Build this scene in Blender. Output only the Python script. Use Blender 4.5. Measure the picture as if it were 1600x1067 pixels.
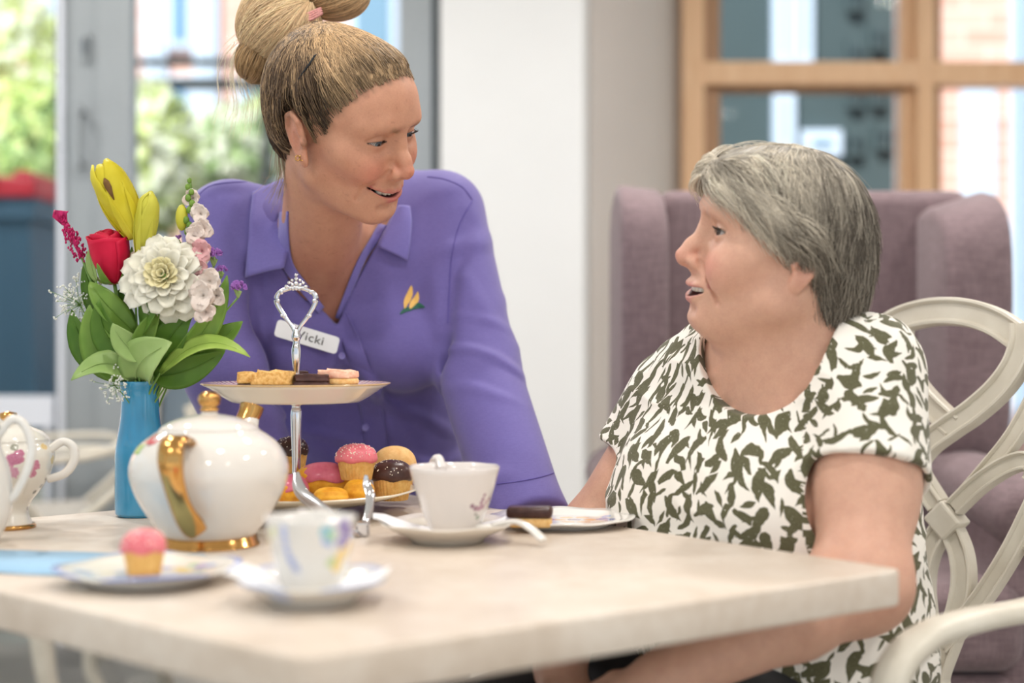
import bpy, bmesh, math, random
import numpy as np
from mathutils import Vector, Matrix, Euler
from mathutils.bvhtree import BVHTree
PI = math.pi
random.seed(7); RNG = np.random.RandomState(7)
SC = bpy.context.scene
for o_ in list(bpy.data.objects): bpy.data.objects.remove(o_)

# ------------------------------------------------ camera
FPX, CX, CY, EYE = 2222.0, 800.0, 533.5, 0.975      # focal length in pixels of the 1600 px frame, eye height
cd = bpy.data.cameras.new('camera'); cam = bpy.data.objects.new('camera', cd); SC.collection.objects.link(cam)
cd.sensor_width = 36.0; cd.lens = FPX / 1600 * 36; cd.clip_start = 0.05; cd.clip_end = 100
cam.location = (0, 0, EYE); cam.rotation_euler = (PI / 2, 0, 0)
cd.dof.use_dof = True; cd.dof.focus_distance = 1.86; cd.dof.aperture_fstop = 1.9
SC.camera = cam
# ------------------------------------------------ sky, sun, exposure
wd = bpy.data.worlds.new('sky'); SC.world = wd; wd.use_nodes = True
bg = wd.node_tree.nodes['Background']; bg.inputs[0].default_value = (0.80, 0.90, 1.0, 1); bg.inputs[1].default_value = 1.15
sd = bpy.data.lights.new('sun', 'SUN'); sd.energy = 8.0; sd.angle = 0.02; sd.color = (1, 0.95, 0.86)
sun = bpy.data.objects.new('sun', sd); SC.collection.objects.link(sun); sun.rotation_euler = (math.radians(44), 0, math.radians(-28))
SC.view_settings.view_transform = 'Standard'; SC.view_settings.look = 'None'
SC.view_settings.exposure = -0.22; SC.view_settings.gamma = 1.0; SC.view_settings.use_curve_mapping = False
# ------------------------------------------------ ceiling downlights (the lamps' own light)
LAMPS = [(-1.5, -.6), (0.1, -.7), (1.6, -.6), (-1.5, 1.2), (.2, 1.0), (1.7, 1.2), (-1.2, 2.9), (.4, 2.8), (1.9, 2.9), (-2.2, 4.0)]
for x_, y_ in LAMPS:
    ld = bpy.data.lights.new('downlight', 'AREA'); ld.shape = 'DISK'; ld.size = .16; ld.energy = 15 if y_ < 2 else 24; ld.color = (1, 0.955, 0.91)
    lo_ = bpy.data.objects.new('downlight', ld); SC.collection.objects.link(lo_); lo_.location = (x_, y_, 2.675)

def P3(x, y, d):
    """the point that stands d metres in front of the camera position at a given place of the photograph"""
    return np.array(((x - CX) / FPX * d, d, EYE - (y - CY) / FPX * d))
def on_z(x, y, z):
    return P3(x, y, FPX * (EYE - z) / (y - CY))
# ---------------------------------------------------------------- helpers
def lin(c):
    return c / 12.92 if c <= 0.04045 else ((c + 0.055) / 1.055) ** 2.4
def rgb(r, g, b, a=1.0):
    return (lin(r / 255), lin(g / 255), lin(b / 255), a)
def sstep(a, b, x):
    t = np.clip((x - a) / (b - a), 0, 1)
    return t * t * (3 - 2 * t)

class NT:
    """small wrapper that makes node materials short to write"""
    def __init__(s, name):
        s.m = bpy.data.materials.new(name); s.m.use_nodes = True
        s.t = s.m.node_tree; s.n = s.t.nodes; s.l = s.t.links
        s.n.clear()
        s.out = s.n.new('ShaderNodeOutputMaterial')
        s.b = s.n.new('ShaderNodeBsdfPrincipled')
        s.l.new(s.b.outputs[0], s.out.inputs[0])
    def node(s, kind, ins=None, **kw):
        n = s.n.new('ShaderNode' + kind)
        for k, v in kw.items(): setattr(n, k, v)
        for k, v in (ins or {}).items(): s.put(n.inputs[k], v)
        return n
    def put(s, sock, v):
        if isinstance(v, bpy.types.NodeSocket): s.l.new(v, sock)
        else: sock.default_value = v
    def math(s, op, a, b=None, c=None, clamp=False):
        n = s.node('Math', operation=op, use_clamp=clamp)
        for i, v in enumerate((a, b, c)):
            if v is not None: s.put(n.inputs[i], v)
        return n.outputs[0]
    def mix(s, f, a, b, mode='MIX'):
        n = s.node('Mix', data_type='RGBA', blend_type=mode)
        s.put(n.inputs[0], f); s.put(n.inputs[6], a); s.put(n.inputs[7], b)
        return n.outputs[2]
    def coord(s, kind='Object'):
        return s.node('TexCoord').outputs[kind]
    def noise(s, vec, scale, detail=3, rough=0.55, dist=0.0, stretch=None):
        if stretch:
            vec = s.node('Mapping', {'Vector': vec, 'Scale': stretch}).outputs[0]
        n = s.node('TexNoise', {'Vector': vec, 'Scale': scale, 'Detail': detail, 'Roughness': rough, 'Distortion': dist})
        return n.outputs[0]
    def ramp(s, f, stops):
        n = s.node('ValToRGB', {'Fac': f})
        e = n.color_ramp.elements
        while len(e) < len(stops): e.new(0.5)
        for k, (p, c) in enumerate(stops):
            e[k].position = p; e[k].color = c
        return n.outputs[0]
    def bump(s, h, strength=0.3, dist=0.002):
        n = s.node('Bump', {'Height': h, 'Strength': strength, 'Distance': dist})
        s.l.new(n.outputs[0], s.b.inputs['Normal'])
    def set(s, **kw):
        names = dict(col='Base Color', rough='Roughness', metal='Metallic', spec='Specular IOR Level', trans='Transmission Weight',
                     ior='IOR', sss='Subsurface Weight', sssr='Subsurface Radius', ssss='Subsurface Scale', coat='Coat Weight', coatr='Coat Roughness',
                     sheen='Sheen Weight', alpha='Alpha', emit='Emission Strength', ecol='Emission Color')
        for k, v in kw.items(): s.put(s.b.inputs[names[k]], v)
        return s

def mat(name, col, rough=0.5, vary=0.0, scale=20, bump=0.0, bscale=200, **kw):
    t = NT(name); c = t.coord()
    if vary:
        n = t.noise(c, scale, 4)
        t.set(col=t.ramp(n, [(0.3, tuple(max(0, x * (1 - vary)) for x in col[:3]) + (1,)), (0.7, tuple(min(1, x * (1 + vary)) for x in col[:3]) + (1,))]))
    else:
        t.set(col=col)
    t.set(rough=rough, **kw)
    if bump: t.bump(t.noise(c, bscale, 3), bump, 0.001)
    return t.m

COL = bpy.context.scene.collection
def link(o, parent=None):
    COL.objects.link(o)
    if parent is not None: o.parent = parent
    return o
def tag(o, label=None, cat=None, group=None, kind=None):
    if label: o['label'] = label
    if cat: o['category'] = cat
    if group: o['group'] = group
    if kind: o['kind'] = kind
    return o
def thing(name, label, cat, loc=(0, 0, 0), rz=0.0, group=None):
    o = bpy.data.objects.new(name, None); COL.objects.link(o)
    o.empty_display_size = 0.05
    o.location = loc; o.rotation_euler = (0, 0, rz)
    return tag(o, label, cat, group)
def meshobj(name, V, F, m=None, parent=None, smooth=True, col=None, uv=None):
    me = bpy.data.meshes.new(name)
    V = np.asarray(V, np.float32)
    if isinstance(F, np.ndarray):
        nf, k = F.shape
        me.vertices.add(len(V)); me.vertices.foreach_set('co', V.ravel())
        me.loops.add(nf * k); me.loops.foreach_set('vertex_index', F.ravel().astype(np.int32))
        me.polygons.add(nf)
        me.polygons.foreach_set('loop_start', np.arange(0, nf * k, k, dtype=np.int32))
        me.update(calc_edges=True)
    else:
        me.from_pydata([tuple(v) for v in V], [], F); me.update()
    if smooth: me.polygons.foreach_set('use_smooth', np.ones(len(me.polygons), bool))
    if col is not None:
        a = me.color_attributes.new('Col', 'FLOAT_COLOR', 'POINT')
        c = np.ones((len(V), 4), np.float32); c[:, :col.shape[1]] = col
        a.data.foreach_set('color', c.ravel())
    if uv is not None:
        a = me.attributes.new('puv', 'FLOAT_VECTOR', 'CORNER')
        u = np.zeros((len(uv), 3), np.float32); u[:, :uv.shape[1]] = uv
        a.data.foreach_set('vector', u.ravel())
    for mm in (m if isinstance(m, (list, tuple)) else [m]):
        if mm: me.materials.append(mm)
    me.validate()
    return link(bpy.data.objects.new(name, me), parent)
def bmobj(name, bm, m=None, parent=None, smooth=False, loc=None):
    me = bpy.data.meshes.new(name); bm.to_mesh(me); bm.free()
    for mm in (m if isinstance(m, (list, tuple)) else [m]):
        if mm: me.materials.append(mm)
    if smooth:
        for p in me.polygons: p.use_smooth = True
    o = link(bpy.data.objects.new(name, me), parent)
    if loc is not None: o.location = loc
    return o
def add_box(bm, c, s, rot=None, bevel=0.0, seg=2):
    r = bmesh.ops.create_cube(bm, size=1.0)
    vs = r['verts']
    for v in vs: v.co = Vector((v.co.x * s[0], v.co.y * s[1], v.co.z * s[2]))
    if bevel > 0:
        es = list({e for v in vs for e in v.link_edges})
        rr = bmesh.ops.bevel(bm, geom=es, offset=bevel, segments=seg, affect='EDGES', profile=0.5)
        vs = list({v for f in rr['faces'] for v in f.verts} | {v for v in vs if v.is_valid})
    M = Matrix.Translation(Vector(c))
    if rot is not None: M = M @ (rot if isinstance(rot, Matrix) else Euler(rot).to_matrix().to_4x4())
    for v in vs: v.co = M @ v.co
    return vs
def box(name, lo, hi, m=None, parent=None, bevel=0.0):
    bm = bmesh.new()
    c = [(a + b) / 2 for a, b in zip(lo, hi)]; s = [abs(b - a) for a, b in zip(lo, hi)]
    add_box(bm, c, s, bevel=bevel)
    return bmobj(name, bm, m, parent, smooth=False)
def lathe(name, prof, m=None, parent=None, seg=64, mod=None, cap=False, smooth=True):
    """prof: (radius, z) list; mod(angle, r, z) -> r, z"""
    V = []; F = []
    n = len(prof)
    for k in range(seg):
        a = 2 * PI * k / seg
        for r, z in prof:
            if mod: r, z = mod(a, r, z)
            V.append((r * math.cos(a), r * math.sin(a), z))
    for k in range(seg):
        k2 = (k + 1) % seg
        for i in range(n - 1):
            F.append((k * n + i, k2 * n + i, k2 * n + i + 1, k * n + i + 1))
    if cap:
        F.append([k * n for k in range(seg)][::-1]); F.append([k * n + n - 1 for k in range(seg)])
    return meshobj(name, V, F, m, parent, smooth)
def smooth_path(pts, n=8, closed=False):
    """Catmull-Rom through points; columns beyond 3 (radii) ride along"""
    p = np.asarray(pts, float); N = len(p); out = []
    rng_ = range(N if closed else N - 1)
    for i in rng_:
        if closed: a, b, c, d = p[(i - 1) % N], p[i], p[(i + 1) % N], p[(i + 2) % N]
        else: a, b, c, d = p[max(i - 1, 0)], p[i], p[i + 1], p[min(i + 2, N - 1)]
        for k in range(n):
            t = k / n
            out.append(0.5 * (2 * b + (c - a) * t + (2 * a - 5 * b + 4 * c - d) * t * t + (3 * b - a - 3 * c + d) * t ** 3))
    if not closed: out.append(p[-1])
    return np.array(out)
def sweep(path, sec, up=(0, 0, 1), radii=None, closed=False, capped=True):
    """sweep a closed 2D section (a: side, b: along up-ish) along a path -> V, F"""
    P_ = np.asarray(path, float)[:, :3]; n = len(P_); sec = np.asarray(sec, float); k = len(sec)
    if closed: T = np.roll(P_, -1, 0) - np.roll(P_, 1, 0)
    else: T = np.gradient(P_, axis=0)
    T /= np.maximum(np.linalg.norm(T, axis=1, keepdims=True), 1e-9)
    V = []; F = []
    ref = np.asarray(up, float)
    for i in range(n):
        u = ref if ref.ndim == 1 else ref[i]
        s = np.cross(T[i], u); ls = np.linalg.norm(s)
        if ls < 1e-4: s = np.cross(T[i], (1, 0.3, 0.1)); ls = np.linalg.norm(s)
        s = s / ls; b = np.cross(s, T[i])
        r = 1.0 if radii is None else radii[i]
        for q in sec:
            qa, qb = (q[0] * r, q[1] * r) if np.isscalar(r) or np.ndim(r) == 0 else (q[0] * r[0], q[1] * r[1])
            V.append(P_[i] + s * qa + b * qb)
    m_ = n if closed else n - 1
    for i in range(m_):
        i2 = (i + 1) % n
        for j in range(k):
            j2 = (j + 1) % k
            F.append((i * k + j, i * k + j2, i2 * k + j2, i2 * k + j))
    if capped and not closed:
        F.append(tuple(range(k))[::-1]); F.append(tuple((n - 1) * k + j for j in range(k)))
    return V, F
def circ(r, n=10, sx=1.0):
    return [(r * sx * math.cos(2 * PI * i / n), r * math.sin(2 * PI * i / n)) for i in range(n)]
def tube(name, pts, r, m=None, parent=None, n=10, sub=6, closed=False, up=(0, 0, 1), sec=None):
    pts = [tuple(p) if len(p) == 4 else tuple(p) + (1.0,) for p in pts]
    sp = smooth_path(pts, sub, closed)
    V, F = sweep(sp, sec or circ(r, n), up, sp[:, 3], closed)
    return meshobj(name, V, F, m, parent)
class Acc:
    """collects V,F of several bits that form one part"""
    def __init__(s): s.V = []; s.F = []
    def add(s, V, F):
        o = len(s.V); s.V += [tuple(v) for v in V]; s.F += [tuple(i + o for i in f) for f in F]; return s
    def tube(s, pts, r, n=8, sub=5, closed=False, up=(0, 0, 1), sec=None):
        pts = [tuple(p) if len(p) == 4 else tuple(p) + (1.0,) for p in pts]
        sp = smooth_path(pts, sub, closed)
        return s.add(*sweep(sp, sec or circ(r, n), up, sp[:, 3], closed))
    def ball(s, c, r, nu=10, nv=7):
        r = (r, r, r) if np.isscalar(r) else r
        V = [(c[0], c[1], c[2] - r[2])]
        for j in range(1, nv):
            t = PI * j / nv - PI / 2
            for i in range(nu):
                a = 2 * PI * i / nu
                V.append((c[0] + r[0] * math.cos(t) * math.cos(a), c[1] + r[1] * math.cos(t) * math.sin(a), c[2] + r[2] * math.sin(t)))
        V.append((c[0], c[1], c[2] + r[2])); F = []
        for i in range(nu):
            i2 = (i + 1) % nu
            F.append((0, 1 + i2, 1 + i)); F.append((len(V) - 1, 1 + (nv - 2) * nu + i, 1 + (nv - 2) * nu + i2))
            for j in range(nv - 2):
                F.append((1 + j * nu + i, 1 + j * nu + i2, 1 + (j + 1) * nu + i2, 1 + (j + 1) * nu + i))
        return s.add(V, F)
    def out(s, name, m=None, parent=None, smooth=True):
        return meshobj(name, s.V, s.F, m, parent, smooth)
def copy_tree(o, parent=None):
    c = o.copy(); COL.objects.link(c)
    if parent is not None: c.parent = parent
    for ch in list(o.children): copy_tree(ch, c)
    return c

# ------------------------------------------------- signed-distance modelling
A_ = lambda *v: np.array(v, np.float32)
def rc(P, a, b, ra, rb):
    a = np.asarray(a, np.float32); ba = np.asarray(b, np.float32) - a
    pa = P - a
    t = np.clip(pa @ ba / max(float(ba @ ba), 1e-12), 0, 1)
    q = pa - t[:, None] * ba
    return np.sqrt(np.einsum('ij,ij->i', q, q)) - (ra + (rb - ra) * t)
def el(P, c, r, R=None):
    p = P - np.asarray(c, np.float32)
    if R is not None: p = p @ np.asarray(R, np.float32)
    r = np.asarray(r, np.float32)
    q = p / r; k0 = np.sqrt(np.einsum('ij,ij->i', q, q)); q = q / r
    k1 = np.sqrt(np.einsum('ij,ij->i', q, q))
    return k0 * (k0 - 1) / np.maximum(k1, 1e-9)
def smin(a, b, k):
    h = np.maximum(k - np.abs(a - b), 0) / k
    return np.minimum(a, b) - h * h * k * 0.25
def smax(a, b, k): return -smin(-a, -b, k)
def chain(P, pts, k=0.0):
    d = None
    for (a, b) in zip(pts[:-1], pts[1:]):
        e = rc(P, a[:3], b[:3], a[3], b[3])
        d = e if d is None else (smin(d, e, k) if k else np.minimum(d, e))
    return d
def vnoise(P, scale, seed=0):
    """cheap smooth value noise -1..1"""
    q = P * scale + seed * 17.31
    i = np.floor(q).astype(np.int64); f = (q - i).astype(np.float32); f = f * f * (3 - 2 * f)
    def hsh(x, y, z):
        n = (x * 73856093) ^ (y * 19349663) ^ (z * 83492791)
        n = (n ^ (n >> 13)) * 1274126177
        return ((n ^ (n >> 16)) & 0xffff).astype(np.float32) / 32767.5 - 1
    x, y, z = i[:, 0], i[:, 1], i[:, 2]; fx, fy, fz = f[:, 0], f[:, 1], f[:, 2]
    L = lambda a, b, t: a + (b - a) * t
    return L(L(L(hsh(x, y, z), hsh(x + 1, y, z), fx), L(hsh(x, y + 1, z), hsh(x + 1, y + 1, z), fx), fy),
             L(L(hsh(x, y, z + 1), hsh(x + 1, y, z + 1), fx), L(hsh(x, y + 1, z + 1), hsh(x + 1, y + 1, z + 1), fx), fy), fz)
def nets(f, lo, hi, h, margin=1.0, B=16, chunk=60):
    """sparse surface nets of f(P)=0 inside a box -> V, quads"""
    lo = np.asarray(lo, float); hi = np.asarray(hi, float)
    nb = np.ceil((hi - lo) / (h * B)).astype(int)
    g = np.stack(np.meshgrid(*[np.arange(n) for n in nb], indexing='ij'), -1).reshape(-1, 3)
    cen = (lo + (g + 0.5) * B * h).astype(np.float32)
    d = np.concatenate([f(c) for c in np.array_split(cen, max(1, len(cen) // 200000 + 1))])
    g = g[np.abs(d) < B * h * 0.87 * margin + h]
    off = np.stack(np.meshgrid(*[np.arange(B + 1)] * 3, indexing='ij'), -1).reshape(-1, 3)
    N = nb * B + 2
    keys = []; pos = []; quads = []
    corner = [(a, b, c) for a in (0, 1) for b in (0, 1) for c in (0, 1)]
    for s in range(0, len(g), chunk):
        gb = g[s:s + chunk]
        idx = (gb[:, None, :] * B + off[None]).reshape(-1, 3)
        val = f((lo + idx * h).astype(np.float32)).reshape(len(gb), B + 1, B + 1, B + 1)
        sg = val < 0
        cs = [sg[:, a:a + B, b:b + B, c:c + B] for a, b, c in corner]
        cnt = sum(x.astype(np.int8) for x in cs)
        bi, ii, jj, kk = np.nonzero((cnt > 0) & (cnt < 8))
        if len(bi):
            acc = np.zeros((len(bi), 3)); n_ = np.zeros(len(bi))
            cv = np.stack([val[bi, ii + a, jj + b, kk + c] for a, b, c in corner], 1)
            for p in range(8):
                for ax in range(3):
                    if corner[p][ax]: continue
                    q = list(corner[p]); q[ax] = 1; q = corner.index(tuple(q))
                    va, vb = cv[:, p], cv[:, q]; m = (va < 0) != (vb < 0)
                    t = va[m] / (va[m] - vb[m])
                    base = np.tile(np.array(corner[p], float), (m.sum(), 1)); base[:, ax] += t
                    acc[m] += base; n_[m] += 1
            ci = gb[bi] * B + np.stack([ii, jj, kk], 1)
            pos.append(lo + (ci + acc / n_[:, None]) * h)
            keys.append((ci[:, 0] * N[1] + ci[:, 1]) * N[2] + ci[:, 2])
        for ax in range(3):
            e = [slice(None), slice(0, B), slice(0, B), slice(0, B)]; e2 = list(e); e2[ax + 1] = slice(1, B + 1)
            s0, s1 = sg[tuple(e)], sg[tuple(e2)]
            bi, ii, jj, kk = np.nonzero(s0 != s1)
            if not len(bi): continue
            ci = gb[bi] * B + np.stack([ii, jj, kk], 1); fl = s0[bi, ii, jj, kk]
            u, v = (ax + 1) % 3, (ax + 2) % 3
            qs = []
            for du, dv in ((0, 0), (-1, 0), (-1, -1), (0, -1)):
                c = ci.copy(); c[:, u] += du; c[:, v] += dv
                qs.append((c[:, 0] * N[1] + c[:, 1]) * N[2] + c[:, 2])
            q = np.stack(qs, 1); q[~fl] = q[~fl][:, ::-1]
            quads.append(q)
    keys = np.concatenate(keys); pos = np.concatenate(pos); quads = np.concatenate(quads)
    o = np.argsort(keys); keys = keys[o]; pos = pos[o]
    ix = np.searchsorted(keys, quads); ix = np.minimum(ix, len(keys) - 1)
    ok = (keys[ix] == quads).all(1)
    return pos, ix[ok].astype(np.int32)
def grad(f, P, e=0.0015):
    g = np.stack([f(P + A_(*d)) - f(P - A_(*d)) for d in ((e, 0, 0), (0, e, 0), (0, 0, e))], 1)
    return g / np.maximum(np.linalg.norm(g, axis=1, keepdims=True), 1e-9)
def hair_curves(name, strands, rad, m, parent=None, taper=0.35):
    """strands: (S, n, 3) array -> native hair curves"""
    S, n, _ = strands.shape
    hc = bpy.data.hair_curves.new(name)
    hc.add_curves([n] * S)
    hc.attributes['position'].data.foreach_set('vector', strands.astype(np.float32).ravel()) if 'position' in hc.attributes else hc.position_data.foreach_set('vector', strands.astype(np.float32).ravel())
    a = hc.attributes.get('radius') or hc.attributes.new('radius', 'FLOAT', 'POINT')
    r = np.tile(np.linspace(1, taper, n), S) * np.repeat(rad if np.ndim(rad) else np.full(S, rad), n)
    a.data.foreach_set('value', r.astype(np.float32))
    t = hc.attributes.new('tone', 'FLOAT', 'CURVE')
    t.data.foreach_set('value', np.random.RandomState(5).rand(S).astype(np.float32))
    hc.materials.append(m)
    return link(bpy.data.objects.new(name, hc), parent)
# ---------------------------------------------------------------- materials
M = {}
M['wall'] = mat('white_paint', rgb(240, 241, 241), 0.6, 0.015, 3)
M['wall_shade'] = mat('shaded_white_paint', rgb(206, 202, 197), 0.6, 0.02, 3)  # white wall turned from the light, its shade put into the colour
M['ceiling'] = mat('ceiling_paint', rgb(238, 238, 236), 0.8)
M['alu'] = mat('grey_aluminium', rgb(158, 164, 168), 0.38, 0.03, 6, metal=0.25)
M['alu_dark'] = mat('dark_gasket', rgb(84, 94, 100), 0.5)
M['alu_white'] = mat('white_frame', rgb(226, 230, 240), 0.4)
def wood_mat(name, a, b, scale=7):
    t = NT(name); c = t.coord()
    n = t.noise(c, scale, 5, 0.6, 0.6, stretch=(6, 6, 0.6))
    t.set(col=t.ramp(n, [(0.3, a), (0.7, b)]), rough=0.42); t.bump(n, 0.15, 0.001)
    return t.m
M['oak'] = wood_mat('oak_frame', rgb(214, 170, 128), rgb(228, 190, 150))
M['oak_h'] = M['oak']
M['oak_shade'] = wood_mat('oak_shaded', rgb(150, 112, 78), rgb(172, 132, 94))  # same oak, darker: shade beside the posts put into the colour
def glass_mat(name, tint=(0.95, 0.98, 0.98, 1), refl=0.06):
    t = NT(name)
    tr = t.n.new('ShaderNodeBsdfTransparent'); tr.inputs[0].default_value = tint
    gl = t.n.new('ShaderNodeBsdfGlossy'); gl.inputs['Roughness'].default_value = 0.02
    mx = t.n.new('ShaderNodeMixShader'); mx.inputs[0].default_value = refl
    t.l.new(tr.outputs[0], mx.inputs[1]); t.l.new(gl.outputs[0], mx.inputs[2]); t.l.new(mx.outputs[0], t.out.inputs[0])
    return t.m
M['glass'] = glass_mat('window_glass', refl=0.004)
M['glass2'] = glass_mat('partition_glass', refl=0.0008)
def floor_mat():
    t = NT('floor_vinyl'); c = t.coord(); n = t.noise(c, 5, 5)
    t.set(col=t.ramp(n, [(0.3, rgb(150, 146, 140)), (0.7, rgb(170, 166, 160))]), rough=0.4); return t.m
M['floor'] = floor_mat()

def struct(o): o['kind'] = 'structure'; return o
YB = 4.6                                      # plane of the glazed doors
struct(box('floor', (-3.6, -3, -0.06), (3.8, 5.0, 0), M['floor']))
struct(box('ceiling', (-3.6, -3, 2.7), (3.8, 5.0, 2.82), M['ceiling']))
wl = struct(box('wall_left', (-3.72, -3, 0), (-3.6, 5.0, 0.75), M['wall']))
for a_, b_ in ((-3, -1.5), (4.3, 5.0)): box('wall_panel', (-3.72, a_, 0.7501), (-3.6, b_, 2.4), M['wall'], wl)
box('wall_panel', (-3.72, -3, 2.4001), (-3.6, 5.0, 2.7), M['wall'], wl)
w4 = struct(box('window_4', (-3.70, -1.5, 0.7505), (-3.58, 4.3, 0.80), M['alu_white']))
for y_ in (-1.5, .4, 2.35, 4.25): box('window_frame', (-3.69, y_, .8), (-3.60, y_ + .05, 2.4), M['alu_white'], w4)
for y_ in (-1.45, .45, 2.4): box('pane', (-3.65, y_, .8), (-3.642, y_ + 1.85, 2.4), M['glass'], w4)
struct(box('wall_right', (3.8, -3, 0), (3.92, 5.2, 2.7), M['wall']))
for i_, (x_, y_) in enumerate(LAMPS):
    p = thing('ceiling_downlight', 'round white ringed ceiling downlight, %s' % ('left of the three behind the camera', 'middle of the three behind the camera', 'right of the three behind the camera', 'left of the table by the side window', 'straight above the near edge of the table', 'right of the table above the carved chair', 'left one of the row above the carer', 'middle one of the row above the carer', 'right one of the row above the armchair', 'nearest the glazed doors')[i_], 'ceiling light', (x_, y_, 2.68), 0, 'ceiling downlights')
    lathe('trim_ring', [(.082, .02), (.082, .004), (.086, 0), (.100, .002), (.102, .0195), (.082, .02)], M['alu_white'], p, 32)
# white column, then the wall that turns away towards the oak partition
def prism(name, pts, z0, z1, m):
    bm = bmesh.new(); vs = [bm.verts.new((x, y, z0)) for x, y in pts]; f = bm.faces.new(vs)
    r = bmesh.ops.extrude_face_region(bm, geom=[f])
    for v in r['geom']:
        if isinstance(v, bmesh.types.BMVert): v.co.z = z1
    bmesh.ops.recalc_face_normals(bm, faces=bm.faces)
    return bmobj(name, bm, m)
xa = P3(688, 0, 4.5)[0]; xb = P3(911, 0, 4.5)[0]; xc = P3(1062, 0, 5.02)[0]
w_ = prism('wall_back', [(xa, 4.5), (xb, 4.5), (xb + 0.02, 4.53), (xb + 0.02, 5.1), (xa, 5.1)], 0, 2.7, M['wall']); struct(w_)
w_ = prism('wall_corner', [(xb + 0.0202, 4.51), (xc, 5.02), (xc, 5.16), (xb + 0.0202, 5.16)], 0, 2.7, M['wall_shade']); struct(w_)
b_ = prism('baseboard_back', [(xa, 4.485), (xb + .005, 4.485), (xb + .005, 4.5), (xa, 4.5)], 0, 0.12, M['alu_white']); struct(b_)
# --- glazed aluminium doors (one grey leaf standing between two panes)
def gx(px, y=YB): return P3(px, 0, y)[0]
d1 = box('door_1', (gx(105), YB - 0.03, 0), (gx(158), YB + 0.03, 2.7), M['alu']); struct(d1)
box('door_stile', (gx(158) + 0.002, YB - 0.055, 0), (gx(212), YB + 0.02, 2.7), M['alu'], d1)
box('door_edge', (gx(97), YB - 0.045, 0), (gx(105), YB + 0.03, 2.7), M['alu_white'], d1)
box('gasket', (gx(88), YB - 0.01, 0), (gx(97), YB + 0.03, 2.7), M['alu_dark'], d1)
box('gasket', (gx(157.5), YB - 0.045, 0), (gx(159.5), YB - 0.03, 2.7), M['alu_dark'], d1)
lk = box('door_lock', (gx(131), YB - 0.045, EYE + (533 - 100) / FPX * YB), (gx(145), YB - 0.03, EYE + (533 - 55) / FPX * YB), M['alu'], d1, 0.004)
box('keyhole', (gx(135), YB - 0.05, EYE + (533 - 90) / FPX * YB), (gx(142), YB - 0.045, EYE + (533 - 64) / FPX * YB), M['alu_dark'], lk)
hb = bmesh.new(); za, zb = EYE + (533 - 258) / FPX * YB, EYE + (533 - 178) / FPX * YB
add_box(hb, ((gx(127) + gx(139)) / 2, YB - 0.085, (za + zb) / 2), (0.02, 0.02, zb - za + 0.05), bevel=0.006)
for z_ in (za, zb): add_box(hb, ((gx(127) + gx(139)) / 2, YB - 0.055, z_), (0.018, 0.06, 0.018))
bmobj('door_handle', hb, M['alu'], d1)
# left window: pane, bottom rail; middle window beyond the carer
w1 = box('window_1', (-3.6, YB - 0.03, 0.70), (gx(88), YB + 0.03, 0.80), M['alu_white']); struct(w1)
box('pane', (-3.6, YB - 0.004, 0.80), (gx(88), YB + 0.004, 2.7), M['glass'], w1)
box('lower_pane', (-3.6, YB - 0.004, 0), (gx(88), YB + 0.004, 0.70), M['glass'], w1)
box('window_frame', (gx(-120), YB - 0.03, 0), (gx(-60), YB + 0.03, 2.7), M['alu'], w1)
box('mullion', (gx(72), YB - 0.02, 0), (gx(81), YB + 0.02, 0.70), M['alu_white'], w1)
w2 = box('window_2', (gx(212), YB - 0.025, 0), (gx(640), YB + 0.025, 0.09), M['alu']); struct(w2)
box('pane', (gx(212), YB - 0.004, 0.09), (gx(628), YB + 0.004, 2.7), M['glass'], w2)
box('window_frame', (gx(626), YB - 0.05, 0), (gx(676), YB + 0.03, 2.7), M['alu'], w2)
box('window_frame', (gx(676), YB - 0.02, 0), (gx(690), YB + 0.03, 2.7), M['alu_dark'], w2)
# --- oak partition with panes
YO = 5.0
w3 = box('window_3', (xc, YO - 0.06, 0), (gx(1097, YO), YO + 0.06, 2.7), M['oak']); struct(w3)
zr0, zr1 = EYE + (533 - 136) / FPX * YO, EYE + (533 - 101) / FPX * YO
box('frame_strip', (gx(1097, YO), YO - 0.02, 0), (gx(1124, YO), YO + 0.05, 2.7), M['oak_shade'], w3)  # added strip, coloured as the shaded right side of the post
box('frame_post', (gx(1426, YO), YO - 0.06, 0), (gx(1452, YO), YO + 0.06, 2.7), M['oak'], w3)
box('frame_strip', (gx(1452, YO), YO - 0.03, 0), (gx(1467, YO), YO + 0.05, 2.7), M['oak_shade'], w3)  # added strip again, painted shade right of the second post
box('frame_strip', (gx(1409, YO), YO + 0.0, 0), (gx(1426, YO), YO + 0.05, 2.7), M['oak'], w3)
xr = 3.8
for z0, z1 in ((zr0, zr1), (0.95, 1.03), (0, 0.12)):
    box('frame_rail', (gx(1097, YO), YO - 0.065, z0), (gx(1426, YO), YO + 0.045, z1), M['oak_h'], w3)
    box('frame_rail', (gx(1452, YO), YO - 0.065, z0), (xr, YO + 0.045, z1), M['oak_h'], w3)
    box('frame_strip', (gx(1124, YO), YO - 0.01, z0 - 0.018), (gx(1410, YO), YO + 0.04, z0), M['oak_shade'], w3)
box('frame_post', (gx(1860, YO), YO - 0.06, 0), (gx(1900, YO), YO + 0.06, 2.7), M['oak'], w3)
for x0, x1 in ((gx(1124, YO), gx(1409, YO)), (gx(1467, YO), gx(1860, YO)), (gx(1900, YO), xr)):
    for z0, z1 in ((0.12, 0.95), (1.03, zr0), (zr1, 2.7)):
        box('pane', (x0, YO + 0.012, z0), (x1, YO + 0.018, z1), M['glass2'], w3)
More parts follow.
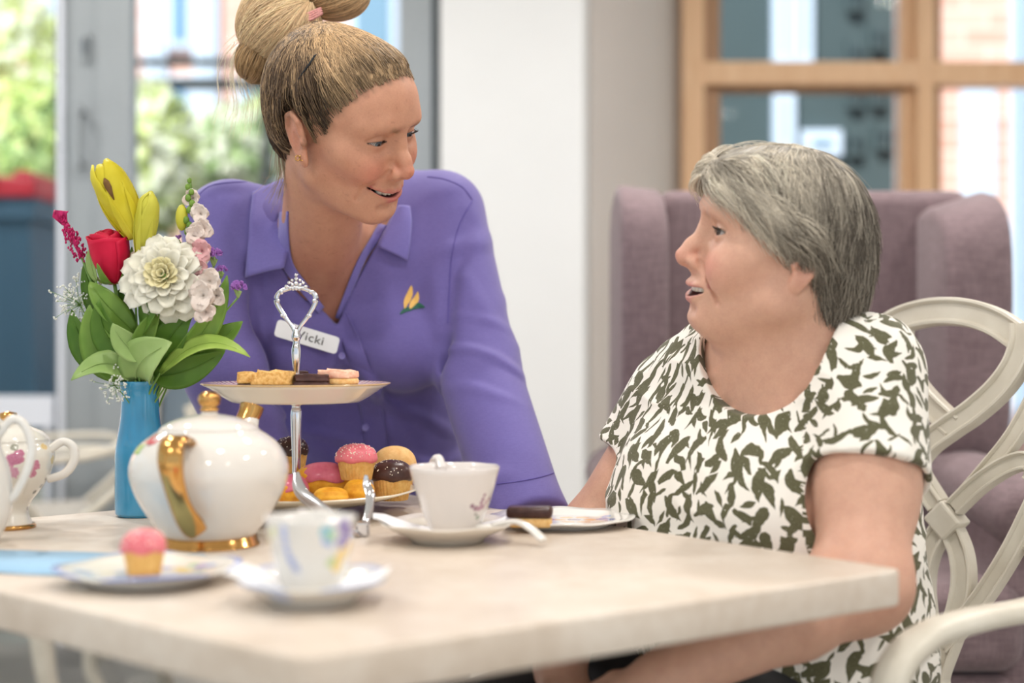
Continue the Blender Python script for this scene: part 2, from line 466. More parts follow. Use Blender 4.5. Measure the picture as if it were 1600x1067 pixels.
# ---------------------------------------------------------------- outside
M['paving'] = mat('paving', rgb(186, 182, 174), 0.8, 0.06, 6)
M['teal'] = mat('teal_render', rgb(66, 82, 88), 0.75, 0.04, 4)
M['frame_out'] = mat('pale_blue_frame', rgb(206, 222, 246), 0.5)
M['win_blue'] = mat('blue_blind', rgb(58, 128, 184), 0.35)
M['win_dark'] = mat('dark_window', rgb(34, 46, 58), 0.15)
M['win_pale'] = mat('pale_window', rgb(128, 160, 188), 0.2)
M['rail_black'] = mat('black_rail', rgb(24, 28, 34), 0.5)
M['bin_body'] = mat('bin_plastic', rgb(62, 94, 118), 0.5)
M['bin_lid'] = mat('red_bin_plastic', rgb(206, 44, 62), 0.45)
M['planter'] = mat('planter_render', rgb(190, 200, 212), 0.7, 0.03, 5)
def brick_mat(name, c1, c2, mortar):
    t = NT(name); c = t.coord()
    mp = t.node('Mapping', {'Vector': c, 'Rotation': (PI / 2, 0, 0)}).outputs[0]
    b = t.node('TexBrick', {'Vector': mp, 'Color1': c1, 'Color2': c2, 'Mortar': mortar, 'Scale': 1.0, 'Mortar Size': 0.006, 'Brick Width': 0.23, 'Row Height': 0.086})
    t.set(col=b.outputs[0], rough=0.85); return t.m
M['brick'] = brick_mat('pink_brick', rgb(222, 168, 154), rgb(234, 192, 180), rgb(234, 218, 210))
struct(box('ground', (-12, -8, -0.2), (12, 13, -0.07), M['paving']))
struct(box('terrace', (-9, 5.2, -.069), (-0.6, 13, 0.43), M['paving']))
def out_building(name, label, x0, x1, y, z1, m, wins, fm='frame_out', thick=0.3):
    r = thing(name, label, 'building', ((x0 + x1) / 2, y, 0))
    cx = (x0 + x1) / 2
    box('wall', (x0 - cx, 0, 0), (x1 - cx, thick, z1), m, r)
    for (a, b, c, d, mm) in wins:
        f = box('window', (a - cx, -0.05, c), (b - cx, -0.001, d), M[fm] if mm is not M['win_pale'] else M['frame_out'], r)
        box('pane', (a - cx + 0.05, -0.062, c + 0.05), (b - cx - 0.05, -0.052, d - 0.05), mm, f)
    return r
YF = 9.0
fx = lambda px: P3(px, 0, YF)[0]; fz = lambda py: P3(0, py, YF)[2]
out_building('brick_house', 'pink brick building with pale blue window bays seen through the glazed doors', -7.5, fx(690), YF, 5.5, M['brick'],
             [(fx(226), fx(262), 0.5, 5.2, M['frame_out']), (fx(264), fx(302), fz(78), 5.2, M['win_blue']), (fx(262), fx(303), fz(185), fz(120), M['win_blue']), (fx(304), fx(342), 0.5, 5.2, M['frame_out']),
              (fx(262), fx(302), fz(260), fz(205), M['win_dark']), (fx(370), fx(440), fz(330), fz(120), M['win_pale']), (fx(545), fx(622), 0.5, 5.2, M['win_pale']),
              (fx(-60), fx(8), fz(60), 5.2, M['win_blue']), (fx(62), fx(92), 0.6, 5.2, M['frame_out'])])
rl = thing('balustrade', 'black metal balustrade rails crossing the view beyond the middle window', 'railing', (P3(300, 0, 6.5)[0], 6.5, 0.43))
for zz, hh in ((EYE + (533 - 131) / FPX * 6.5, 0.024), (EYE + (533 - 97) / FPX * 6.5, 0.016)):
    box('rail', (-0.28, -0.02, zz - 0.43 - hh), (.34, 0.02, zz - 0.43 + hh), M['rail_black'], rl)
for x_ in (-0.28, .34): box('post', (x_ - 0.02, -0.02, 0), (x_ + 0.02, 0.02, 1.85), M['rail_black'], rl)
# right-hand courtyard behind the oak partition
YT = 7.2
tx = lambda px: P3(px, 0, YT)[0]; tz = lambda py: P3(0, py, YT)[2]
out_building('grey_house', 'teal grey rendered building with small dark windows behind the oak partition', tx(1010), tx(1398), YT, 4.5, M['teal'],
             [(tx(1205), tx(1238), tz(102), 4.3, M['win_pale']), (tx(1240), tx(1268), tz(102), 4.3, M['win_pale']), (tx(1206), tx(1240), tz(240), tz(140), M['win_pale']), (tx(1250), tx(1312), tz(245), tz(205), M['win_pale'])]
             + [(tx(a), tx(a + 22), tz(b + 40), tz(b), M['win_dark']) for a, b in ((1322, 65), (1358, 40), (1322, 205), (1366, 195), (1322, 130), (1358, 128), (1322, -20))], 'teal')
out_building('brick_wing', 'sunlit pink brick wing with a pale downpipe bay right of the grey building', tx(1399), 5.2, YT - 0.3, 4.5, M['brick'],
             [(tx(1470), tx(1520) , tz(400), tz(140), M['frame_out']), (tx(1545), tx(1568), 0.5, 4.3, M['win_pale']), (tx(1600), tx(1680), tz(330), tz(120), M['frame_out'])])
# bin with a red lid
bx, by = P3(22, 0, 5.5)[0], 5.5
wb = thing('wheelie_bin', 'dark blue wheelie bin with a red lid outside the left window', 'bin', (bx, by, 0.43))
bm = bmesh.new(); zt = EYE + (533 - 322) / FPX * 5.5 - 0.43
lo4 = [(-.2, -.24), (.2, -.24), (.2, .24), (-.2, .24)]; hi4 = [(-.27, -.33), (.27, -.33), (.27, .33), (-.27, .33)]
V = [(x * .78, y * .8, 0.02) for x, y in lo4] + [(x * .6, y * .9, zt * .93) for x, y in hi4] + [(x * .70, y, zt * .93) for x, y in hi4] + [(x * .70, y, zt) for x, y in hi4]
F = [(3, 2, 1, 0)] + [(k * 4 + i, k * 4 + (i + 1) % 4, k * 4 + 4 + (i + 1) % 4, k * 4 + 4 + i) for k in range(3) for i in range(4)] + [(12, 13, 14, 15)]
meshobj('body', V, F, M['bin_body'], wb, False)
lid = box('lid', (-.2, -.36, zt + 0.001), (.2, .34, zt + .075), M['bin_lid'], wb, 0.015)
box('lid_handle', (-.06, -.40, zt + .03), (.06, -.361, zt + .085), M['bin_lid'], lid, 0.008)
box('lid_rib', (.10, -.30, zt + .0755), (.16, .28, zt + .105), M['bin_lid'], lid, 0.008)
for s in (-1, 1):
    w_ = lathe('wheel', [(0.02, -0.025), (0.1, -0.025), (0.105, 0), (0.1, 0.025), (0.02, 0.025)], M['rail_black'], wb, 20, cap=True)
    w_.rotation_euler = (0, PI / 2, 0); w_.location = (s * .19, .22, .10)
# planter boxes and shrubs
pl = thing('planter', 'low pale rendered planter standing on the terrace behind the glass', 'planter', (-2.6, 7.0, 0.43))
box('planter_wall', (-1.6, -0.35, 0), (2.3, 0.35, 0.42), M['planter'], pl); box('soil', (-1.55, -0.3, 0.4201), (2.25, 0.3, 0.44), mat('soil', rgb(70, 54, 42), 0.9), pl)
def leaf_mat(name, a, b):
    t = NT(name); oi = t.node('ObjectInfo'); g = t.noise(t.coord(), 9, 2)
    t.set(col=t.ramp(g, [(0.3, a), (0.7, b)]), rough=0.45, spec=0.3); 
    tl = t.n.new('ShaderNodeBsdfTranslucent'); t.put(tl.inputs[0], b)
    mx = t.n.new('ShaderNodeMixShader'); mx.inputs[0].default_value = 0.3
    t.l.new(t.b.outputs[0], mx.inputs[1]); t.l.new(tl.outputs[0], mx.inputs[2]); t.l.new(mx.outputs[0], t.out.inputs[0]); return t.m
M['lime'] = leaf_mat('lime_leaves', rgb(196, 218, 124), rgb(240, 246, 190))
M['green'] = leaf_mat('green_leaves', rgb(150, 188, 124), rgb(214, 230, 180))
M['whitefl'] = leaf_mat('pale_blossom', rgb(226, 232, 214), rgb(250, 250, 240))
M['bark'] = mat('bark', rgb(96, 74, 56), 0.8)
def shrub(name, label, c, r, m, n=900, size=0.05, m2=None, frac=0.3):
    t = thing(name, label, 'shrub', (c[0], c[1], 0.43), group=None)
    zc = c[2] - 0.43
    def leaves(nn, seed, sc):
        R_ = np.random.RandomState(seed); d = R_.normal(size=(nn, 3)); d /= np.linalg.norm(d, axis=1)[:, None]
        p = d * (np.array(r) * (0.55 + 0.45 * R_.rand(nn, 1) ** .5)) + (0, 0, zc)
        a = R_.normal(size=(nn, 3)); a /= np.linalg.norm(a, axis=1)[:, None]; b = np.cross(a, d); b /= np.linalg.norm(b, axis=1)[:, None] + 1e-9
        L = size * sc * (0.7 + 0.6 * R_.rand(nn, 1))
        V = np.stack([p - a * L, p + b * L * .45, p + a * L, p - b * L * .45], 1).reshape(-1, 3)
        return V, np.arange(nn * 4).reshape(-1, 4)
    o = meshobj('foliage', *leaves(n, int(abs(c[0] * 91)) + 1, 1), m, t, False); o['kind'] = 'stuff'
    if m2:
        o = meshobj('blossom', *leaves(int(n * frac), 77, 1.1), m2, t, False); o['kind'] = 'stuff'
    a = Acc()
    for k in range(4):
        an = k * 1.7; a.tube([(0.02 * math.cos(an), 0.02 * math.sin(an), 0, 1), (r[0] * .3 * math.cos(an), r[1] * .3 * math.sin(an), zc * .6, .7), (r[0] * .5 * math.cos(an), r[1] * .5 * math.sin(an), zc, .4)], 0.018, 6, 3)
    a.out('stem', M['bark'], t)
for i_, (px, py, d, r, m, m2, lab) in enumerate((
        (30, 160, 7.6, (.34, .3, .62), 'lime', 'whitefl', 'lime green shrub with pale blossom outside the left window'),
        (58, 235, 6.6, (.16, .2, .32), 'green', 'lime', 'small green shrub behind the red bin lid'),
        (236, 250, 6.45, (.20, .2, .35), 'lime', 'whitefl', 'bright lime shrub beside the grey door leaf'),
        (300, 262, 7.5, (.20, .2, .26), 'lime', 'whitefl', 'rounded lime shrub seen left of the carer'),
        (368, 235, 7.3, (.26, .2, .22), 'green', 'whitefl', 'pale flowering shrub beside the head of the carer'),
        (410, 215, 7.8, (.18, .2, .2), 'whitefl', 'lime', 'white blossoming shrub half hidden by the head of the carer'))):
    c = P3(px, py, d); shrub('garden_shrub', lab, c, r, M[m], 700, 0.055, M[m2], .9)
M['pot'] = mat('terracotta', rgb(196, 110, 70), 0.7)
c = P3(338, 215, 7.8); q = thing('terracotta_pot', 'terracotta pot on a pedestal among the shrubs', 'pot', (c[0], 7.8, .43))
lathe('pot_body', [(0.0, 1.52), (0.07, 1.52), (0.11, 1.7), (0.125, 1.72), (0.125, 1.75), (0.1, 1.75), (0.09, 1.70), (0, 1.69)], M['pot'], q, 24)
box('pedestal', (-.09, -.09, 0), (.09, .09, 1.5185), M['planter'], q)
# ---------------------------------------------------------------- mauve wing armchair
def fabric(name, a, b, scale=1400, bump=0.35, sheen=0.2, rough=0.85):
    t = NT(name); c = t.coord()
    n1 = t.noise(c, scale, 2, stretch=(1, 1, 0.12)); n2 = t.noise(c, scale, 2, stretch=(0.12, 0.12, 1))
    n3 = t.noise(c, 9, 3)
    w = t.math('ADD', t.math('MULTIPLY', n1, .5), t.math('MULTIPLY', n2, .5))
    col = t.ramp(t.math('ADD', t.math('MULTIPLY', w, .8), t.math('MULTIPLY', n3, .2)), [(0.36, a), (0.64, b)])
    t.set(col=col, rough=rough, sheen=sheen, spec=0.25); t.bump(w, bump, 0.0008)
    return t.m
M['mauve'] = fabric('mauve_weave', rgb(112, 94, 98), rgb(142, 122, 126), 260)
ac = thing('wing_armchair', 'mauve upholstered wingback armchair behind the seated woman', 'armchair', (P3(1285, 0, 2.95)[0], 2.95, 0))
ax0 = ac.location.x
def sub(o, lv=2):
    md = o.modifiers.new('soft', 'SUBSURF'); md.levels = lv; md.render_levels = lv; return o
def cushion(name, c, s, m, parent, bevel, rot=None):
    bm = bmesh.new(); add_box(bm, c, s, rot, bevel, 5)
    o = bmobj(name, bm, m, parent, True); return o
zb = lambda py, d: P3(0, py, d)[2]
def lx(px, d): return P3(px, 0, d)[0] - ax0
# back
zt = zb(300, 2.95)
cushion('backrest', ((lx(1030, 2.95) + lx(1500, 2.95)) / 2, 0.02, (zt + .42) / 2), (lx(1505, 2.95) - lx(1022, 2.95), .16, zt - .42), M['mauve'], ac, .035)
def wing(px0, px1, s, ytop, inner_drop):
    """one wing: a tall padded slab with a rounded top that reaches forward, seen from the front"""
    x0, x1 = lx(px0, 2.66), lx(px1, 2.66); xm = (x0 + x1) / 2; hw = (x1 - x0) / 2
    zt = zb(ytop, 2.66); V = []; F = []
    # side outline in y (forward is -y) and z
    prof = [(.07, .60), (.07, zt - .16), (.04, zt - .05), (-.06, zt - .005), (-.16, zt - .01), (-.235, zt - .05), (-.27, zt - .13), (-.275, zt - .30), (-.255, zt - .46), (-.20, zt - .56), (-.12, .63)]
    prof = smooth_path([(a, b, 0) for a, b in prof], 4, True)[:, :2]
    n = len(prof)
    rows = [(-1, .80), (-.94, .93), (-.75, 1.0), (.75, 1.0), (.94, .93), (1, .80)]
    cy, cz = prof[:, 0].mean(), prof[:, 1].mean()
    for u, k in rows:
        for a, b in prof:
            sh = (1 - k) * .10
            dy, dz = a - cy, b - cz; L = math.hypot(dy, dz)
            q = max(0, L - sh) / L
            dropz = -inner_drop * (-u * s + 1) * .5 if dz > 0 else 0
            V.append((xm + u * hw, cy + dy * q, cz + dz * q + dropz * max(0, dz) / .35))
    for r_ in range(len(rows) - 1):
        for i in range(n):
            j = (i + 1) % n; F.append((r_ * n + i, r_ * n + j, (r_ + 1) * n + j, (r_ + 1) * n + i))
    for u, r0 in ((-1, 0), (1, (len(rows) - 1) * n)):
        V.append(np.mean([V[r0 + i] for i in range(n)], 0)); c = len(V) - 1
        F += [((c, r0 + i, r0 + (i + 1) % n) if u > 0 else (c, r0 + (i + 1) % n, r0 + i)) for i in range(n)]
    return meshobj('wing', V, F, M['mauve'], ac)
wing(972, 1048, -1, 270, .015); wing(1487, 1592, 1, 279, .05)
for s, px in ((-1, 1000), (1, 1555)):
    xx = lx(px, 2.55)
    a = Acc(); sec = [(.075 * math.cos(t), .06 * math.sin(t)) for t in np.linspace(0, 2 * PI, 20, endpoint=False)]
    a.add(*sweep([(xx, .06, .70), (xx, -.15, .71), (xx, -.45, .70), (xx, -.60, .68), (xx, -.62, .675)], sec, radii=[1, 1, 1, .98, .8])); a.out('armrest', M['mauve'], ac)
    cushion('arm_panel', (xx, -.26, .43), (.11, .66, .5), M['mauve'], ac, .03)
cushion('seat_cushion', (lx(1280, 2.55), -.31, .50), (.60, .62, .15), M['mauve'], ac, .045)
cushion('seat_base', (lx(1280, 2.55), -.28, .33), (.62, .62, .18), M['mauve'], ac, .02)
M['dark_leg'] = mat('dark_wood', rgb(60, 44, 34), .4)
for x_ in (lx(1020, 2.55), lx(1540, 2.55)):
    for y_ in (-.52, .03):
        o = lathe('leg', [(0.016, 0), (0.022, .05), (0.028, .24)], M['dark_leg'], ac, 14, cap=True); o.location = (x_, y_, 0)

# ---------------------------------------------------------------- carved white dining chairs
def antique_mat():
    t = NT('antique_white_wood'); c = t.coord(); n = t.noise(c, 14, 4)
    ao = t.node('AmbientOcclusion', {'Distance': 0.012}); ao.samples = 4
    t.set(col=t.ramp(n, [(.3, rgb(206, 198, 182)), (.7, rgb(222, 216, 202))]), rough=.42)
    t.bump(t.noise(c, 120, 2), .06, .001); return t.m
M['chair_white'] = antique_mat()
M['seat_fab'] = fabric('pale_seat_fabric', rgb(176, 168, 158), rgb(202, 196, 186), 300)
CB = np.array((.598, 2.0)); CF = np.array((-.722, -.692)); CR = np.array((.692, -.722))     # back centre, forward, side
def on_back(px, py):
    """(u, v) on the chair-back plane"""
    k = (px - CX) / FPX
    # CB + u*CR = d*(k,1)
    u = (CB[0] - k * CB[1]) / (k * CR[1] - CR[0]); d = CB[1] + u * CR[1]
    return u, EYE - (py - CY) / FPX * d
def moulded(w, h):
    """section of a band with a raised bead along both edges (a across, b outwards)"""
    a = w / 2
    return [(-a, -h), (a, -h), (a, h * .55), (a * .93, h * .95), (a * .75, h), (a * .60, h * .7), (a * .54, h * .45), (-a * .54, h * .45), (-a * .60, h * .7), (-a * .75, h), (-a * .93, h * .95), (-a, h * .55)]
def dining_chair(label, loc, rz):
    """local frame: x to the sitter's left, y forward, z up; origin under the middle of the seat"""
    t = thing('dining_chair', label, 'chair', loc, rz)
    yb = -.235
    def yy(v): return yb - .14 * max(0, v - .5)          # the back leans a little
    def band(pts, w, h, name, mirror=True, dy=0.0, px=True, taper=None):
        q = [on_back(*p) for p in pts] if px else pts
        out = []
        for s in ((1, -1) if mirror else (1,)):
            path = smooth_path([(-s * u, yy(v) + dy, v) for u, v in q], 7)
            V, F = sweep(path, moulded(w, h), up=(0, 1, 0.12), radii=None if taper is None else np.interp(np.linspace(0, 1, len(path)), np.linspace(0, 1, len(taper)), taper))
            out.append(meshobj(name, V, F, M['chair_white'], t, False))
        return out
    u1, v1 = on_back(1558, 522)
    # crest rail: one arch over the middle, a lower shoulder to each side
    arch = [on_back(*p) for p in ((1318, 560), (1332, 528), (1360, 503), (1398, 489), (1440, 485), (1482, 490), (1520, 504), (1554, 526))]
    band(arch, .040, .012, 'crest_rail', False, 0, False)
    ur = .262
    band([(u1 + .005, v1 - .002), (u1 + .06, v1 - .030), (u1 + .11, v1 - .075), (ur, v1 - .16), (ur + .004, .84), (ur, .70), (ur - .01, .48)], .036, .012, 'back_stile', True, 0, False)
    loop = [on_back(*p) for p in ((1566, 505), (1567, 535), (1557, 572), (1532, 610), (1495, 645), (1462, 669), (1425, 700), (1400, 745), (1390, 800))]
    band(loop, .034, .013, 'back_loop', False, .008, False); band([(-u, v) for u, v in loop[:6]], .034, .013, 'back_loop', False, .003, False)
    band([(1602, 585), (1588, 628), (1560, 685), (1522, 737), (1478, 792)], .024, .010, 'back_strap', True, .004)
    band([(1478, 795), (1512, 760), (1548, 734), (1578, 722), (1594, 727), (1594, 742), (1583, 742)], .026, .011, 'back_scroll', True, .010, taper=[1, 1, 1, 1, .9, .8, .5])
    band([(1472, 830), (1490, 870), (1496, 920), (1485, 985), (1466, 1050), (1462, 1090)], .030, .012, 'back_loop', True, .003)
    band([(1620, 740), (1597, 800), (1570, 862), (1535, 925), (1500, 975), (1474, 1010)], .026, .011, 'back_strap', True, .006)
    band([(1590, 868), (1612, 862), (1640, 850)], .022, .010, 'back_strap', True, .002)
    # knots: boss at each crossing
    for s in (1, -1):
        u, v = on_back(1598, 568)
        b = lathe('boss', [(0, .012), (.010, .012), (.0115, .010), (.013, .013), (.0155, .013), (.017, .009), (.017, -.010), (0, -.010)], M['chair_white'], t, 24)
        b.rotation_euler = (-PI / 2, 0, 0); b.location = (s * u, yy(v) + .006, v)
    u, v = on_back(1465, 815)
    bm = bmesh.new(); add_box(bm, (0, yy(v) + .004, v), (.040, .034, .044), (0, PI / 4, 0), .004); bmobj('knot_block', bm, M['chair_white'], t)
    # rear seat rail, seat, front, legs
    cush = cushion('seat_pad', (0, 0.0, .455), (.47, .46, .07), M['seat_fab'], t, .028)
    for n_, c_, s_ in (('seat_rail', (0, .235, .40), (.50, .03, .07)), ('seat_rail', (0, -.235, .40), (.50, .03, .07)), ('seat_rail', (.25, 0, .40), (.03, .44, .07)), ('seat_rail', (-.25, 0, .40), (.03, .44, .07))):
        bm = bmesh.new(); add_box(bm, c_, s_, None, .006); bmobj(n_, bm, M['chair_white'], t)
    for s in (1, -1):
        V, F = sweep(smooth_path([(s * .245, .235, .40), (s * .262, .262, .32), (s * .258, .255, .2), (s * .245, .238, .08), (s * .252, .262, .02), (s * .253, .268, 0)], 6), circ(.026, 14), up=(0, 1, 0), radii=np.interp(np.linspace(0, 1, 31), [0, .2, .6, .85, 1], [1.1, 1.2, .8, .6, .85])); meshobj('leg', V, F, M['chair_white'], t)
        V, F = sweep(smooth_path([(s * .248, -.235, .47), (s * .24, -.24, .3), (s * .235, -.28, .1), (s * .235, -.32, 0)], 6), circ(.022, 12), up=(0, 1, 0)); meshobj('leg', V, F, M['chair_white'], t)
        # arm: level, then a scroll down to the seat rail
        V, F = sweep(smooth_path([(s * .262, -.25, .735), (s * .282, -.12, .692), (s * .290, .05, .680), (s * .288, .20, .684), (s * .282, .285, .678), (s * .276, .335, .650), (s * .270, .340, .600), (s * .262, .28, .54), (s * .255, .20, .47), (s * .25, .15, .41)], 8),
                     [(-.017, -.010), (.017, -.010), (.0185, -.002), (.017, .006), (.012, .0095), (-.012, .0095), (-.017, .006), (-.0185, -.002)], up=None or np.array([(0, 0, 1)] * 33 + [(0, 1, .6)] * 8 + [(0, 1, .5)] * 32, float))
        meshobj('armrest', V, F, M['chair_white'], t)
    return t
rzc = math.atan2(CF[1], CF[0]) - PI / 2
c0 = CB + CF * .235
lady_chair = dining_chair('white carved dining chair with looped back holding the woman in the leaf print top', (c0[0], c0[1], 0), rzc)

def place_chair(label, loc, rz):
    c = copy_tree(lady_chair); c.location = loc; c.rotation_euler = (0, 0, rz); c['label'] = label; return c
place_chair('white carved chair facing right, cut by the left edge of the frame beyond the table', (P3(12, 0, 4.1)[0], 4.1, 0), -PI / 2 + .25)
place_chair('white carved chair behind the vase and teapot near the glazed door', (P3(300, 0, 3.6)[0], 3.6, 0), PI - .25)
# ---------------------------------------------------------------- table
TZ = 0.75
def stone_mat():
    t = NT('cream_stone_laminate'); c = t.coord()
    n1 = t.noise(c, 6, 6, .62, 1.2); n2 = t.noise(c, 38, 4, .6, .6)
    f = t.math('ADD', t.math('MULTIPLY', n1, .62), t.math('MULTIPLY', n2, .38))
    t.set(col=t.ramp(f, [(.30, rgb(196, 180, 163)), (.47, rgb(209, 195, 180)), (.60, rgb(218, 207, 194)), (.75, rgb(224, 215, 204))]), rough=.38, spec=.4)
    t.bump(n2, .05, .001); return t.m
M['stone'] = stone_mat()
near = on_z(470, 1028, TZ)[:2]; right = on_z(1416, 889, TZ)[:2]; back = on_z(573, 762, TZ)[:2]; left = on_z(-356, 843.5, TZ)[:2]
tc = (near + right + back + left) / 4
tb = thing('dining_table', 'cream stone topped table with a thick edge set for afternoon tea', 'table', (tc[0], tc[1], 0))
def rounded_poly(pts, r, n=6):
    out = []
    N = len(pts)
    for i in range(N):
        p, a, b = pts[i], pts[i - 1], pts[(i + 1) % N]
        u = (a - p) / np.linalg.norm(a - p); v = (b - p) / np.linalg.norm(b - p)
        for k in range(n + 1):
            t = k / n
            out.append((1 - t) ** 2 * (p + u * r) + 2 * t * (1 - t) * p + t * t * (p + v * r))
    return out
bm = bmesh.new()
pg = rounded_poly([np.array(p) - tc for p in (near, right, back, left)], .02)
f = bm.faces.new([bm.verts.new((p[0], p[1], TZ - .036)) for p in pg])
r_ = bmesh.ops.extrude_face_region(bm, geom=[f])
for v in r_['geom']:
    if isinstance(v, bmesh.types.BMVert): v.co.z = TZ
bmesh.ops.recalc_face_normals(bm, faces=bm.faces)
es = [e for e in bm.edges if abs(e.verts[0].co.z - e.verts[1].co.z) < 1e-5]
bmesh.ops.bevel(bm, geom=es, offset=.004, segments=3, affect='EDGES', profile=.5)
o = bmobj('table_top', bm, M['stone'], tb, True)
o.data.polygons.foreach_set('use_smooth', np.array([abs(p.normal.z) < .98 for p in o.data.polygons]))
M['iron'] = mat('black_iron', rgb(34, 34, 36), .45, metal=.6)
lathe('pedestal', [(.0, .7138), (.16, .7138), (.16, .70), (.05, .68), (.042, .6), (.042, .1), (.06, .05), (.26, .03), (.27, .0), (0, 0)], M['iron'], tb, 40)

# ---------------------------------------------------------------- china
def china(name, base=(230, 226, 219), blobs=(), stripes=None, gold=None, rim=None, rough=.12, rad=None):
    """glazed china; blobs: flat printed motifs (x, y, z, radius, rgb) in the object's own frame; stripes: radial rim stripes; rim: (r0, r1, rgb) ring"""
    t = NT(name); c = t.coord(); col = rgb(*base)
    t.set(rough=rough, spec=.55, coat=.4, coatr=.04)
    wob = t.noise(c, 160, 3)
    sx = t.node('SeparateXYZ', {'Vector': c}).outputs
    r = t.math('SQRT', t.math('ADD', t.math('MULTIPLY', sx[0], sx[0]), t.math('MULTIPLY', sx[1], sx[1])))
    cur = col
    if stripes:
        r0, r1, n, w, cs = stripes
        a = t.math('ARCTAN2', sx[1], sx[0])
        s = t.math('FRACT', t.math('MULTIPLY', a, n / (2 * PI)))
        band = t.math('MULTIPLY', t.math('GREATER_THAN', r, r0), t.math('LESS_THAN', r, r1))
        nz = t.node('SeparateXYZ', {'Vector': t.node('TexCoord').outputs['Normal']}).outputs[2]
        m1 = t.math('MULTIPLY', t.math('MULTIPLY', band, t.math('GREATER_THAN', nz, .1)), t.math('LESS_THAN', s, w))
        sel = t.math('GREATER_THAN', t.math('FRACT', t.math('MULTIPLY', a, n / (4 * PI))), .5)
        cur = t.mix(m1, cur, t.mix(sel, rgb(*cs[0]), rgb(*cs[1])))
    for (x, y, z, R, cc) in blobs:
        v = t.node('VectorMath', {0: c, 1: (x, y, z)}, operation='DISTANCE').outputs['Value']
        d = t.math('ADD', v, t.math('MULTIPLY', t.math('SUBTRACT', wob, .5), R * 1.3))
        k = t.math('LESS_THAN', d, R)
        shade = t.mix(t.noise(c, 420, 2), rgb(*[min(255, q * 1.0) for q in cc]), rgb(*[min(255, q * .45 + 140) for q in cc]))
        cur = t.mix(k, cur, shade)
    for (r0, r1, cc) in (rim or ()):
        k = t.math('MULTIPLY', t.math('GREATER_THAN', r, r0), t.math('LESS_THAN', r, r1)); cur = t.mix(k, cur, rgb(*cc))
    t.put(t.b.inputs['Base Color'], cur); return t.m
M['gold'] = mat('polished_gold', rgb(204, 156, 92), .16, metal=1.0)
M['chrome'] = mat('silver_plate', rgb(222, 222, 226), .12, metal=1.0)
M['bone'] = china('bone_china')
def plate_prof(R, h, foot, well=.62, t=.0035):
    """dinner-plate profile, underside first"""
    return [(0, .003), (foot - .004, .003), (foot - .003, 0), (foot, 0), (foot + .003, .004), (R * well + .006, .005), (R * .86, h * .62), (R, h - .001), (R + .0006, h), (R - .001, h + .0012), (R * .86, h * .62 + t), (R * well, t + .003), (foot * .8, t + .0025), (0, t + .0025)]
def saucer_prof(R, h, foot, t=.003):
    return [(0, .003), (foot - .004, .003), (foot - .003, 0), (foot, 0), (foot + .003, .0035), (R * .62, h * .30), (R * .85, h * .66), (R, h - .001), (R + .0006, h), (R - .001, h + .001), (R * .85, h * .66 + t), (R * .62, h * .30 + t), (R * .36, t + .002), (R * .3, t + .001), (0, t + .001)]
def wavy(n, amp, R, hz=0.0):
    def f(a, r, z):
        k = max(0, (r / R - .55) / .45); w = math.cos(n * a)
        return r * (1 + amp * k * w), z + hz * k * k * w
    return f
def dish(name, label, cat, loc, prof, m, mod=None, rz=0, group=None):
    t = thing(name, label, cat, loc, rz, group)
    lathe(name + '_body' if False else 'dish', prof, m, t, 96, mod)
    return t
# --- plate with a chocolate slice near the seated woman
pc = on_z(878, 806, TZ + .011); R1 = 113 / (FPX / pc[1])
fl = [(.016 + .019 * math.cos(a), .004 + .024 * math.sin(a), .0068, .0088, (238, 166, 80)) for a in np.linspace(0, 2 * PI, 7)[:-1]] + [(.016, .004, .0068, .0085, (150, 100, 136)),
      (.050, .008, .0065, .008, (120, 128, 196)), (.058, -.006, .0075, .008, (96, 110, 190)), (.056, .024, .007, .007, (150, 170, 220)), (.046, -.022, .006, .006, (160, 190, 140)), (-.012, .006, .006, .004, (190, 70, 90)), (-.02, -.048, .009, .004, (220, 150, 90))]
M['plate_right'] = china('flower_print_plate', (232, 228, 222), fl)
pr = dish('tea_plate', 'white tea plate printed with an orange flower, nearest the seated woman', 'plate', (pc[0], pc[1], TZ), plate_prof(R1, .011, .058), M['plate_right'], wavy(8, .012, R1, .0008))
# --- middle cup and saucer
sc_ = on_z(699, 818, TZ + .02); R2 = 104 / (FPX / sc_[1])
M['saucer_mid'] = china('ivory_saucer', (230, 222, 210), [(.05, -.055, .013, .006, (176, 120, 130)), (-.055, -.045, .013, .004, (190, 180, 170))])
sm = dish('saucer', 'ivory saucer under the purple-sprig teacup in the middle of the table', 'saucer', (sc_[0], sc_[1], TZ), saucer_prof(R2, .022, .040), M['saucer_mid'], wavy(6, .012, R2, .001))
def cup(label, loc, prof, m, handle, rz, mod=None, group=None, gm=None):
    t = thing('teacup', label, 'cup', loc, rz, group)
    lathe('cup_body', prof, m, t, 96, mod)
    a = Acc(); a.tube(handle, .0042, 10, 6, sec=[(.0052 * math.cos(q), .0036 * math.sin(q)) for q in np.linspace(0, 2 * PI, 12, endpoint=False)], up=(0, 1, 0)); a.out('handle', gm or m, t)
    return t
def cup_prof(R, h, foot, flare):
    pts = [(foot, 0), (foot + .001, .003), (foot * .92, .006), (foot * 1.1, .012)]
    for k in np.linspace(.2, 1, 9):
        pts.append((foot * 1.08 + (R - foot * 1.08) * (k ** flare), .012 + (h - .012) * k))
    inner = [(r - .0024, z) for r, z in pts[4:][::-1]]
    return [(0, .003), (foot - .004, .003), (foot - .003, 0)] + pts + [(R - .0006, h + .001)] + [(inner[0][0], h)] + inner[1:] + [(foot * .8, .0165), (0, .015)]
def cup_r(z, R, h, foot, flare):
    k = np.clip((z - .012) / (h - .012), 0, 1); return foot * 1.08 + (R - foot * 1.08) * k ** flare
sprig = []
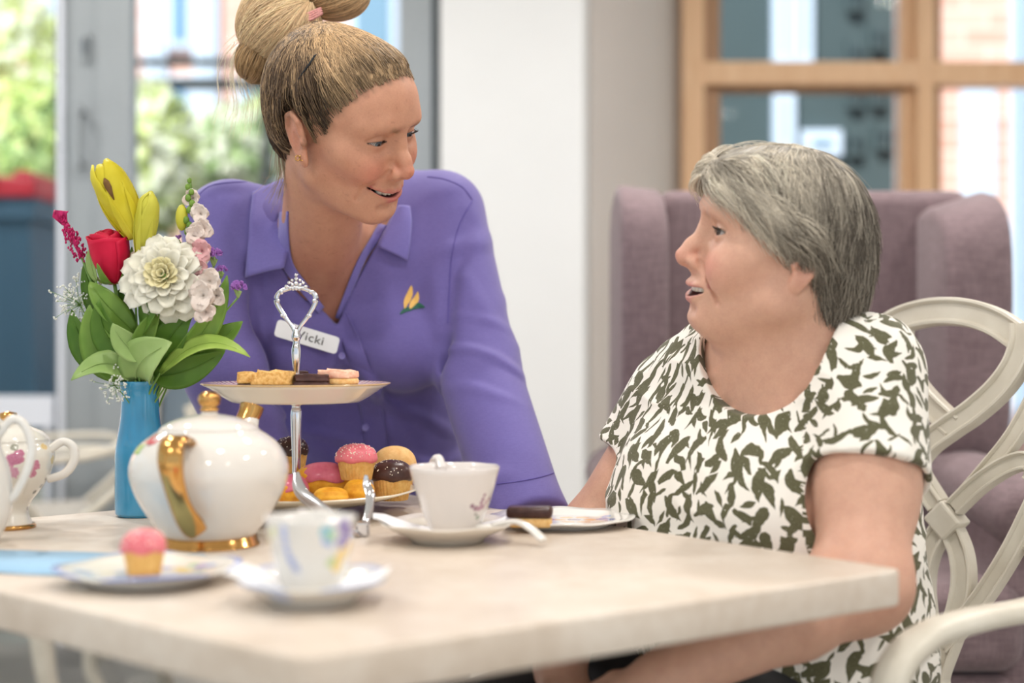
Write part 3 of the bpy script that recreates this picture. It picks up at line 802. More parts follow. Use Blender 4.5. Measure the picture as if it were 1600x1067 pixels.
for px, py, r_, c_ in ((738, 792, .0030, (104, 44, 74)), (743, 796, .0030, (120, 56, 84)), (749, 796, .0032, (150, 84, 112)), (754, 794, .0034, (150, 84, 112)), (752, 788, .0026, (140, 74, 104)), (755, 782, .0026, (130, 64, 96)), (757, 776, .0024, (130, 64, 96)), (759, 788, .0026, (160, 96, 124)), (764, 783, .0026, (150, 84, 112)), (768, 778, .0024, (160, 96, 124)), (746, 812, .0026, (126, 136, 116)), (743, 806, .0018, (120, 110, 100))):
    z = EYE - (py - CY) / (FPX / (sc_[1] - .04)) - (TZ + .0042); r = cup_r(z, .0512, .080, .0255, .72); X_ = (px - CX) / (FPX / (sc_[1] - .03)) - sc_[0] - .008
    a_ = math.cos(-.39) * X_ - math.sin(-.39) * -math.sqrt(max(0, r * r - X_ * X_)); b_ = math.sin(-.39) * X_ + math.cos(-.39) * -math.sqrt(max(0, r * r - X_ * X_))
    sprig.append((a_, b_, z, r_, c_))
M['cup_mid'] = china('white_sprig_cup', (226, 219, 215), sprig)
c1 = cup('white teacup with a small purple sprig, in the middle of the table', (sc_[0] + .008, sc_[1], TZ + .0042), cup_prof(.0512, .080, .0255, .72), M['cup_mid'], [(0, .040, .074), (.0, .056, .0865), (.0, .076, .074), (0, .070, .048), (0, .036, .032)], .39, wavy(8, .003, .051, .0002))
M['napkin'] = mat('white_paper', rgb(246, 246, 248), .8, 0, bump=.15, bscale=300)
M['napkin_blue'] = mat('pale_blue_paper', rgb(160, 198, 226), .8, .04, 12, bump=.1, bscale=300)
def napkin(label, loc, pts, m, rz=0, dome=None, t=.0012):
    """folded paper: outline in the local frame, following the dish below by dome(r)"""
    bm = bmesh.new(); V = [bm.verts.new((x, y, 0)) for x, y in pts]; f = bm.faces.new(V)
    bmesh.ops.subdivide_edges(bm, edges=bm.edges[:], cuts=7, use_grid_fill=True)
    bmesh.ops.triangulate(bm, faces=bm.faces[:])
    g = bmesh.ops.extrude_face_region(bm, geom=bm.faces[:])
    for v in g['geom']:
        if isinstance(v, bmesh.types.BMVert): v.co.z += t
    for v in bm.verts:
        if dome: v.co.z += dome(math.hypot(v.co.x, v.co.y))
        v.co.z += .0006 * (1 + math.sin(v.co.x * 90) * math.sin(v.co.y * 70))
    bmesh.ops.recalc_face_normals(bm, faces=bm.faces)
    o = bmobj('paper_napkin', bm, m, None, True); o.location = loc; o.rotation_euler = (0, 0, rz)
    return tag(o, label, 'napkin')
dome = lambda r: .006 + np.interp(r, [0, .03, R2 * .62, R2 * .85, R2, R2 * 1.2], [0.0, .0, .0055, .0125, .0195, .022])
n1 = napkin('white folded napkin on the middle saucer beneath the purple-sprig cup', (sc_[0], sc_[1], TZ + .0002), [(-.086, .024), (-.082, -.022), (-.028, -.012), (.028, -.012), (.062, .0), (.066, .028), (0.02, .045)], M['napkin'], 0, dome)
# white porcelain spoon resting on the saucer
a = Acc(); sp0 = np.array((sc_[0], sc_[1], 0))
pth = [(sc_[0] + .050, sc_[1] - .012, TZ + .0195, .8), (sc_[0] + .075, sc_[1] - .018, TZ + .0245, .9), (sc_[0] + .092, sc_[1] - .028, TZ + .019, 1), (sc_[0] + .104, sc_[1] - .040, TZ + .010, 1.05), (sc_[0] + .1075, sc_[1] - .0445, TZ + .0075, .7)]
a.tube(pth, 1, sec=[(.0062 * math.cos(q), .0036 * math.sin(q)) for q in np.linspace(0, 2 * PI, 12, endpoint=False)], sub=6)
a.ball((sc_[0] + .040, sc_[1] - .010, TZ + .0185), (.015, .010, .0035), 14, 8)
tag(a.out('teaspoon', M['bone']), 'white porcelain spoon with its handle over the edge of the middle saucer', 'spoon')
# --- front plate with a pink cupcake, blue napkin beneath
pf = on_z(232, 886, TZ + .014); R3 = 138 / (FPX / pf[1])
bl = [(-.058, .012, .012, .010, (96, 130, 180)), (-.050, -.008, .010, .009, (110, 150, 190)), (-.060, -.022, .012, .008, (140, 180, 200)), (.020, .030, .006, .008, (120, 96, 170)), (.030, .022, .006, .008, (238, 196, 90)), (.034, .006, .006, .010, (240, 206, 110)), (.050, .018, .009, .008, (110, 100, 180)),
      (.048, .000, .009, .007, (110, 160, 110)), (.058, .012, .011, .007, (110, 140, 200)), (-.035, .02, .006, .008, (240, 230, 170)), (.045, .032, .01, .006, (150, 190, 150))]
M['plate_front'] = china('blue_edged_flower_plate', (230, 226, 218), bl, rim=[(R3 * .965, R3 * 1.2, (140, 158, 214))])
dish('tea_plate', 'blue-edged scalloped tea plate with painted flowers under the single pink cupcake', 'plate', (pf[0], pf[1], TZ + .0016), plate_prof(R3, .014, .055), M['plate_front'], wavy(4, .045, R3, .002), .35)
nb = on_z(70, 872, TZ)
napkin('pale blue paper napkin lying under the front tea plate', (nb[0], nb[1], TZ + .0001), [(-.052, -.088), (.06, -.118), (.20, -.06), (.16, .022), (.10, .022), (-.08, .05), (-.15, .045)], M['napkin_blue'], 0, None, .001)
# --- front saucer and flower-painted cup
sf = on_z(489, 905, TZ + .02); R4 = 120 / (FPX / sf[1])
M['saucer_front'] = china('blue_painted_saucer', (230, 226, 218), [(.05, -.02, .012, .009, (130, 156, 220)), (.058, -.008, .014, .007, (150, 172, 226)), (-.05, -.02, .012, .010, (150, 172, 226)), (.04, -.035, .012, .006, (240, 214, 150))], rim=[(R4 * .97, R4 * 1.3, (188, 200, 230))])
dish('saucer', 'blue painted saucer under the flower-painted cup at the front of the table', 'saucer', (sf[0], sf[1], TZ), saucer_prof(R4, .022, .036), M['saucer_front'], wavy(4, .05, R4, .002), .8)
domef = lambda r: .006 + np.interp(r, [0, .03, R4 * .62, R4 * .85, R4, R4 * 1.2], [0.0, .0, .0055, .0125, .0195, .022])
napkin('white folded napkin on the front saucer beneath the flower-painted cup', (sf[0], sf[1], TZ + .0002), [(-.070, .030), (-.072, -.022), (-.026, -.022), (.026, -.016), (.062, -.008), (.066, .024), (0, .040)], M['napkin'], 0, domef)
Rc = .0385
def on_cup(px, py, R, c):          # point of a cup's wall in its own frame
    x = (px - CX) / FPX * c[1] - c[0]; z = EYE - (py - CY) / FPX * (c[1] - R * .8) - c[2]
    return (x, -math.sqrt(max(R * R - x * x, 0)), z)
cc = (sf[0] - .002, sf[1], TZ + .0042)
def wall(px, py):
    z = EYE - (py - CY) / FPX * (cc[1] - .033) - cc[2]; R = .026 + (Rc - .026) * max(0, (z - .012) / .058) ** .8 if z > .012 else .026
    return on_cup(px, py, R, cc)
cb = [(*wall(x, y), r * 1.25, c) for x, y, r, c in ((452, 826, .0030, (160, 176, 230)), (452, 838, .0030, (140, 160, 220)), (454, 850, .0030, (130, 150, 212)), (457, 862, .0030, (120, 142, 206)), (463, 874, .0030, (116, 136, 200)), (470, 886, .0030, (120, 136, 190)),
      (518, 832, .0052, (100, 176, 200)), (520, 844, .0050, (120, 150, 214)), (524, 838, .004, (130, 190, 150)), (543, 826, .0058, (100, 76, 156)), (546, 838, .0062, (92, 66, 150)), (540, 848, .0050, (110, 90, 170)), (546, 860, .0046, (236, 186, 70)), (538, 872, .0052, (238, 190, 74)), (531, 884, .0056, (240, 194, 80)), (524, 880, .004, (170, 190, 110)),
      (421, 832, .0045, (240, 248, 246)), (432, 834, .0042, (200, 206, 140)), (424, 850, .0048, (240, 210, 110)))]
M['cup_front'] = china('flower_painted_cup', (226, 223, 218), cb)
cup('blue and yellow flower-painted teacup at the front of the table', cc, cup_prof(Rc, .070, .024, .8), M['cup_front'], [(-.008, .034, .060), (-.014, .050, .066), (-.018, .060, .054), (-.016, .052, .034), (-.008, .028, .024)], 0, wavy(4, .03, Rc, .0008))
# --- teapot
tp = on_z(330, 851, TZ); tpc = (tp[0] - .002, tp[1] + .0, TZ)
M['pot_white'] = china('glazed_white_pot', (226, 221, 214), rough=.08)
M['pot_print'] = china('green_red_print', (120, 170, 80), [(-.0, .0, 0, .001, (200, 60, 70))])
T = thing('teapot', 'round white teapot with gold handle and gold knob', 'teapot', tpc)
lathe('foot_ring', [(.048, .012), (.052, .009), (.053, .003), (.055, .002), (.0555, .0), (.03, .0), (.03, .012)], M['gold'], T, 64)
body = [(.03, .010), (.047, .010), (.054, .016), (.066, .032), (.078, .052), (.0855, .072), (.087, .085), (.0835, .099), (.075, .112), (.0640, .121), (.0555, .1265), (.0545, .1285), (.0535, .1285), (.0530, .126), (.03, .11), (.03, .03)]
lathe('pot_body', [tuple(p[:2]) for p in smooth_path([(a, b, 0) for a, b in body[:12]], 4)] + body[12:], M['pot_white'], T, 96)
ld_ = lathe('lid', [tuple(p[:2]) for p in smooth_path([(.0535, .1284, 0), (.0530, .1300, 0), (.047, .1345, 0), (.033, .140, 0), (.018, .1435, 0), (.010, .1450, 0), (.008, .1480, 0)], 4)] + [(0, .148)], M['pot_white'], T, 72)
lathe('knob', [(.0085, .1478), (.0105, .149), (.0105, .1505), (.008, .152), (.0115, .156), (.0128, .161), (.0115, .166), (.007, .1695), (0, .1705)], M['gold'], ld_, 32)
# handle: a flat gold strap standing off the body towards the camera side
ha = -PI / 2 - .14; hd = np.array((math.cos(ha), math.sin(ha)))
def hp(r, z, s=0.0): return (hd[0] * r - hd[1] * s, hd[1] * r + hd[0] * s, z)
hpts = [(*hp(.068, .116, -.001), .9), (*hp(.092, .1235, -.001), 1.0), (*hp(.108, .119, -.001), 1.0), (*hp(.115, .102, 0), .98), (*hp(.112, .082, .002), .85), (*hp(.104, .060, .005), .80), (*hp(.095, .043, .009), .86), (*hp(.085, .031, .013), .92), (*hp(.076, .0235, .016), .75)]
hs = smooth_path(hpts, 8)
V, F = sweep(hs, [(-.0135, -.0025), (-.011, -.0045), (.011, -.0045), (.0135, -.0025), (.0135, .0015), (.009, .0042), (-.009, .0042), (-.0135, .0015)], up=np.gradient(hs[:, :3], axis=0) @ np.array(((0, 0, 0), (0, 0, 0), (0, 0, 0)), float) + np.array([(*(hd * 1.0), .35)] * len(hs)), radii=hs[:, 3])
hm = meshobj('handle', V, F, M['gold'], T)
# spout on the far side, tip in gold
sa = -ha * 1.0; sd_ = -hd
spt = [(*(sd_ * .070), .045, 1.35), (*(sd_ * .100), .072, 1.0), (*(sd_ * .120), .108, .75), (*(sd_ * .136), .133, .62)]
a = Acc(); a.tube([(p[0], p[1], p[2], p[3]) for p in spt], .020, 16, 8); a.out('spout', M['pot_white'], T)
tip = spt[-1]; a = Acc(); a.tube([(tip[0] - .004, tip[1] - .004, tip[2] - .006, 1), (tip[0] + .001, tip[1] + .001, tip[2] + .006, 1.08), (tip[0] + .003, tip[1] + .004, tip[2] + .014, 1.15)], .0128, 16, 4); a.out('spout_tip', M['gold'], T)
# printed band on the shoulder at the left
M['print_g'] = mat('green_print', rgb(128, 178, 84), .15, .2, 300); M['print_r'] = mat('red_print', rgb(196, 72, 84), .15, .15, 300)
for m_, a0, a1, z0, z1 in (('print_g', PI + .05, PI + .62, .1035, .1160), ('print_r', PI + .52, PI + .85, .1150, .1215)):
    V = []; F = []
    pb = np.array(body[:12])
    for i in range(9):
        an = a0 + (a1 - a0) * i / 8
        for j in range(5):
            z = z0 + (z1 - z0) * j / 4 + (.004 * math.sin(i * .9) if j else 0); r = np.interp(z, pb[6:, 1], pb[6:, 0]) + .0008
            V.append((r * math.cos(an), r * math.sin(an), z))
    for i in range(8):
        for j in range(4): F.append((i * 5 + j, (i + 1) * 5 + j, (i + 1) * 5 + j + 1, i * 5 + j + 1))
    meshobj('painted_leaf', V, F, M[m_], T)
# --- floral sugar urn with two handles at the left edge
uc = on_z(9, 828, TZ); U = (uc[0] - .004, uc[1] + .02, TZ)
sU = FPX / U[1]
def up(x, y, r=.045):
    z = (EYE - (y - CY) / (FPX / (U[1] - .035)) - U[2]) / .84; r = np.interp(z, [.024, .036, .052, .076, .098, .112, .122], [.023, .026, .036, .048, .0535, .0525, .048]); X_ = (x - CX) / (FPX / (U[1] - .035)) - U[0]
    return (X_, -math.sqrt(max(0, r * r - X_ * X_)), z)
ub = [(*up(x, y, R), r, c) for x, y, R, r, c in ((18, 722, .052, .0105, (178, 60, 116)), (30, 716, .052, .0085, (168, 40, 96)), (24, 736, .05, .0085, (196, 110, 150)), (34, 708, .052, .006, (160, 36, 90)), (52, 728, .052, .0085, (182, 70, 110)), (48, 740, .05, .006, (176, 60, 104)), (70, 722, .052, .0065, (216, 184, 80)), (60, 700, .052, .005, (222, 180, 90)), (27, 698, .05, .005, (110, 110, 84)),
      (57, 752, .046, .0030, (50, 48, 40)), (50, 763, .044, .0034, (48, 46, 40)), (43, 772, .042, .0034, (52, 50, 42)), (47, 781, .036, .0022, (60, 58, 50)), (34, 792, .034, .0034, (56, 44, 40)), (31, 800, .032, .0036, (66, 46, 42)), (60, 762, .042, .0024, (70, 80, 120)), (66, 752, .044, .0030, (90, 90, 60)), (60, 775, .04, .0022, (86, 84, 96)))]
M['urn'] = china('rose_print_china', (230, 226, 216), ub)
G = thing('sugar_urn', 'rose printed sugar urn with gold trim at the left edge of the table', 'urn', U); G.scale = (1, 1, .84)
up_ = [(.028, .006), (.026, .012), (.023, .024), (.026, .036), (.036, .052), (.048, .076), (.0535, .098), (.0525, .112), (.048, .122), (.047, .126)]
lathe('urn_body', [(0, .006)] + [tuple(p[:2]) for p in smooth_path([(a, b, 0) for a, b in up_], 4)] + [(.0445, .126), (.044, .12), (0, .05)], M['urn'], G, 72)
lathe('gold_foot', [(0, 0), (.0315, 0), (.0325, .003), (.031, .006), (.0285, .0062), (.0, .0062)], M['gold'], G, 48)
ul = lathe('lid', [(.0475, .1262), (.047, .129), (.040, .138), (.026, .146), (.012, .150), (.008, .153), (0, .154)], M['urn'], G, 48)
lathe('lid_knob', [(.006, .1535), (.011, .159), (.010, .165), (0, .168)], M['gold'], ul, 20)
for s in (1, -1):
    a = Acc(); a.tube([(s * .0500, 0, .112), (s * .066, 0, .124), (s * .078, 0, .116), (s * .079, 0, .096), (s * .068, 0, .078), (s * .047, 0, .070)], 1, sec=[(.0058 * math.cos(q), .0034 * math.sin(q)) for q in np.linspace(0, 2 * PI, 12, endpoint=False)], sub=7, up=(0, 1, 0)); h_ = a.out('handle', M['bone'], G)
    a = Acc(); a.tube([(s * .0505, -.001, .1155), (s * .0665, -.001, .1277), (s * .0818, -.001, .117), (s * .0828, -.001, .0955), (s * .070, -.001, .0745)], .0012, 6, 7); a.out('gold_line', M['gold'], h_)
# --- plain white jug nearer the camera, cut by the frame
J = thing('milk_jug', 'plain white milk jug with a loop handle at the left edge of the frame', 'jug', (on_z(-46, 850, TZ)[0], on_z(-46, 850, TZ)[1], TZ))
lathe('jug_body', [(0, .002), (.026, .0), (.030, .003)] + [tuple(p[:2]) for p in smooth_path([(.030, .004, 0), (.042, .03, 0), (.0450, .055, 0), (.041, .085, 0), (.032, .108, 0), (.034, .128, 0)], 4)] + [(.0315, .128), (.030, .108), (.038, .085), (.042, .055), (.03, .01), (0, .008)], M['bone'], J, 56)
a = Acc(); a.tube([(.030, 0, .120), (.046, 0, .1385), (.060, 0, .1320), (.068, 0, .108), (.063, 0, .082), (.050, 0, .056), (.042, 0, .048)], 1, sec=[(.0050 * math.cos(q), .0044 * math.sin(q)) for q in np.linspace(0, 2 * PI, 12, endpoint=False)], sub=7, up=(0, 1, 0)); a.out('handle', M['bone'], J)
lathe('neck_ring', [(.030, .134), (.0345, .1285), (.036, .131), (.034, .136), (.02, .150), (.008, .156), (0, .157)], M['bone'], J, 40)
# ---------------------------------------------------------------- two-tier cake stand
ks = np.array((P3(463, 0, 1.85)[0], 1.85)); kz = lambda py: EYE - (py - CY) / FPX * ks[1]
M['cream_china'] = china('cream_plate', (238, 228, 204), rough=.15)
Rl, Ru = .156, .1225
M['stripe_plate'] = china('pink_striped_plate', (240, 232, 220), stripes=(Ru * .80, Ru * .985, 84, .34, ((196, 60, 96), (226, 140, 160))), rim=[(Ru * .985, Ru * 1.1, (216, 180, 130))])
K = thing('cake_stand', 'two tier china cake stand with a silver stem and crown handle', 'cake stand', (ks[0], ks[1], TZ))
lathe('lower_plate', [(0, .004), (.046, .004), (.048, 0), (.052, 0), (.054, .004), (.056, .012)] + [(r, z + .013) for r, z in plate_prof(Rl, .020, .075, .66)[5:]], M['cream_china'], K, 96, wavy(10, .008, Rl))
zu = kz(599) - TZ
o = lathe('upper_plate', [(r, z + zu - .024) for r, z in [(0, .0005), (.083, .0), (.0885, .003), (.0975, .0085), (.112, .0185), (Ru, .0235), (Ru + .0004, .0246), (Ru - .001, .0252), (.112, .0218), (.100, .0200), (.092, .0190), (0, .0190)]], M['stripe_plate'], K, 96)
st = lathe('stem', [tuple(p[:2]) for p in smooth_path([(.0070, .0200, 0), (.0085, .0215, 0), (.0072, .025, 0), (.0060, .04, 0), (.0056, .065, 0), (.0068, .10, 0), (.0078, zu - .040, 0), (.0060, zu - .030, 0), (.0085, zu - .0275, 0), (.0085, zu - .0242, 0)], 4)], M['chrome'], K, 20)
zh = kz(520) - TZ
st2 = lathe('upper_stem', [tuple(p[:2]) for p in smooth_path([(.0085, zu - .0049, 0), (.0085, zu - .003, 0), (.0052, zu - .001, 0), (.0058, zu + .005, 0), (.0042, zu + .014, 0), (.0060, zu + .030, 0), (.0066, zu + .044, 0), (.0044, zu + .054, 0), (.0064, zh - .006, 0), (.0054, zh - .001, 0), (.0040, zh + .004, 0)], 4)], M['chrome'], K, 20)
hd_ = Acc()
for s in (1, -1):
    L = [(463 + s * (x - 463), y) for x, y in ((463.5, 522), (470, 509), (480, 496), (491, 478), (494, 467), (489, 457), (478, 452), (463, 448))]
    hd_.tube([((x - CX) / FPX * ks[1] - ks[0], 0, kz(y) - TZ, r) for (x, y), r in zip(L, (1.1, .9, 1, 1.15, 1.2, 1.1, 1, 1))], .0031, 9, 6)
    for x, y, r in ((480 , 494, .0030), (483, 493, .0026), (492, 470, .0038), (486, 456, .0036)):
        hd_.ball(((463 + s * (x + (2 if y > 480 else 0) - 463) - CX) / FPX * ks[1] - ks[0], -.001, kz(y) - TZ), r)
hp_ = hd_.out('handle_loop', M['chrome'], K)
cr = Acc()
for x, y, r in ((463, 430, .0026), (463, 436, .0030), (457, 438, .0024), (469, 438, .0024), (452, 442, .0026), (474, 442, .0026), (463, 443, .0036), (457, 445, .0028), (469, 445, .0028), (448, 448, .0030), (478, 448, .0030), (453, 450, .003), (473, 450, .003), (463, 450, .0034), (458, 451, .003), (468, 451, .003)):
    cr.ball(((x - CX) / FPX * ks[1] - ks[0], -.001, kz(y) - TZ), r, 9, 6)
cr.out('crown', M['chrome'], hp_)
# ---------------------------------------------------------------- cakes
def crumb(name, a, b, scale=180, rough=.8, bump=.6, spec=.3, **kw):
    t = NT(name); c = t.coord(); n = t.noise(c, scale, 5, .65)
    t.set(col=t.ramp(n, [(.32, rgb(*a)), (.66, rgb(*b))]), rough=rough, spec=spec, sss=.08, ssss=.004, **kw); t.bump(n, bump, .0015); return t.m
M['sponge'] = crumb('sponge_paper', (214, 160, 84), (236, 194, 122), 120)
M['sponge_y'] = crumb('yellow_sponge', (216, 140, 26), (244, 186, 62), 60, .5, .3)
M['pink_ice'] = crumb('pink_icing', (214, 104, 116), (232, 132, 140), 60, .35, .15)
M['pink_glaze'] = crumb('pink_glaze', (206, 100, 124), (222, 126, 146), 40, .22, .1)
M['choc'] = crumb('chocolate_icing', (58, 36, 32), (84, 56, 50), 60, .3, .15)
M['crumble'] = crumb('golden_crumble', (206, 146, 66), (244, 206, 136), 220, .85, 1.0)
M['biscuit'] = crumb('biscuit', (222, 170, 100), (242, 206, 146), 160, .8, .4)
M['pink_crisp'] = crumb('pink_topping', (232, 168, 140), (246, 204, 178), 140, .7, .6)
M['vanilla'] = crumb('plain_cake_top', (226, 172, 104), (240, 198, 136), 110, .7, .4)
M['pearl'] = mat('sugar_pearls', rgb(250, 240, 222), .3)
def cupcake(label, loc, r, h, icing, group=None, sprinkle=90, seed=1, drip=False, tilt=(0, 0), bottom=.76):
    t = thing('cupcake', label, 'cupcake', loc, seed * .7, group); t.rotation_euler[0] = tilt[0]; t.rotation_euler[1] = tilt[1]
    hc = h * .54
    V = []; F = []; n = 120
    rows = [(0, 0), (bottom * r * .97, 0), (bottom * r, .001), (r * .93, hc * .95), (r * .95, hc), (r * .5, hc * 1.02), (0, hc * 1.02)]
    for k in range(n):
        a = 2 * PI * k / n; fl = 1 + .022 * math.cos(30 * a)
        for j, (q, z) in enumerate(rows): V.append((q * (fl if 1 <= j <= 4 else 1) * math.cos(a), q * (fl if 1 <= j <= 4 else 1) * math.sin(a), z))
    m_ = len(rows)
    for k in range(n):
        for j in range(m_ - 1): F.append((k * m_ + j, ((k + 1) % n) * m_ + j, ((k + 1) % n) * m_ + j + 1, k * m_ + j + 1))
    meshobj('paper_case', V, F, M['sponge'], t)
    R_ = np.random.RandomState(seed); ph = R_.rand(6) * 6
    def md(a, q, z):
        k = 1 + .03 * math.sin(3 * a + ph[0]) + .02 * math.sin(7 * a + ph[1])
        lo = max(0, (hc * 1.12 - z) / (hc * .2))
        return q * k, z - lo * .0016 * (1 + math.sin(5 * a + ph[2]))
    top = [(r * .90, hc * .96), (r * 1.03, hc * 1.0), (r * 1.06, hc * 1.10)] + [(r * 1.04 * math.cos(q) ** .85, hc * 1.12 + (h - hc * 1.12) * math.sin(q)) for q in np.linspace(.12, PI / 2 - .001, 10)]
    tp_ = lathe('icing', top + [(0, h)], icing, t, 56, md)
    if sprinkle:
        a = Acc()
        for k in range(sprinkle):
            q = math.acos(R_.rand() ** .7) if True else 0; an = R_.rand() * 2 * PI
            el_ = PI / 2 - q * .95
            rr = r * 1.045 * math.cos(el_) ** .85; z = hc * 1.12 + (h - hc * 1.12) * math.sin(el_)
            rr, z = md(an, rr, z)
            a.ball((rr * math.cos(an), rr * math.sin(an), z), .00055 + .0004 * R_.rand(), 6, 4)
        o = a.out('sprinkles', M['pearl'], tp_); o['kind'] = 'stuff'
    if drip:
        a = Acc(); a.tube([(-.002, -r * .98, hc * .98, 1), (-.002, -r * .96, hc * .8, .8), (-.002, -r * .93, hc * .58, 1.1), (-.002, -r * .91, hc * .5, .5)], .0014, 7, 4); a.out('drip', icing, t)
    return t
def atp(px, py, z, ddepth=None):
    p = on_z(px, py, z); return (p[0], p[1], z)
zl = TZ + .0198
def at_d(px, d, z): return (P3(px, 0, d)[0], d, z)
cupcake('pink iced mini cupcake on the front tea plate', (pf[0] - .003, pf[1] - .004, TZ + .0085), .0200, .0420, M['pink_ice'], None, 60, 2)
cupcake('pink iced cupcake with white sprinkles on the lower tier of the cake stand', at_d(557, 1.822, zl + .0285), .0255, .046, M['pink_ice'], None, 130, 3)
cupcake('plain topped cupcake behind the chocolate one on the lower tier', at_d(617, 1.925, zl), .0285, .064, M['vanilla'], None, 0, 4)
cupcake('chocolate cupcake with a drip at the right end of the lower tier', at_d(613, 1.845, zl), .0265, .052, M['choc'], None, 45, 5, True)
cupcake('chocolate cupcake behind the silver stem on the lower tier', at_d(455, 1.925, zl + .0285), .0230, .048, M['choc'], None, 70, 6)
def eclair(label, loc, L, W, H, rz, seed=1, group=None, pitch=0):
    """yellow bun with grooves, pink glaze poured over the top"""
    t = thing('iced_bun', label, 'bun', loc, rz, group); t.rotation_euler[1] = pitch
    def grid(nu, nv, f):
        V = [f(i / nu, j / nv) for i in range(nu + 1) for j in range(nv)]; F = []
        for i in range(nu):
            for j in range(nv): F.append((i * nv + j, (i + 1) * nv + j, (i + 1) * nv + (j + 1) % nv, i * nv + (j + 1) % nv))
        return V, F
    def fb(u, v):
        x = (u * 2 - 1); k = max(0, 1 - abs(x) ** 2.6) ** .5; a = 2 * PI * v
        g = 1 + .035 * math.cos(9 * a)
        return (x * L / 2, W / 2 * k * math.cos(a) * g, H / 2 * (1 + k * math.sin(a) * g * (1 if math.sin(a) > 0 else .98)))
    V, F = grid(28, 54, fb); meshobj('bun', V, F, M['sponge_y'], t)
    def fg(u, v):
        x = (u * 2 - 1); k = max(0, 1 - abs(x) ** 2.6) ** .5
        a = -.10 + .25 * math.sin(u * 9 + seed) * .5 + (PI + .20) * v
        return (x * L / 2 * .88, (W / 2 * k + .0012) * math.cos(a) * 1.04, H / 2 * (1 + (k * 1.04 + .05) * math.sin(a)))
    V = []; F = []; nu, nv = 26, 16
    for i in range(nu + 1):
        for j in range(nv + 1): V.append(fg(.06 + .86 * i / nu, j / nv))
    for i in range(nu):
        for j in range(nv): a = i * (nv + 1) + j; F.append((a, a + nv + 1, a + nv + 2, a + 1))
    o = meshobj('glaze', V, F, M['pink_glaze'], t); md = o.modifiers.new('thick', 'SOLIDIFY'); md.thickness = .0025; md.offset = 1
    return t
eclair('pink glazed bun behind the tongs in the middle of the lower tier', at_d(505, 1.835, zl + .008), .074, .040, .040, .25, 1)
eclair('pink glazed bun left of the silver stem, partly behind the teapot', at_d(452, 1.80, zl), .058, .040, .036, .9, 2)
def yellow(label, loc, L, W, H, rz):
    t = thing('friand', label, 'cake', loc, rz); V = []; F = []; nu, nv = 24, 48
    for i in range(nu + 1):
        x = i / nu * 2 - 1; k = max(0, 1 - abs(x) ** 3) ** .5
        for j in range(nv):
            a = 2 * PI * j / nv; g = 1 + .05 * math.cos(8 * a)
            V.append((x * L / 2, W / 2 * k * math.cos(a) * g, H / 2 * (1 + k * math.sin(a) * g)))
    for i in range(nu):
        for j in range(nv): F.append((i * nv + j, (i + 1) * nv + j, (i + 1) * nv + (j + 1) % nv, i * nv + (j + 1) % nv))
    meshobj('cake_body', V, F, M['sponge_y'], t); return t
yellow('yellow ridged cake left of centre at the front of the lower tier', at_d(517, 1.765, zl), .044, .034, .024, .08)
yellow('yellow ridged cake behind the right tongs arm on the lower tier', at_d(561, 1.80, zl), .040, .034, .030, -.2)
yellow('yellow ridged cake carrying the chocolate cupcake behind the stem', at_d(455, 1.925, zl), .050, .042, .029, .3)
yellow('yellow ridged cake at the left end of the lower tier beside the teapot', at_d(430, 1.80, zl), .034, .03, .026, .5)
# slices on the upper tier
zs = TZ + zu - .0050 + .0002
def slab(label, name, loc, sz, layers, rz, lump=0.0, seed=0):
    t = thing(name, label, 'cake slice', loc, rz); z = 0
    for nm, m, h, grow in layers:
        h *= 1.28
        bm = bmesh.new(); add_box(bm, (0, 0, z + h / 2), (sz[0] * grow, sz[1] * grow, h), None, min(.002, h * .3), 2)
        if lump and nm in ('crumble_top', 'topping'):
            bmesh.ops.subdivide_edges(bm, edges=bm.edges[:], cuts=3, use_grid_fill=True)
            for v in bm.verts:
                n = float(vnoise(np.array([v.co], np.float32), 170, seed)[0]) + .6 * float(vnoise(np.array([v.co], np.float32), 420, seed + 3)[0])
                k = lump * (n + .25); v.co.z += k * (1 if v.co.z > z + h * .4 else .1); v.co.x *= 1 + .10 * n; v.co.y *= 1 + .10 * n
        bmobj(nm, bm, m, t, True); z += h + .00005
    return t
slab('crumble topped slice at the left end of the upper tier', 'crumble_slice', at_d(393, 1.80, zs), (.036, .034), [('base', M['choc'], .005, 1), ('crumble_top', M['crumble'], .009, 1.0)], .2, .004, 1)
slab('crumble topped slice beside the silver stem on the upper tier', 'crumble_slice', at_d(428, 1.785, zs), (.050, .034), [('base', M['choc'], .004, .98), ('crumble_top', M['crumble'], .011, 1.0)], -.1, .005, 5)
slab('dark chocolate slice lying behind the stem on the upper tier', 'chocolate_slice', at_d(452, 1.87, zs), (.05, .032), [('base', M['choc'], .008, 1), ('topping', M['choc'], .008, .97)], .3, .001, 8)
slab('dark chocolate slice in front of the stem on the upper tier', 'chocolate_slice', at_d(488, 1.785, zs), (.045, .030), [('base', M['choc'], .007, 1), ('topping', M['choc'], .007, .97)], 0, .0012, 11)
slab('pink topped biscuit slice at the right of the upper tier', 'pink_slice', at_d(529, 1.80, zs), (.044, .036), [('base', M['choc'], .004, 1), ('biscuit', M['biscuit'], .006, .97), ('topping', M['pink_crisp'], .007, .95)], -.25, .0025, 14)
# chocolate topped finger on the right plate
cf = at_d(829, 1.672, TZ + .0072)
t = thing('chocolate_finger', 'chocolate topped biscuit finger on the tea plate nearest the seated woman', 'biscuit', cf, -.08)
bm = bmesh.new(); add_box(bm, (0, 0, .0060), (.050, .028, .012), None, .004, 3); bmobj('biscuit', bm, M['biscuit'], t, True)
bm = bmesh.new(); add_box(bm, (-.001, 0, .0175), (.054, .031, .0130), None, .005, 4); bmobj('chocolate_top', bm, M['choc'], t, True)
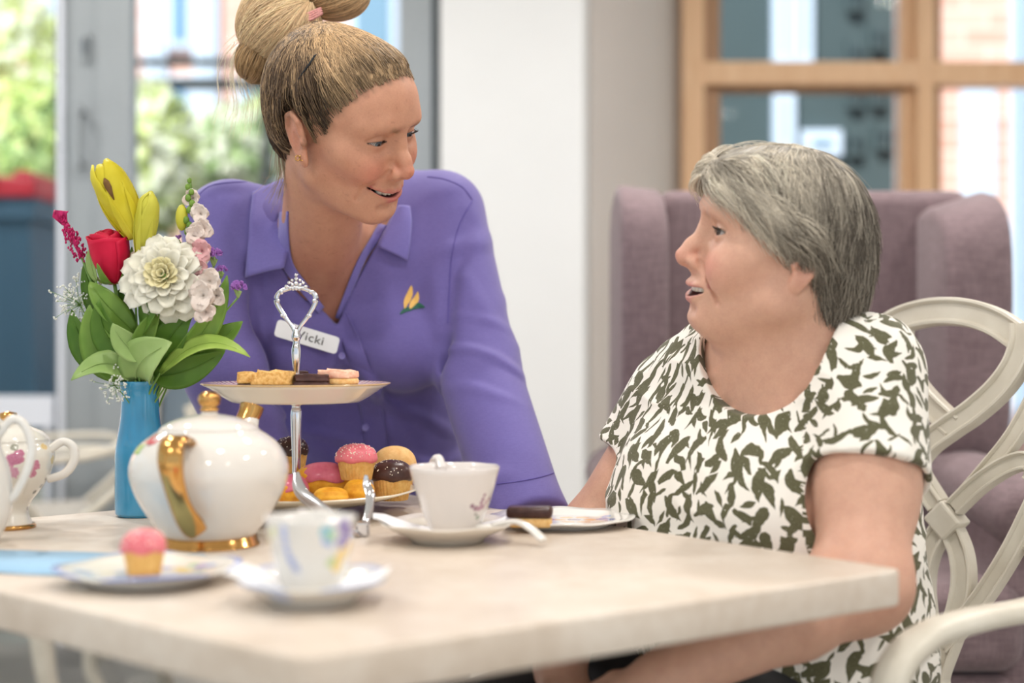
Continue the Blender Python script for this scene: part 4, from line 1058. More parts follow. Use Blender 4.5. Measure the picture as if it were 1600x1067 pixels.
# ---------------------------------------------------------------- tongs resting against the lower tier
def dpt(px, py, d): return tuple(P3(px, py, d))
TG = thing('cake_tongs', 'bowed silver cake tongs leaning on the lower tier behind the front cup', 'tongs', (P3(545, 0, 1.66)[0], 1.66, TZ))
o0 = np.array(TG.location)
def rel(*p): return tuple(np.array(dpt(*p)) - o0)
flat = lambda w, h: [(w * math.cos(q), h * math.sin(q)) for q in np.linspace(0, 2 * PI, 14, endpoint=False)]
zt_ = TZ + .004
def on_t(px, d, z=.005): return (P3(px, 0, d)[0] - o0[0], d - o0[1], z)
a = Acc(); a.tube([(*rel(463, 738, 1.70), .5), (*rel(466, 758, 1.69), 1.0), (*rel(476, 775, 1.68), 1.1), (*rel(500, 793, 1.665), 1.0), (*rel(525, 812, 1.65), .8), (*on_t(548, 1.625), .8), (*on_t(566, 1.640), .8)], 1, sec=flat(.0072, .0020), sub=8, up=(0, -1, .3)); a.out('tongs_arm', M['chrome'], TG)
a = Acc(); a.tube([(*rel(572, 742, 1.69), .3), (*rel(573, 757, 1.688), .75), (*rel(578, 772, 1.68), .85), (*rel(577, 795, 1.67), .75), (*rel(571, 815, 1.66), .7), (*on_t(567, 1.645), .8)], 1, sec=flat(.0066, .0020), sub=8, up=(.3, -1, .2)); a.out('tongs_arm', M['chrome'], TG)
bm = bmesh.new(); add_box(bm, on_t(567, 1.640, .009), (.016, .012, .017), None, .003); bmobj('hinge', bm, M['chrome'], TG)
# ---------------------------------------------------------------- vase and bouquet
def glaze_mat(name, a, b):
    t = NT(name); n = t.noise(t.coord(), 12, 2); t.set(col=t.ramp(n, [(.3, a), (.7, b)]), rough=.08, coat=.6, coatr=.03); return t.m
M['vase'] = glaze_mat('turquoise_glaze', rgb(44, 134, 178), rgb(60, 150, 192))
vc = on_z(219, 806, TZ); VX, VY = vc[0], vc[1]
sV = FPX / VY
vz = lambda py: EYE - (py - CY) / sV
VA = thing('vase', 'turquoise glazed bottle vase holding the bouquet behind the teapot', 'vase', (VX, VY, TZ))
vp = [(.0270, 0, 0), (.0305, .003, 0), (.0318, .010, 0), (.0318, .06, 0), (.0314, .082, 0), (.0285, .104, 0), (.0250, .126, 0), (.0238, .146, 0), (.0240, .160, 0), (.0258, .168, 0), (.0262, .1735, 0)]
lathe('vase_body', [(0, .002)] + [tuple(p[:2]) for p in smooth_path(vp, 5)] + [(.0235, .1740), (.0225, .165), (.0225, .13), (.028, .09), (.028, .012), (0, .008)], M['vase'], VA, 64)
def petal_mat(name, a, b, scale=30, tr=.25, rough=.5):
    t = NT(name); c = t.coord(); g = t.noise(c, scale, 3)
    col = t.ramp(g, [(.3, a), (.7, b)]); t.set(col=col, rough=rough, spec=.3)
    tl = t.n.new('ShaderNodeBsdfTranslucent'); t.put(tl.inputs[0], col)
    mx = t.n.new('ShaderNodeMixShader'); mx.inputs[0].default_value = tr
    t.l.new(t.b.outputs[0], mx.inputs[1]); t.l.new(tl.outputs[0], mx.inputs[2]); t.l.new(mx.outputs[0], t.out.inputs[0]); return t.m
M['rose'] = petal_mat('rose_petal', rgb(196, 10, 52), rgb(224, 28, 72), 20, .12)
M['dahlia'] = petal_mat('dahlia_petal', rgb(248, 244, 226), rgb(252, 250, 240), 20, .3)
M['dahlia_c'] = petal_mat('dahlia_centre_petal', rgb(242, 232, 176), rgb(248, 240, 200), 20, .25)
M['lily'] = petal_mat('lily_petal', rgb(226, 210, 36), rgb(244, 234, 90), 14, .3)
M['lily_bud'] = petal_mat('lily_bud_petal', rgb(206, 202, 62), rgb(226, 220, 96), 14, .2)
M['snap'] = petal_mat('snapdragon_petal', rgb(250, 232, 222), rgb(254, 246, 238), 20, .3)
M['snap_pink'] = petal_mat('snapdragon_pink_petal', rgb(244, 190, 194), rgb(250, 216, 214), 20, .3)
M['statice'] = petal_mat('statice_petal', rgb(140, 86, 176), rgb(186, 126, 204), 60, .2)
M['celosia'] = petal_mat('celosia', rgb(168, 14, 84), rgb(206, 40, 112), 90, .1)
M['gyp'] = petal_mat('gypsophila', rgb(236, 238, 230), rgb(250, 250, 246), 60, .3)
def big_leaf(name, a, b, vein=0):
    return petal_mat(name, a, b, 16, .22, .35)
M['leaf_d'] = big_leaf('leaf_deep', rgb(74, 114, 36), rgb(106, 144, 56))
M['leaf_m'] = big_leaf('leaf_mid', rgb(108, 148, 58), rgb(142, 176, 82))
M['leaf_l'] = big_leaf('leaf_pale', rgb(150, 182, 104), rgb(178, 202, 132))
M['leaf_y'] = big_leaf('leaf_lime', rgb(156, 190, 82), rgb(186, 212, 110))
M['stem'] = mat('green_stem', rgb(108, 146, 66), .5, .1, 60)
def surf_patch(path, widths, normals, curl=0.0, nv=7, ruffle=0.0, th=0.0005, seed=0, vgroove=0.0):
    """a petal or leaf: a strip round a centre line, cupped by curl, with thickness"""
    P_ = np.asarray(path, float); n = len(P_); T = np.gradient(P_, axis=0); T /= np.linalg.norm(T, axis=1)[:, None] + 1e-12
    N_ = np.asarray(normals, float); N_ = np.tile(N_, (n, 1)) if N_.ndim == 1 else N_
    S_ = np.cross(T, N_); S_ /= np.linalg.norm(S_, axis=1)[:, None] + 1e-12; N_ = np.cross(S_, T)
    top = []
    for i in range(n):
        for j in range(nv):
            v = 2 * j / (nv - 1) - 1; w = widths[i]
            off = curl * w * v * v + ruffle * w * math.sin(7 * v + 2.3 * i + seed) * abs(v) - vgroove * w * (1 - abs(v))
            top.append(P_[i] + S_[i] * v * w + N_[i] * off)
    top = np.array(top); V = list(top)
    nn = np.repeat(N_, nv, axis=0); V += list(top - nn * th); o = len(top); F = []
    for i in range(n - 1):
        for j in range(nv - 1):
            a = i * nv + j; q = (a, a + 1, a + nv + 1, a + nv); F.append(q); F.append(tuple(k + o for k in q[::-1]))
    for i in range(n - 1):
        for j in (0, nv - 1):
            a, b = i * nv + j, (i + 1) * nv + j; F.append((a, b, b + o, a + o) if j == 0 else (b, a, a + o, b + o))
    for i in (0, n - 1):
        for j in range(nv - 1):
            a = i * nv + j; F.append((a + 1, a, a + o, a + 1 + o) if i == 0 else (a, a + 1, a + 1 + o, a + o))
    return V, F
PROF_OV = lambda t: np.sin(np.clip(t, 0, 1) ** .8 * PI) ** .8
neck = np.array((VX, VY, TZ + .165))
def V3(px, py, dd=0.0): return P3(px, py, VY + dd)
def stem_to(t, p, m=None, r=.0018, bend=None):
    """a stem from inside the vase neck to p (world), as a part of thing t"""
    q = np.array(p); o_ = np.array(t.location); b = neck + (RNG.rand(3) - .5) * (.02, .02, 0) - (0, 0, .06)
    mid = (b + q) / 2 + (np.array(bend) if bend is not None else 0) + (0, 0, .01)
    a = Acc(); a.tube([tuple(b - o_) , tuple(mid - o_), tuple(q - o_)], r, 7, 6); return a.out('stem', m or M['stem'], t)
# --- foliage: broad leaves round the rim of the vase, one sprig each
def leaf(label, base, ctrl, tip, w, m, nrm=(0, -1, .35), curl=.18, k=1.0):
    b, c, t_ = V3(*base), V3(*ctrl), V3(*tip)
    t = thing('leaf_sprig', label, 'leaf', tuple(b), 0, None)
    u = np.linspace(0, 1, 15)[:, None]; path = (1 - u) ** 2 * b + 2 * u * (1 - u) * c + u * u * t_ - b
    wd = w * PROF_OV(np.linspace(.03, .995, 15) ** k)
    V, F = surf_patch(path, wd, nrm, curl, 9, .02, .0006, base[0], .10); meshobj('leaf', V, F, m, t)
    a = Acc(); a.tube([tuple(p + np.array(nrm) / np.linalg.norm(nrm) * -.0006) for p in path[::3]], .0007, 5, 3); a.out('midrib', m, t)
    stem_to(t, b + (0, 0, .0), None, .0014)
    return t
sx = 1 / sV
leaf('pale green rounded leaf hanging over the front of the vase rim', (212, 594, -.02), (205, 560, -.055), (268, 535, -.06), .031, M['leaf_l'], (.15, -1, .45), .12)
leaf('mid green leaf drooping furthest to the lower left', (214, 592, -.015), (168, 540, -.035), (111, 594, -.05), .0195, M['leaf_l'], (-.1, -1, .7), .1)
leaf('dark green leaf standing out to the far left', (196, 575, .0), (120, 560, -.01), (112, 484, .0), .022, M['leaf_d'], (-.4, -1, .2))
leaf('broad mid green leaf left of centre', (206, 585, -.01), (140, 560, -.02), (140, 476, -.02), .026, M['leaf_m'], (-.3, -1, .25))
leaf('narrow dark leaf rising under the red rose', (212, 570, -.015), (150, 530, -.03), (155, 468, -.03), .020, M['leaf_d'], (-.3, -1, .3))
leaf('upright green leaf below the red rose', (212, 520, -.012), (158, 470, -.03), (140, 440, -.02), .017, M['leaf_m'], (.1, -1, .6))
leaf('dark leaf behind the celosia at the left', (180, 520, .01), (140, 470, .0), (131, 412, .0), .016, M['leaf_d'], (-.4, -1, .1))
leaf('small pale leaf in the middle of the foliage', (226, 560, -.03), (190, 540, -.045), (176, 505, -.045), .0165, M['leaf_l'], (-.1, -1, .5))
leaf('slim leaf rising below the white dahlia', (212, 555, -.03), (225, 520, -.045), (250, 480, -.045), .013, M['leaf_m'], (.4, -1, .3))
leaf('dark leaf tucked under the white dahlia', (222, 520, -.02), (222, 490, -.06), (252, 468, -.055), .016, M['leaf_d'], (.1, -1, .6))
leaf('dark leaf right of centre below the dahlia', (246, 575, -.02), (258, 520, -.04), (300, 492, -.035), .022, M['leaf_d'], (.3, -1, .3))
leaf('tall lime edged leaf rising at the right', (262, 575, -.02), (338, 520, -.04), (355, 430, -.025), .0165, M['leaf_m'], (.6, -1, .15), .25)
leaf('wide green leaf reaching to the right', (272, 570, -.005), (330, 545, -.015), (379, 502, -.01), .0215, M['leaf_m'], (.2, -1, .5))
leaf('long lime leaf arching furthest to the right', (250, 583, -.03), (318, 500, -.05), (391, 558, -.045), .0135, M['leaf_y'], (.1, -1, .9), .1)
leaf('dark underside leaf below the arching lime leaf', (240, 588, -.02), (290, 590, -.03), (352, 548, -.03), .020, M['leaf_d'], (.2, -1, -.1))
leaf('deep green leaf behind the middle of the bouquet', (236, 560, .02), (262, 500, .02), (290, 470, .02), .024, M['leaf_d'], (.2, -1, .2))
leaf('deep green leaf at the back left of the bouquet', (206, 560, .02), (180, 500, .02), (190, 450, .02), .024, M['leaf_d'], (-.2, -1, .2))
leaf('narrow green leaf beside the lily stem', (212, 470, .0), (205, 430, -.01), (206, 385, -.005), .008, M['leaf_m'], (.2, -1, .2))
# --- red rose
rp = V3(172, 400, -.012); RO = thing('rose', 'single deep pink red rose with its petals half open', 'flower', tuple(rp))
rax = np.array((-.10, -.22, 1.0)); rax /= np.linalg.norm(rax)
e1 = np.cross(rax, (0, 1, 0)); e1 /= np.linalg.norm(e1); e2 = np.cross(rax, e1)
def rose_petal(a0, span, r, h, flare, lift, seed):
    V = []; F = []; nu, nv = 13, 12
    for i in range(nu):
        u = 2 * i / (nu - 1) - 1; a = a0 + u * span / 2
        for j in range(nv):
            v = j / (nv - 1)
            rr = r * (.35 + .75 * math.sin(min(1, v * 1.25) * PI / 2) * 1.0 - .10 * max(0, v - .7)) + flare * max(0, v - .72) ** 2 * 12 * (1 - .5 * u * u)
            hh = lift + h * (v - .10 * u * u * v) - flare * 1.5 * max(0, v - .85) * 3 * (1 - u * u)
            p = e1 * rr * math.cos(a) + e2 * rr * math.sin(a) + rax * (hh - .034)
            V.append(p)
    for i in range(nu - 1):
        for j in range(nv - 1): F.append((i * nv + j, (i + 1) * nv + j, (i + 1) * nv + j + 1, i * nv + j + 1))
    return V, F
for k, (a0, sp, r, h, fl_, li) in enumerate([(k * 2.4, 2.6, .008 + .0012 * k, .066, .0, .002) for k in range(4)] + [(1.0 + k * 2.05, 2.3, .0165 + .0008 * k, .067, .0012, .0) for k in range(4)] + [(.1 + k * 1.60, 2.2, .0225 + .0008 * k, .066 - .002 * k, .0024, -.002) for k in range(4)]):
    V, F = rose_petal(a0, sp, r, h, fl_, li, k); o = meshobj('petal', V, F, M['rose'], RO); md = o.modifiers.new('thick', 'SOLIDIFY'); md.thickness = .0007
for k in range(5):
    a = k * 1.256; d = e1 * math.cos(a) + e2 * math.sin(a)
    path = np.array([rax * -.036 + d * .004, rax * -.032 + d * .016, rax * -.018 + d * .026, rax * -.004 + d * .031]); V, F = surf_patch(smooth_path(path, 3), .006 * PROF_OV(np.linspace(.1, .99, 10)), d, .1, 5); meshobj('sepal', V, F, M['leaf_m'], RO)
stem_to(RO, rp - rax * .034, None, .0025)
# --- white dahlia: rings of cupped petals
dp = V3(258, 432, -.045); DA = thing('dahlia', 'large creamy white dahlia facing the camera', 'flower', tuple(dp))
fax = np.array((-.05, -1, .22)); fax /= np.linalg.norm(fax); f1 = np.cross(fax, (0, 0, 1)); f1 /= np.linalg.norm(f1); f2 = np.cross(f1, fax)
for ring, (n, r0, L, w, tilt, mm, off) in enumerate(((7, .0015, .010, .0045, 1.25, 'dahlia_c', .012), (10, .004, .014, .0060, 1.05, 'dahlia_c', .010), (12, .007, .020, .0080, .80, 'dahlia_c', .008), (13, .010, .027, .0105, .55, 'dahlia', .004), (13, .013, .034, .0130, .32, 'dahlia', .000), (13, .016, .040, .0150, .10, 'dahlia', -.005), (12, .018, .042, .0165, -.12, 'dahlia', -.011))):
    for k in range(n):
        a = 2 * PI * (k + .5 * (ring % 2)) / n + RNG.uniform(-.12, .12); d = f1 * math.cos(a) + f2 * math.sin(a); tl = tilt + RNG.uniform(-.1, .1)
        u = d * math.cos(tl) + fax * math.sin(tl); nn = -d * math.sin(tl) + fax * math.cos(tl); Lk = L * RNG.uniform(.88, 1.1)
        tt = np.linspace(0, 1, 8)
        path = d * r0 + fax * off + np.outer(tt * Lk, u) + np.outer(Lk * (.10 * tt ** 2 - .16 * tt ** 4), nn)
        V, F = surf_patch(path, w * np.sin(np.clip(tt * .80 + .12, 0, 1) * PI) ** .6, nn, .38, 7, .05, .0005, k); meshobj('petal', V, F, M[mm], DA)
a = Acc(); a.ball(fax * -.012, (.016, .012, .014), 14, 8); a.out('flower_base', M['leaf_m'], DA)
stem_to(DA, dp - fax * .015, None, .0028)
# --- lily: six petals closed to a trumpet, then a closed bud
def closed_flower(label, name, base, tip, w, m, n=6, open_=.0, dd=-.015):
    b = V3(*base, dd); t_ = V3(*tip, dd - .012); t = thing(name, label, 'flower', tuple(b)); ax = t_ - b; L = np.linalg.norm(ax); ax /= L
    s1 = np.cross(ax, (0, 1, 0)); s1 /= np.linalg.norm(s1); s2 = np.cross(ax, s1)
    for k in range(n):
        a = 2 * PI * k / n + .3; d = s1 * math.cos(a) + s2 * math.sin(a); inner = k % 2
        tt = np.linspace(0, 1, 14)
        rad = w * (.22 + .78 * np.sin(np.clip(tt * 1.0 + .05, 0, 1) ** .85 * PI * .62)) * (1 - .06 * inner)
        rad = rad * np.where(tt > .8, 1 - (1 - open_) * ((tt - .8) / .2) ** 2 * .9, 1)
        path = np.outer(tt * L * (1 - .03 * inner), ax) + rad[:, None] * d
        V, F = surf_patch(path, w * .98 * np.sin(np.clip(tt * .86 + .12, 0, 1) * PI) ** .6, d, -.46, 9, .01, .0008, k); meshobj('petal', V, F, m, t)
    stem_to(t, b, None, .0024); return t, ax, L, s1, s2
LI, ax, L, s1, s2 = closed_flower('yellow lily just opening, tallest flower of the bouquet', 'lily', (212, 372), (158, 252), .0225, M['lily'], 6, .55)
fr = np.array((0, -1, 0.0)); fr = fr - ax * (fr @ ax); fr /= np.linalg.norm(fr)
V, F = surf_patch([ax * L * q + fr * (.0232 * k) for q, k in ((.50, 1.02), (.58, 1.06), (.66, 1.08), (.73, 1.07), (.78, 1.04))], [.0006, .0024, .0042, .0040, .001], fr, -.2, 5, .05, .0004); meshobj('brown_mark', V, F, mat('brown_scar', rgb(112, 76, 24), .6, .3, 200), LI)
closed_flower('closed pale yellow lily bud beside the open lily', 'lily_bud', (220, 400), (236, 298), .0140, M['lily_bud'], 6, .0, -.022)
# --- snapdragon spike
sp0, sp1 = V3(312, 470, -.02), V3(296, 280, -.01)
SN = thing('snapdragon', 'pale pink snapdragon spike with green buds at its tip', 'flower', tuple(sp0))
a = Acc(); a.tube([(0, 0, 0), tuple(V3(310, 380, -.018) - sp0), tuple(sp1 - sp0)], .0020, 7, 6); a.out('flower_stem', M['stem'], SN)
def floret(c, r, m, seed):
    R_ = np.random.RandomState(seed); out = []
    for k in range(5):
        a = 2 * PI * k / 5 + seed; d = np.array((math.cos(a), -.75, math.sin(a))); d /= np.linalg.norm(d)
        tt = np.linspace(0, 1, 7); nn = np.array((-math.cos(a) * .6, -1, -math.sin(a) * .6)); nn /= np.linalg.norm(nn)
        path = c + np.outer(tt * r * (1.0 if k % 2 else .8), d) + np.outer(r * (.55 * tt - .75 * tt ** 2), (.1 * math.sin(seed), -1, .25)) 
        V, F = surf_patch(path, r * .50 * np.sin(np.clip(tt * .8 + .15, 0, 1) * PI) ** .6, nn, .40, 9, .16, .0005, seed + k); meshobj('petal', V, F, m, SN)
for k, (px, py, dd, r, m) in enumerate(((301, 310, -.015, .015, 'snap'), (314, 334, -.02, .017, 'snap'), (318, 358, -.025, .019, 'snap'), (306, 366, -.03, .017, 'snap'), (316, 392, -.035, .019, 'snap_pink'), (308, 418, -.04, .018, 'snap_pink'), (328, 440, -.045, .022, 'snap'), (318, 462, -.05, .024, 'snap'), (338, 462, -.04, .018, 'snap'), (322, 488, -.05, .018, 'snap'))):
    floret(V3(px, py, dd) - sp0, r, M[m], k)
for px, py, r in ((296, 282, .0030), (293, 292, .0034), (299, 300, .0036), (294, 309, .0040), (300, 318, .0042), (296, 328, .0042), (291, 344, .0042), (296, 352, .0042), (293, 362, .0045), (300, 372, .0045), (296, 384, .0045)):
    a = Acc(); a.ball(V3(px, py, -.022) - sp0, (r, r, r * 1.25), 8, 6); a.out('bud', M['leaf_m'], SN)
a = Acc(); a.ball(V3(284, 340, -.018) - sp0, (.008, .007, .017), 12, 8); a.out('pale_bud', M['lily_bud'], SN)
stem_to(SN, sp0)
# --- statice heads, celosia, gypsophila
for i_, (px, py, dd, r, lab) in enumerate(((334, 402, -.02, .0125, 'purple statice head beside the snapdragon'), (346, 424, -.015, .008, 'small purple statice tuft below the larger head'), (372, 452, -.03, .0115, 'purple statice head furthest to the right'), (279, 376, -.005, .0075, 'purple statice tuft behind the dahlia'))):
    c = V3(px, py, dd); t = thing('statice', lab, 'flower', tuple(c)); R_ = np.random.RandomState(i_)
    for k in range(12 if r > .009 else 7):
        d = np.array((R_.uniform(-1, 1), R_.uniform(-1, .2), R_.uniform(.15, 1))); d /= np.linalg.norm(d)
        for q in range(3):
            n_ = R_.normal(size=3); n_ -= d * (n_ @ d); n_ /= np.linalg.norm(n_); tt = np.linspace(0, 1, 4)
            V, F = surf_patch(d * r * .55 + np.outer(tt * r * .6, d * .75 + n_ * .5), r * .26 * np.array((.4, .9, 1, .7)), n_, .3, 4); meshobj('petal', V, F, M['statice'], t)
    a = Acc()
    for k in range(6): d = np.array((math.cos(k) * .5, -.2, -.3 + .1 * k)); a.tube([(0, 0, -r * .9), tuple(d * r * .7)], .0016, 5, 3)
    a.out('calyx', M['leaf_l'], t); stem_to(t, c - (0, 0, r * .9), None, .0012)
c0_ = V3(128, 402, -.005); CE = thing('celosia', 'magenta celosia spike leaning out to the left', 'flower', tuple(c0_)); R_ = np.random.RandomState(3)
c1_ = V3(96, 340, -.01) - c0_
a = Acc()
for k in range(170):
    u = R_.rand(); p = c1_ * u; w = .0035 + .0065 * math.sin(min(1, .25 + u * .8) * PI) ; d = R_.normal(size=3); d /= np.linalg.norm(d)
    a.ball(p + d * w, (.0013, .0013, .0020), 6, 4)
o = a.out('seed_head', M['celosia'], CE); o['kind'] = 'stuff'
V, F = surf_patch([c1_ * .85, c1_ * 1.02 + (-.001, 0, .002), c1_ * 1.12 + (.002, 0, .003)], [.004, .009, .0095], (0, -1, .3), .2, 13, .5, .002); meshobj('crest', V, F, M['celosia'], CE)
a = Acc(); a.tube([(0, 0, 0), tuple(c1_ * .5), tuple(c1_ * .95)], .0024, 7, 4); a.out('flower_stem', M['celosia'], CE); stem_to(CE, c0_)
leaf('small olive leaf against the left side of the rose', (150, 440, -.01), (138, 410, -.02), (140, 388, -.02), .007, M['leaf_l'], (-.4, -1, .1))
for i_, (px, py, dd, sp_, lab, n) in enumerate(((116, 466, .0, .022, 'white gypsophila spray at the left of the bouquet', 60), (140, 440, .01, .014, 'white gypsophila wisp behind the celosia stem', 24), (176, 608, -.04, .0145, 'white gypsophila hanging beside the vase neck', 34))):
    c = V3(px, py, dd); t = thing('gypsophila', lab, 'flower', tuple(c)); R_ = np.random.RandomState(i_ + 20); a = Acc(); s_ = Acc()
    root = V3(200, 560, 0) - c
    for k in range(n):
        p = R_.normal(size=3) * (sp_ * .55, sp_ * .4, sp_ * .75)
        for q in range(4): a.ball(p + R_.normal(size=3) * .0013, .0013, 6, 4)
        if k % 2 == 0: s_.tube([tuple(root * .12), tuple(p * .6 + root * .03), tuple(p)], .0003, 4, 2)
    o = a.out('blossoms', M['gyp'], t); o['kind'] = 'stuff'; o = s_.out('twigs', M['stem'], t); o['kind'] = 'stuff'
    stem_to(t, c + root * .12, None, .0007)
# ---------------------------------------------------------------- heads
# head frame: x lateral (symmetric), y forward, z up, origin midway between the ears
def head_sdf(P, o):
    """o: options that tell the two women apart"""
    S = P.copy(); sx = np.sign(S[:, 0]); S[:, 0] = np.abs(S[:, 0])
    S[:, 1] += o.get('retro', 0.0) * sstep(-.026, -.046, S[:, 2])
    x, y, z = S[:, 0], S[:, 1], S[:, 2]
    fat = o.get('fat', 0.0); sm = o.get('smile', 1.0); op = o.get('open', 0.003)
    d = el(S, (0, -.002, .036), (.073, .094, .088))
    d = smin(d, el(S, (0, .044, .052), (.057, .052, .052)), .03)
    d = smin(d, el(S, (0, .040, -.018), (.056 + .006 * fat, .050, .066)), .025)
    # jaw and chin
    d = smin(d, rc(S, (.043 + .007 * fat, .010, -.050), (.014, .072, -.084), .021 + .005 * fat, .014), .03)
    d = smin(d, el(S, (0, .078, -.087), (.021 + .004 * fat, .016, .0145)), .016)
    d = smin(d, el(S, (0, .040, -.074), (.036, .040, .018 + .014 * fat)), .03)
    # muzzle
    d = smin(d, el(S, (0, .068, -.050), (.034, .030, .032)), .02)
    # cheekbone, smiling cheek
    d = smin(d, el(S, (.047, .052, -.004), (.021, .022, .018)), .025)
    d = smin(d, el(S, (.037 + .003 * fat, .070 , -.022 + .004 * sm - .006 * fat), (.018 + .004 * fat, .0165 + .002 * sm, .018 + .006 * fat)), .02)
    # brow
    d = smin(d, chain(S, [(.010, .086, .037, .008), (.028, .0865, .0415, .008), (.047, .070, .038, .007)]), .018)
    # eye socket
    d = smax(d, -el(S, (.0315, .098, .0185), (.0175, .0195, .0115)), .014)
    d = smax(d, -el(S, (.013, .1, .022), (.006, .010, .012)), .012)
    # nose
    nl = o.get('nose', 0.0)
    n = chain(S, [(0, .084, .032, .0075), (0, .0925, .016, .0072), (0, .1035 + nl * .4, -.004, .0085), (0, .1095 + nl, -.016 - nl * .4, .0098)], .006)
    n = smin(n, el(S, (.0115, .0985, -.0225), (.0075, .0115, .0078)), .007)
    n = smin(n, rc(S, (0, .109 + nl * .8, -.0225 - nl * .4), (0, .097, -.031), .0052, .005), .006)
    d = smin(d, n, .011)
    d = smax(d, -el(S, (.0062, .1055 + nl * .5, -.0305), (.0036, .0065, .0042)), .003)
    # philtrum and folds
    d = smax(d, -rc(S, (0, .1085, -.036), (0, .1075, -.043), .0022, .0028), .004)
    fd = o.get('fold', 1.0)
    fold = chain(S, [(.0165, .0965, -.020, .0012), (.029, .0880, -.033, .0018), (.0385, .0785, -.050, .0015), (.040, .072, -.062, .0005)])
    d = smax(d, -(fold - .0006 * fd), .007)
    # lips in a domain bent upwards at the corners
    L = S.copy(); L[:, 2] -= (8.0 * sm + 0.5) * x * x; L[:, 1] += 12.0 * x * x
    ld = o.get('drop', 0.0) + op
    # jaw opening: cavity
    cav = el(L, (0, .094, -.0545 - ld * .5), (.0315, .024, .0010 + op))
    up = chain(L, [(.0340, .0985, -.0532, .0018), (.018, .0990, -.0520, .0040), (.006, .0995, -.0502, .0050), (0, .099, -.0508, .0046)], .004)
    lo_ = chain(L, [(.0335, .0978, -.0548, .0020), (.016, .0970, -.0580 - ld, .0050), (0, .0965, -.0592 - ld, .0062)], .004)
    d = smin(d, up, .006); d = smin(d, lo_, .006)
    d = smax(d, -cav, .003)
    d = smax(d, -(np.sqrt(((L - A_(.0375, .0985, -.0535)) ** 2).sum(1)) - .0022), .008)     # corner dimple
    d = smax(d, -rc(S, (0, .1, -.073 - ld), (.014, .094, -.0715 - ld), .0035, .002), .012)
    # lids over the eyeball
    E = S - A_(.0315, .0735, .0185)
    lid = np.sqrt((E ** 2).sum(1)) - .0142
    ah, al = o.get('eye', (.0052, .0042))
    xx = E[:, 0]; w = .0150
    tilt = .06 * xx
    arch = 1 - (xx / w) ** 2
    alm = np.maximum((E[:, 2] - tilt) - ah * arch, -(E[:, 2] - tilt) - al * arch)
    alm = np.maximum(alm, -(E[:, 1] - .002))
    lid = np.where(E[:, 1] > -.004, lid, np.maximum(lid, -(E[:, 1] + .004)))
    d = smin(d, lid, .006)
    # upper lid crease, lower bag
    d = smax(d, -chain(E, [(-.0135, .0125, .0045, .0006), (-.003, .0148, .0098, .0010), (.0085, .0118, .0090, .0010), (.0165, .0045, .0035, .0006)]), .0035)
    bag = o.get('bag', .5)
    d = smax(d, -(chain(E, [(-.012, .0150, -.0075, .0005), (0, .0165, -.0125, .0010), (.012, .0125, -.0105, .0008)]) - .0004 * bag), .005)
    d = smax(d, -alm * .9, .0012)
    d = np.where((alm < 0) & (E[:, 1] > 0), np.maximum(d, -alm), d)
    # crow's feet
    for a, b in (((.050, .0655, .0205), (.060, .052, .0245)), ((.0495, .0655, .0155), (.061, .052, .0135)), ((.0485, .0655, .0105), (.0585, .054, .004))):
        d = smax(d, -(rc(S, a, b, .0006, .0002) ), .004 * o.get('crow', 1.0) + .0005)
    # ear
    if o.get('ear', True):
        q = S - A_(.0735 - o.get('earin', 0), -.010, .000)
        ct, st_ = math.cos(o.get('eartilt', .2)), math.sin(o.get('eartilt', .2)); q = np.stack([q[:, 0], ct * q[:, 1] + st_ * q[:, 2], -st_ * q[:, 1] + ct * q[:, 2]], 1) / o.get('earscale', 1.0) - A_(0, o.get('earfwd', 0), 0)
        ca, sa = math.cos(o.get('earout', .25)), math.sin(o.get('earout', .25)); q2 = q.copy()
        q2[:, 1] = ca * q[:, 1] + sa * q[:, 0] * 1.0; q2[:, 0] = -sa * q[:, 1] + ca * q[:, 0]
        q2[:, 0] += -.002
        e_ = el(q2, (0, -.002, .006), (.0052, .0165, .0255))
        rim = chain(q2, [(.001, .010, .006, .003), (.003, .012, .020, .0032), (.004, .004, .031, .0034), (.0045, -.010, .029, .0036),
                         (.0045, -.0175, .015, .0034), (.004, -.0155, -.003, .0032), (.003, -.008, -.018, .0034)])
        lobe = el(q2, (.0015, .000, -.023), (.0048, .0085, .0105))
        e_ = smin(smin(e_, rim, .004), lobe, .006)
        e_ = smax(e_, -el(q2, (.0075, .0015, -.002), (.0060, .0085, .0125)), .004)
        e_ = smax(e_, -rc(q2, (.0085, -.010, .016), (.0085, -.002, .022), .0035, .0035), .004)
        e_ = smin(e_, el(q2, (.0015, .0115, -.004), (.0045, .0035, .0055)), .003)
        d = smin(d, e_, .005)
    return d

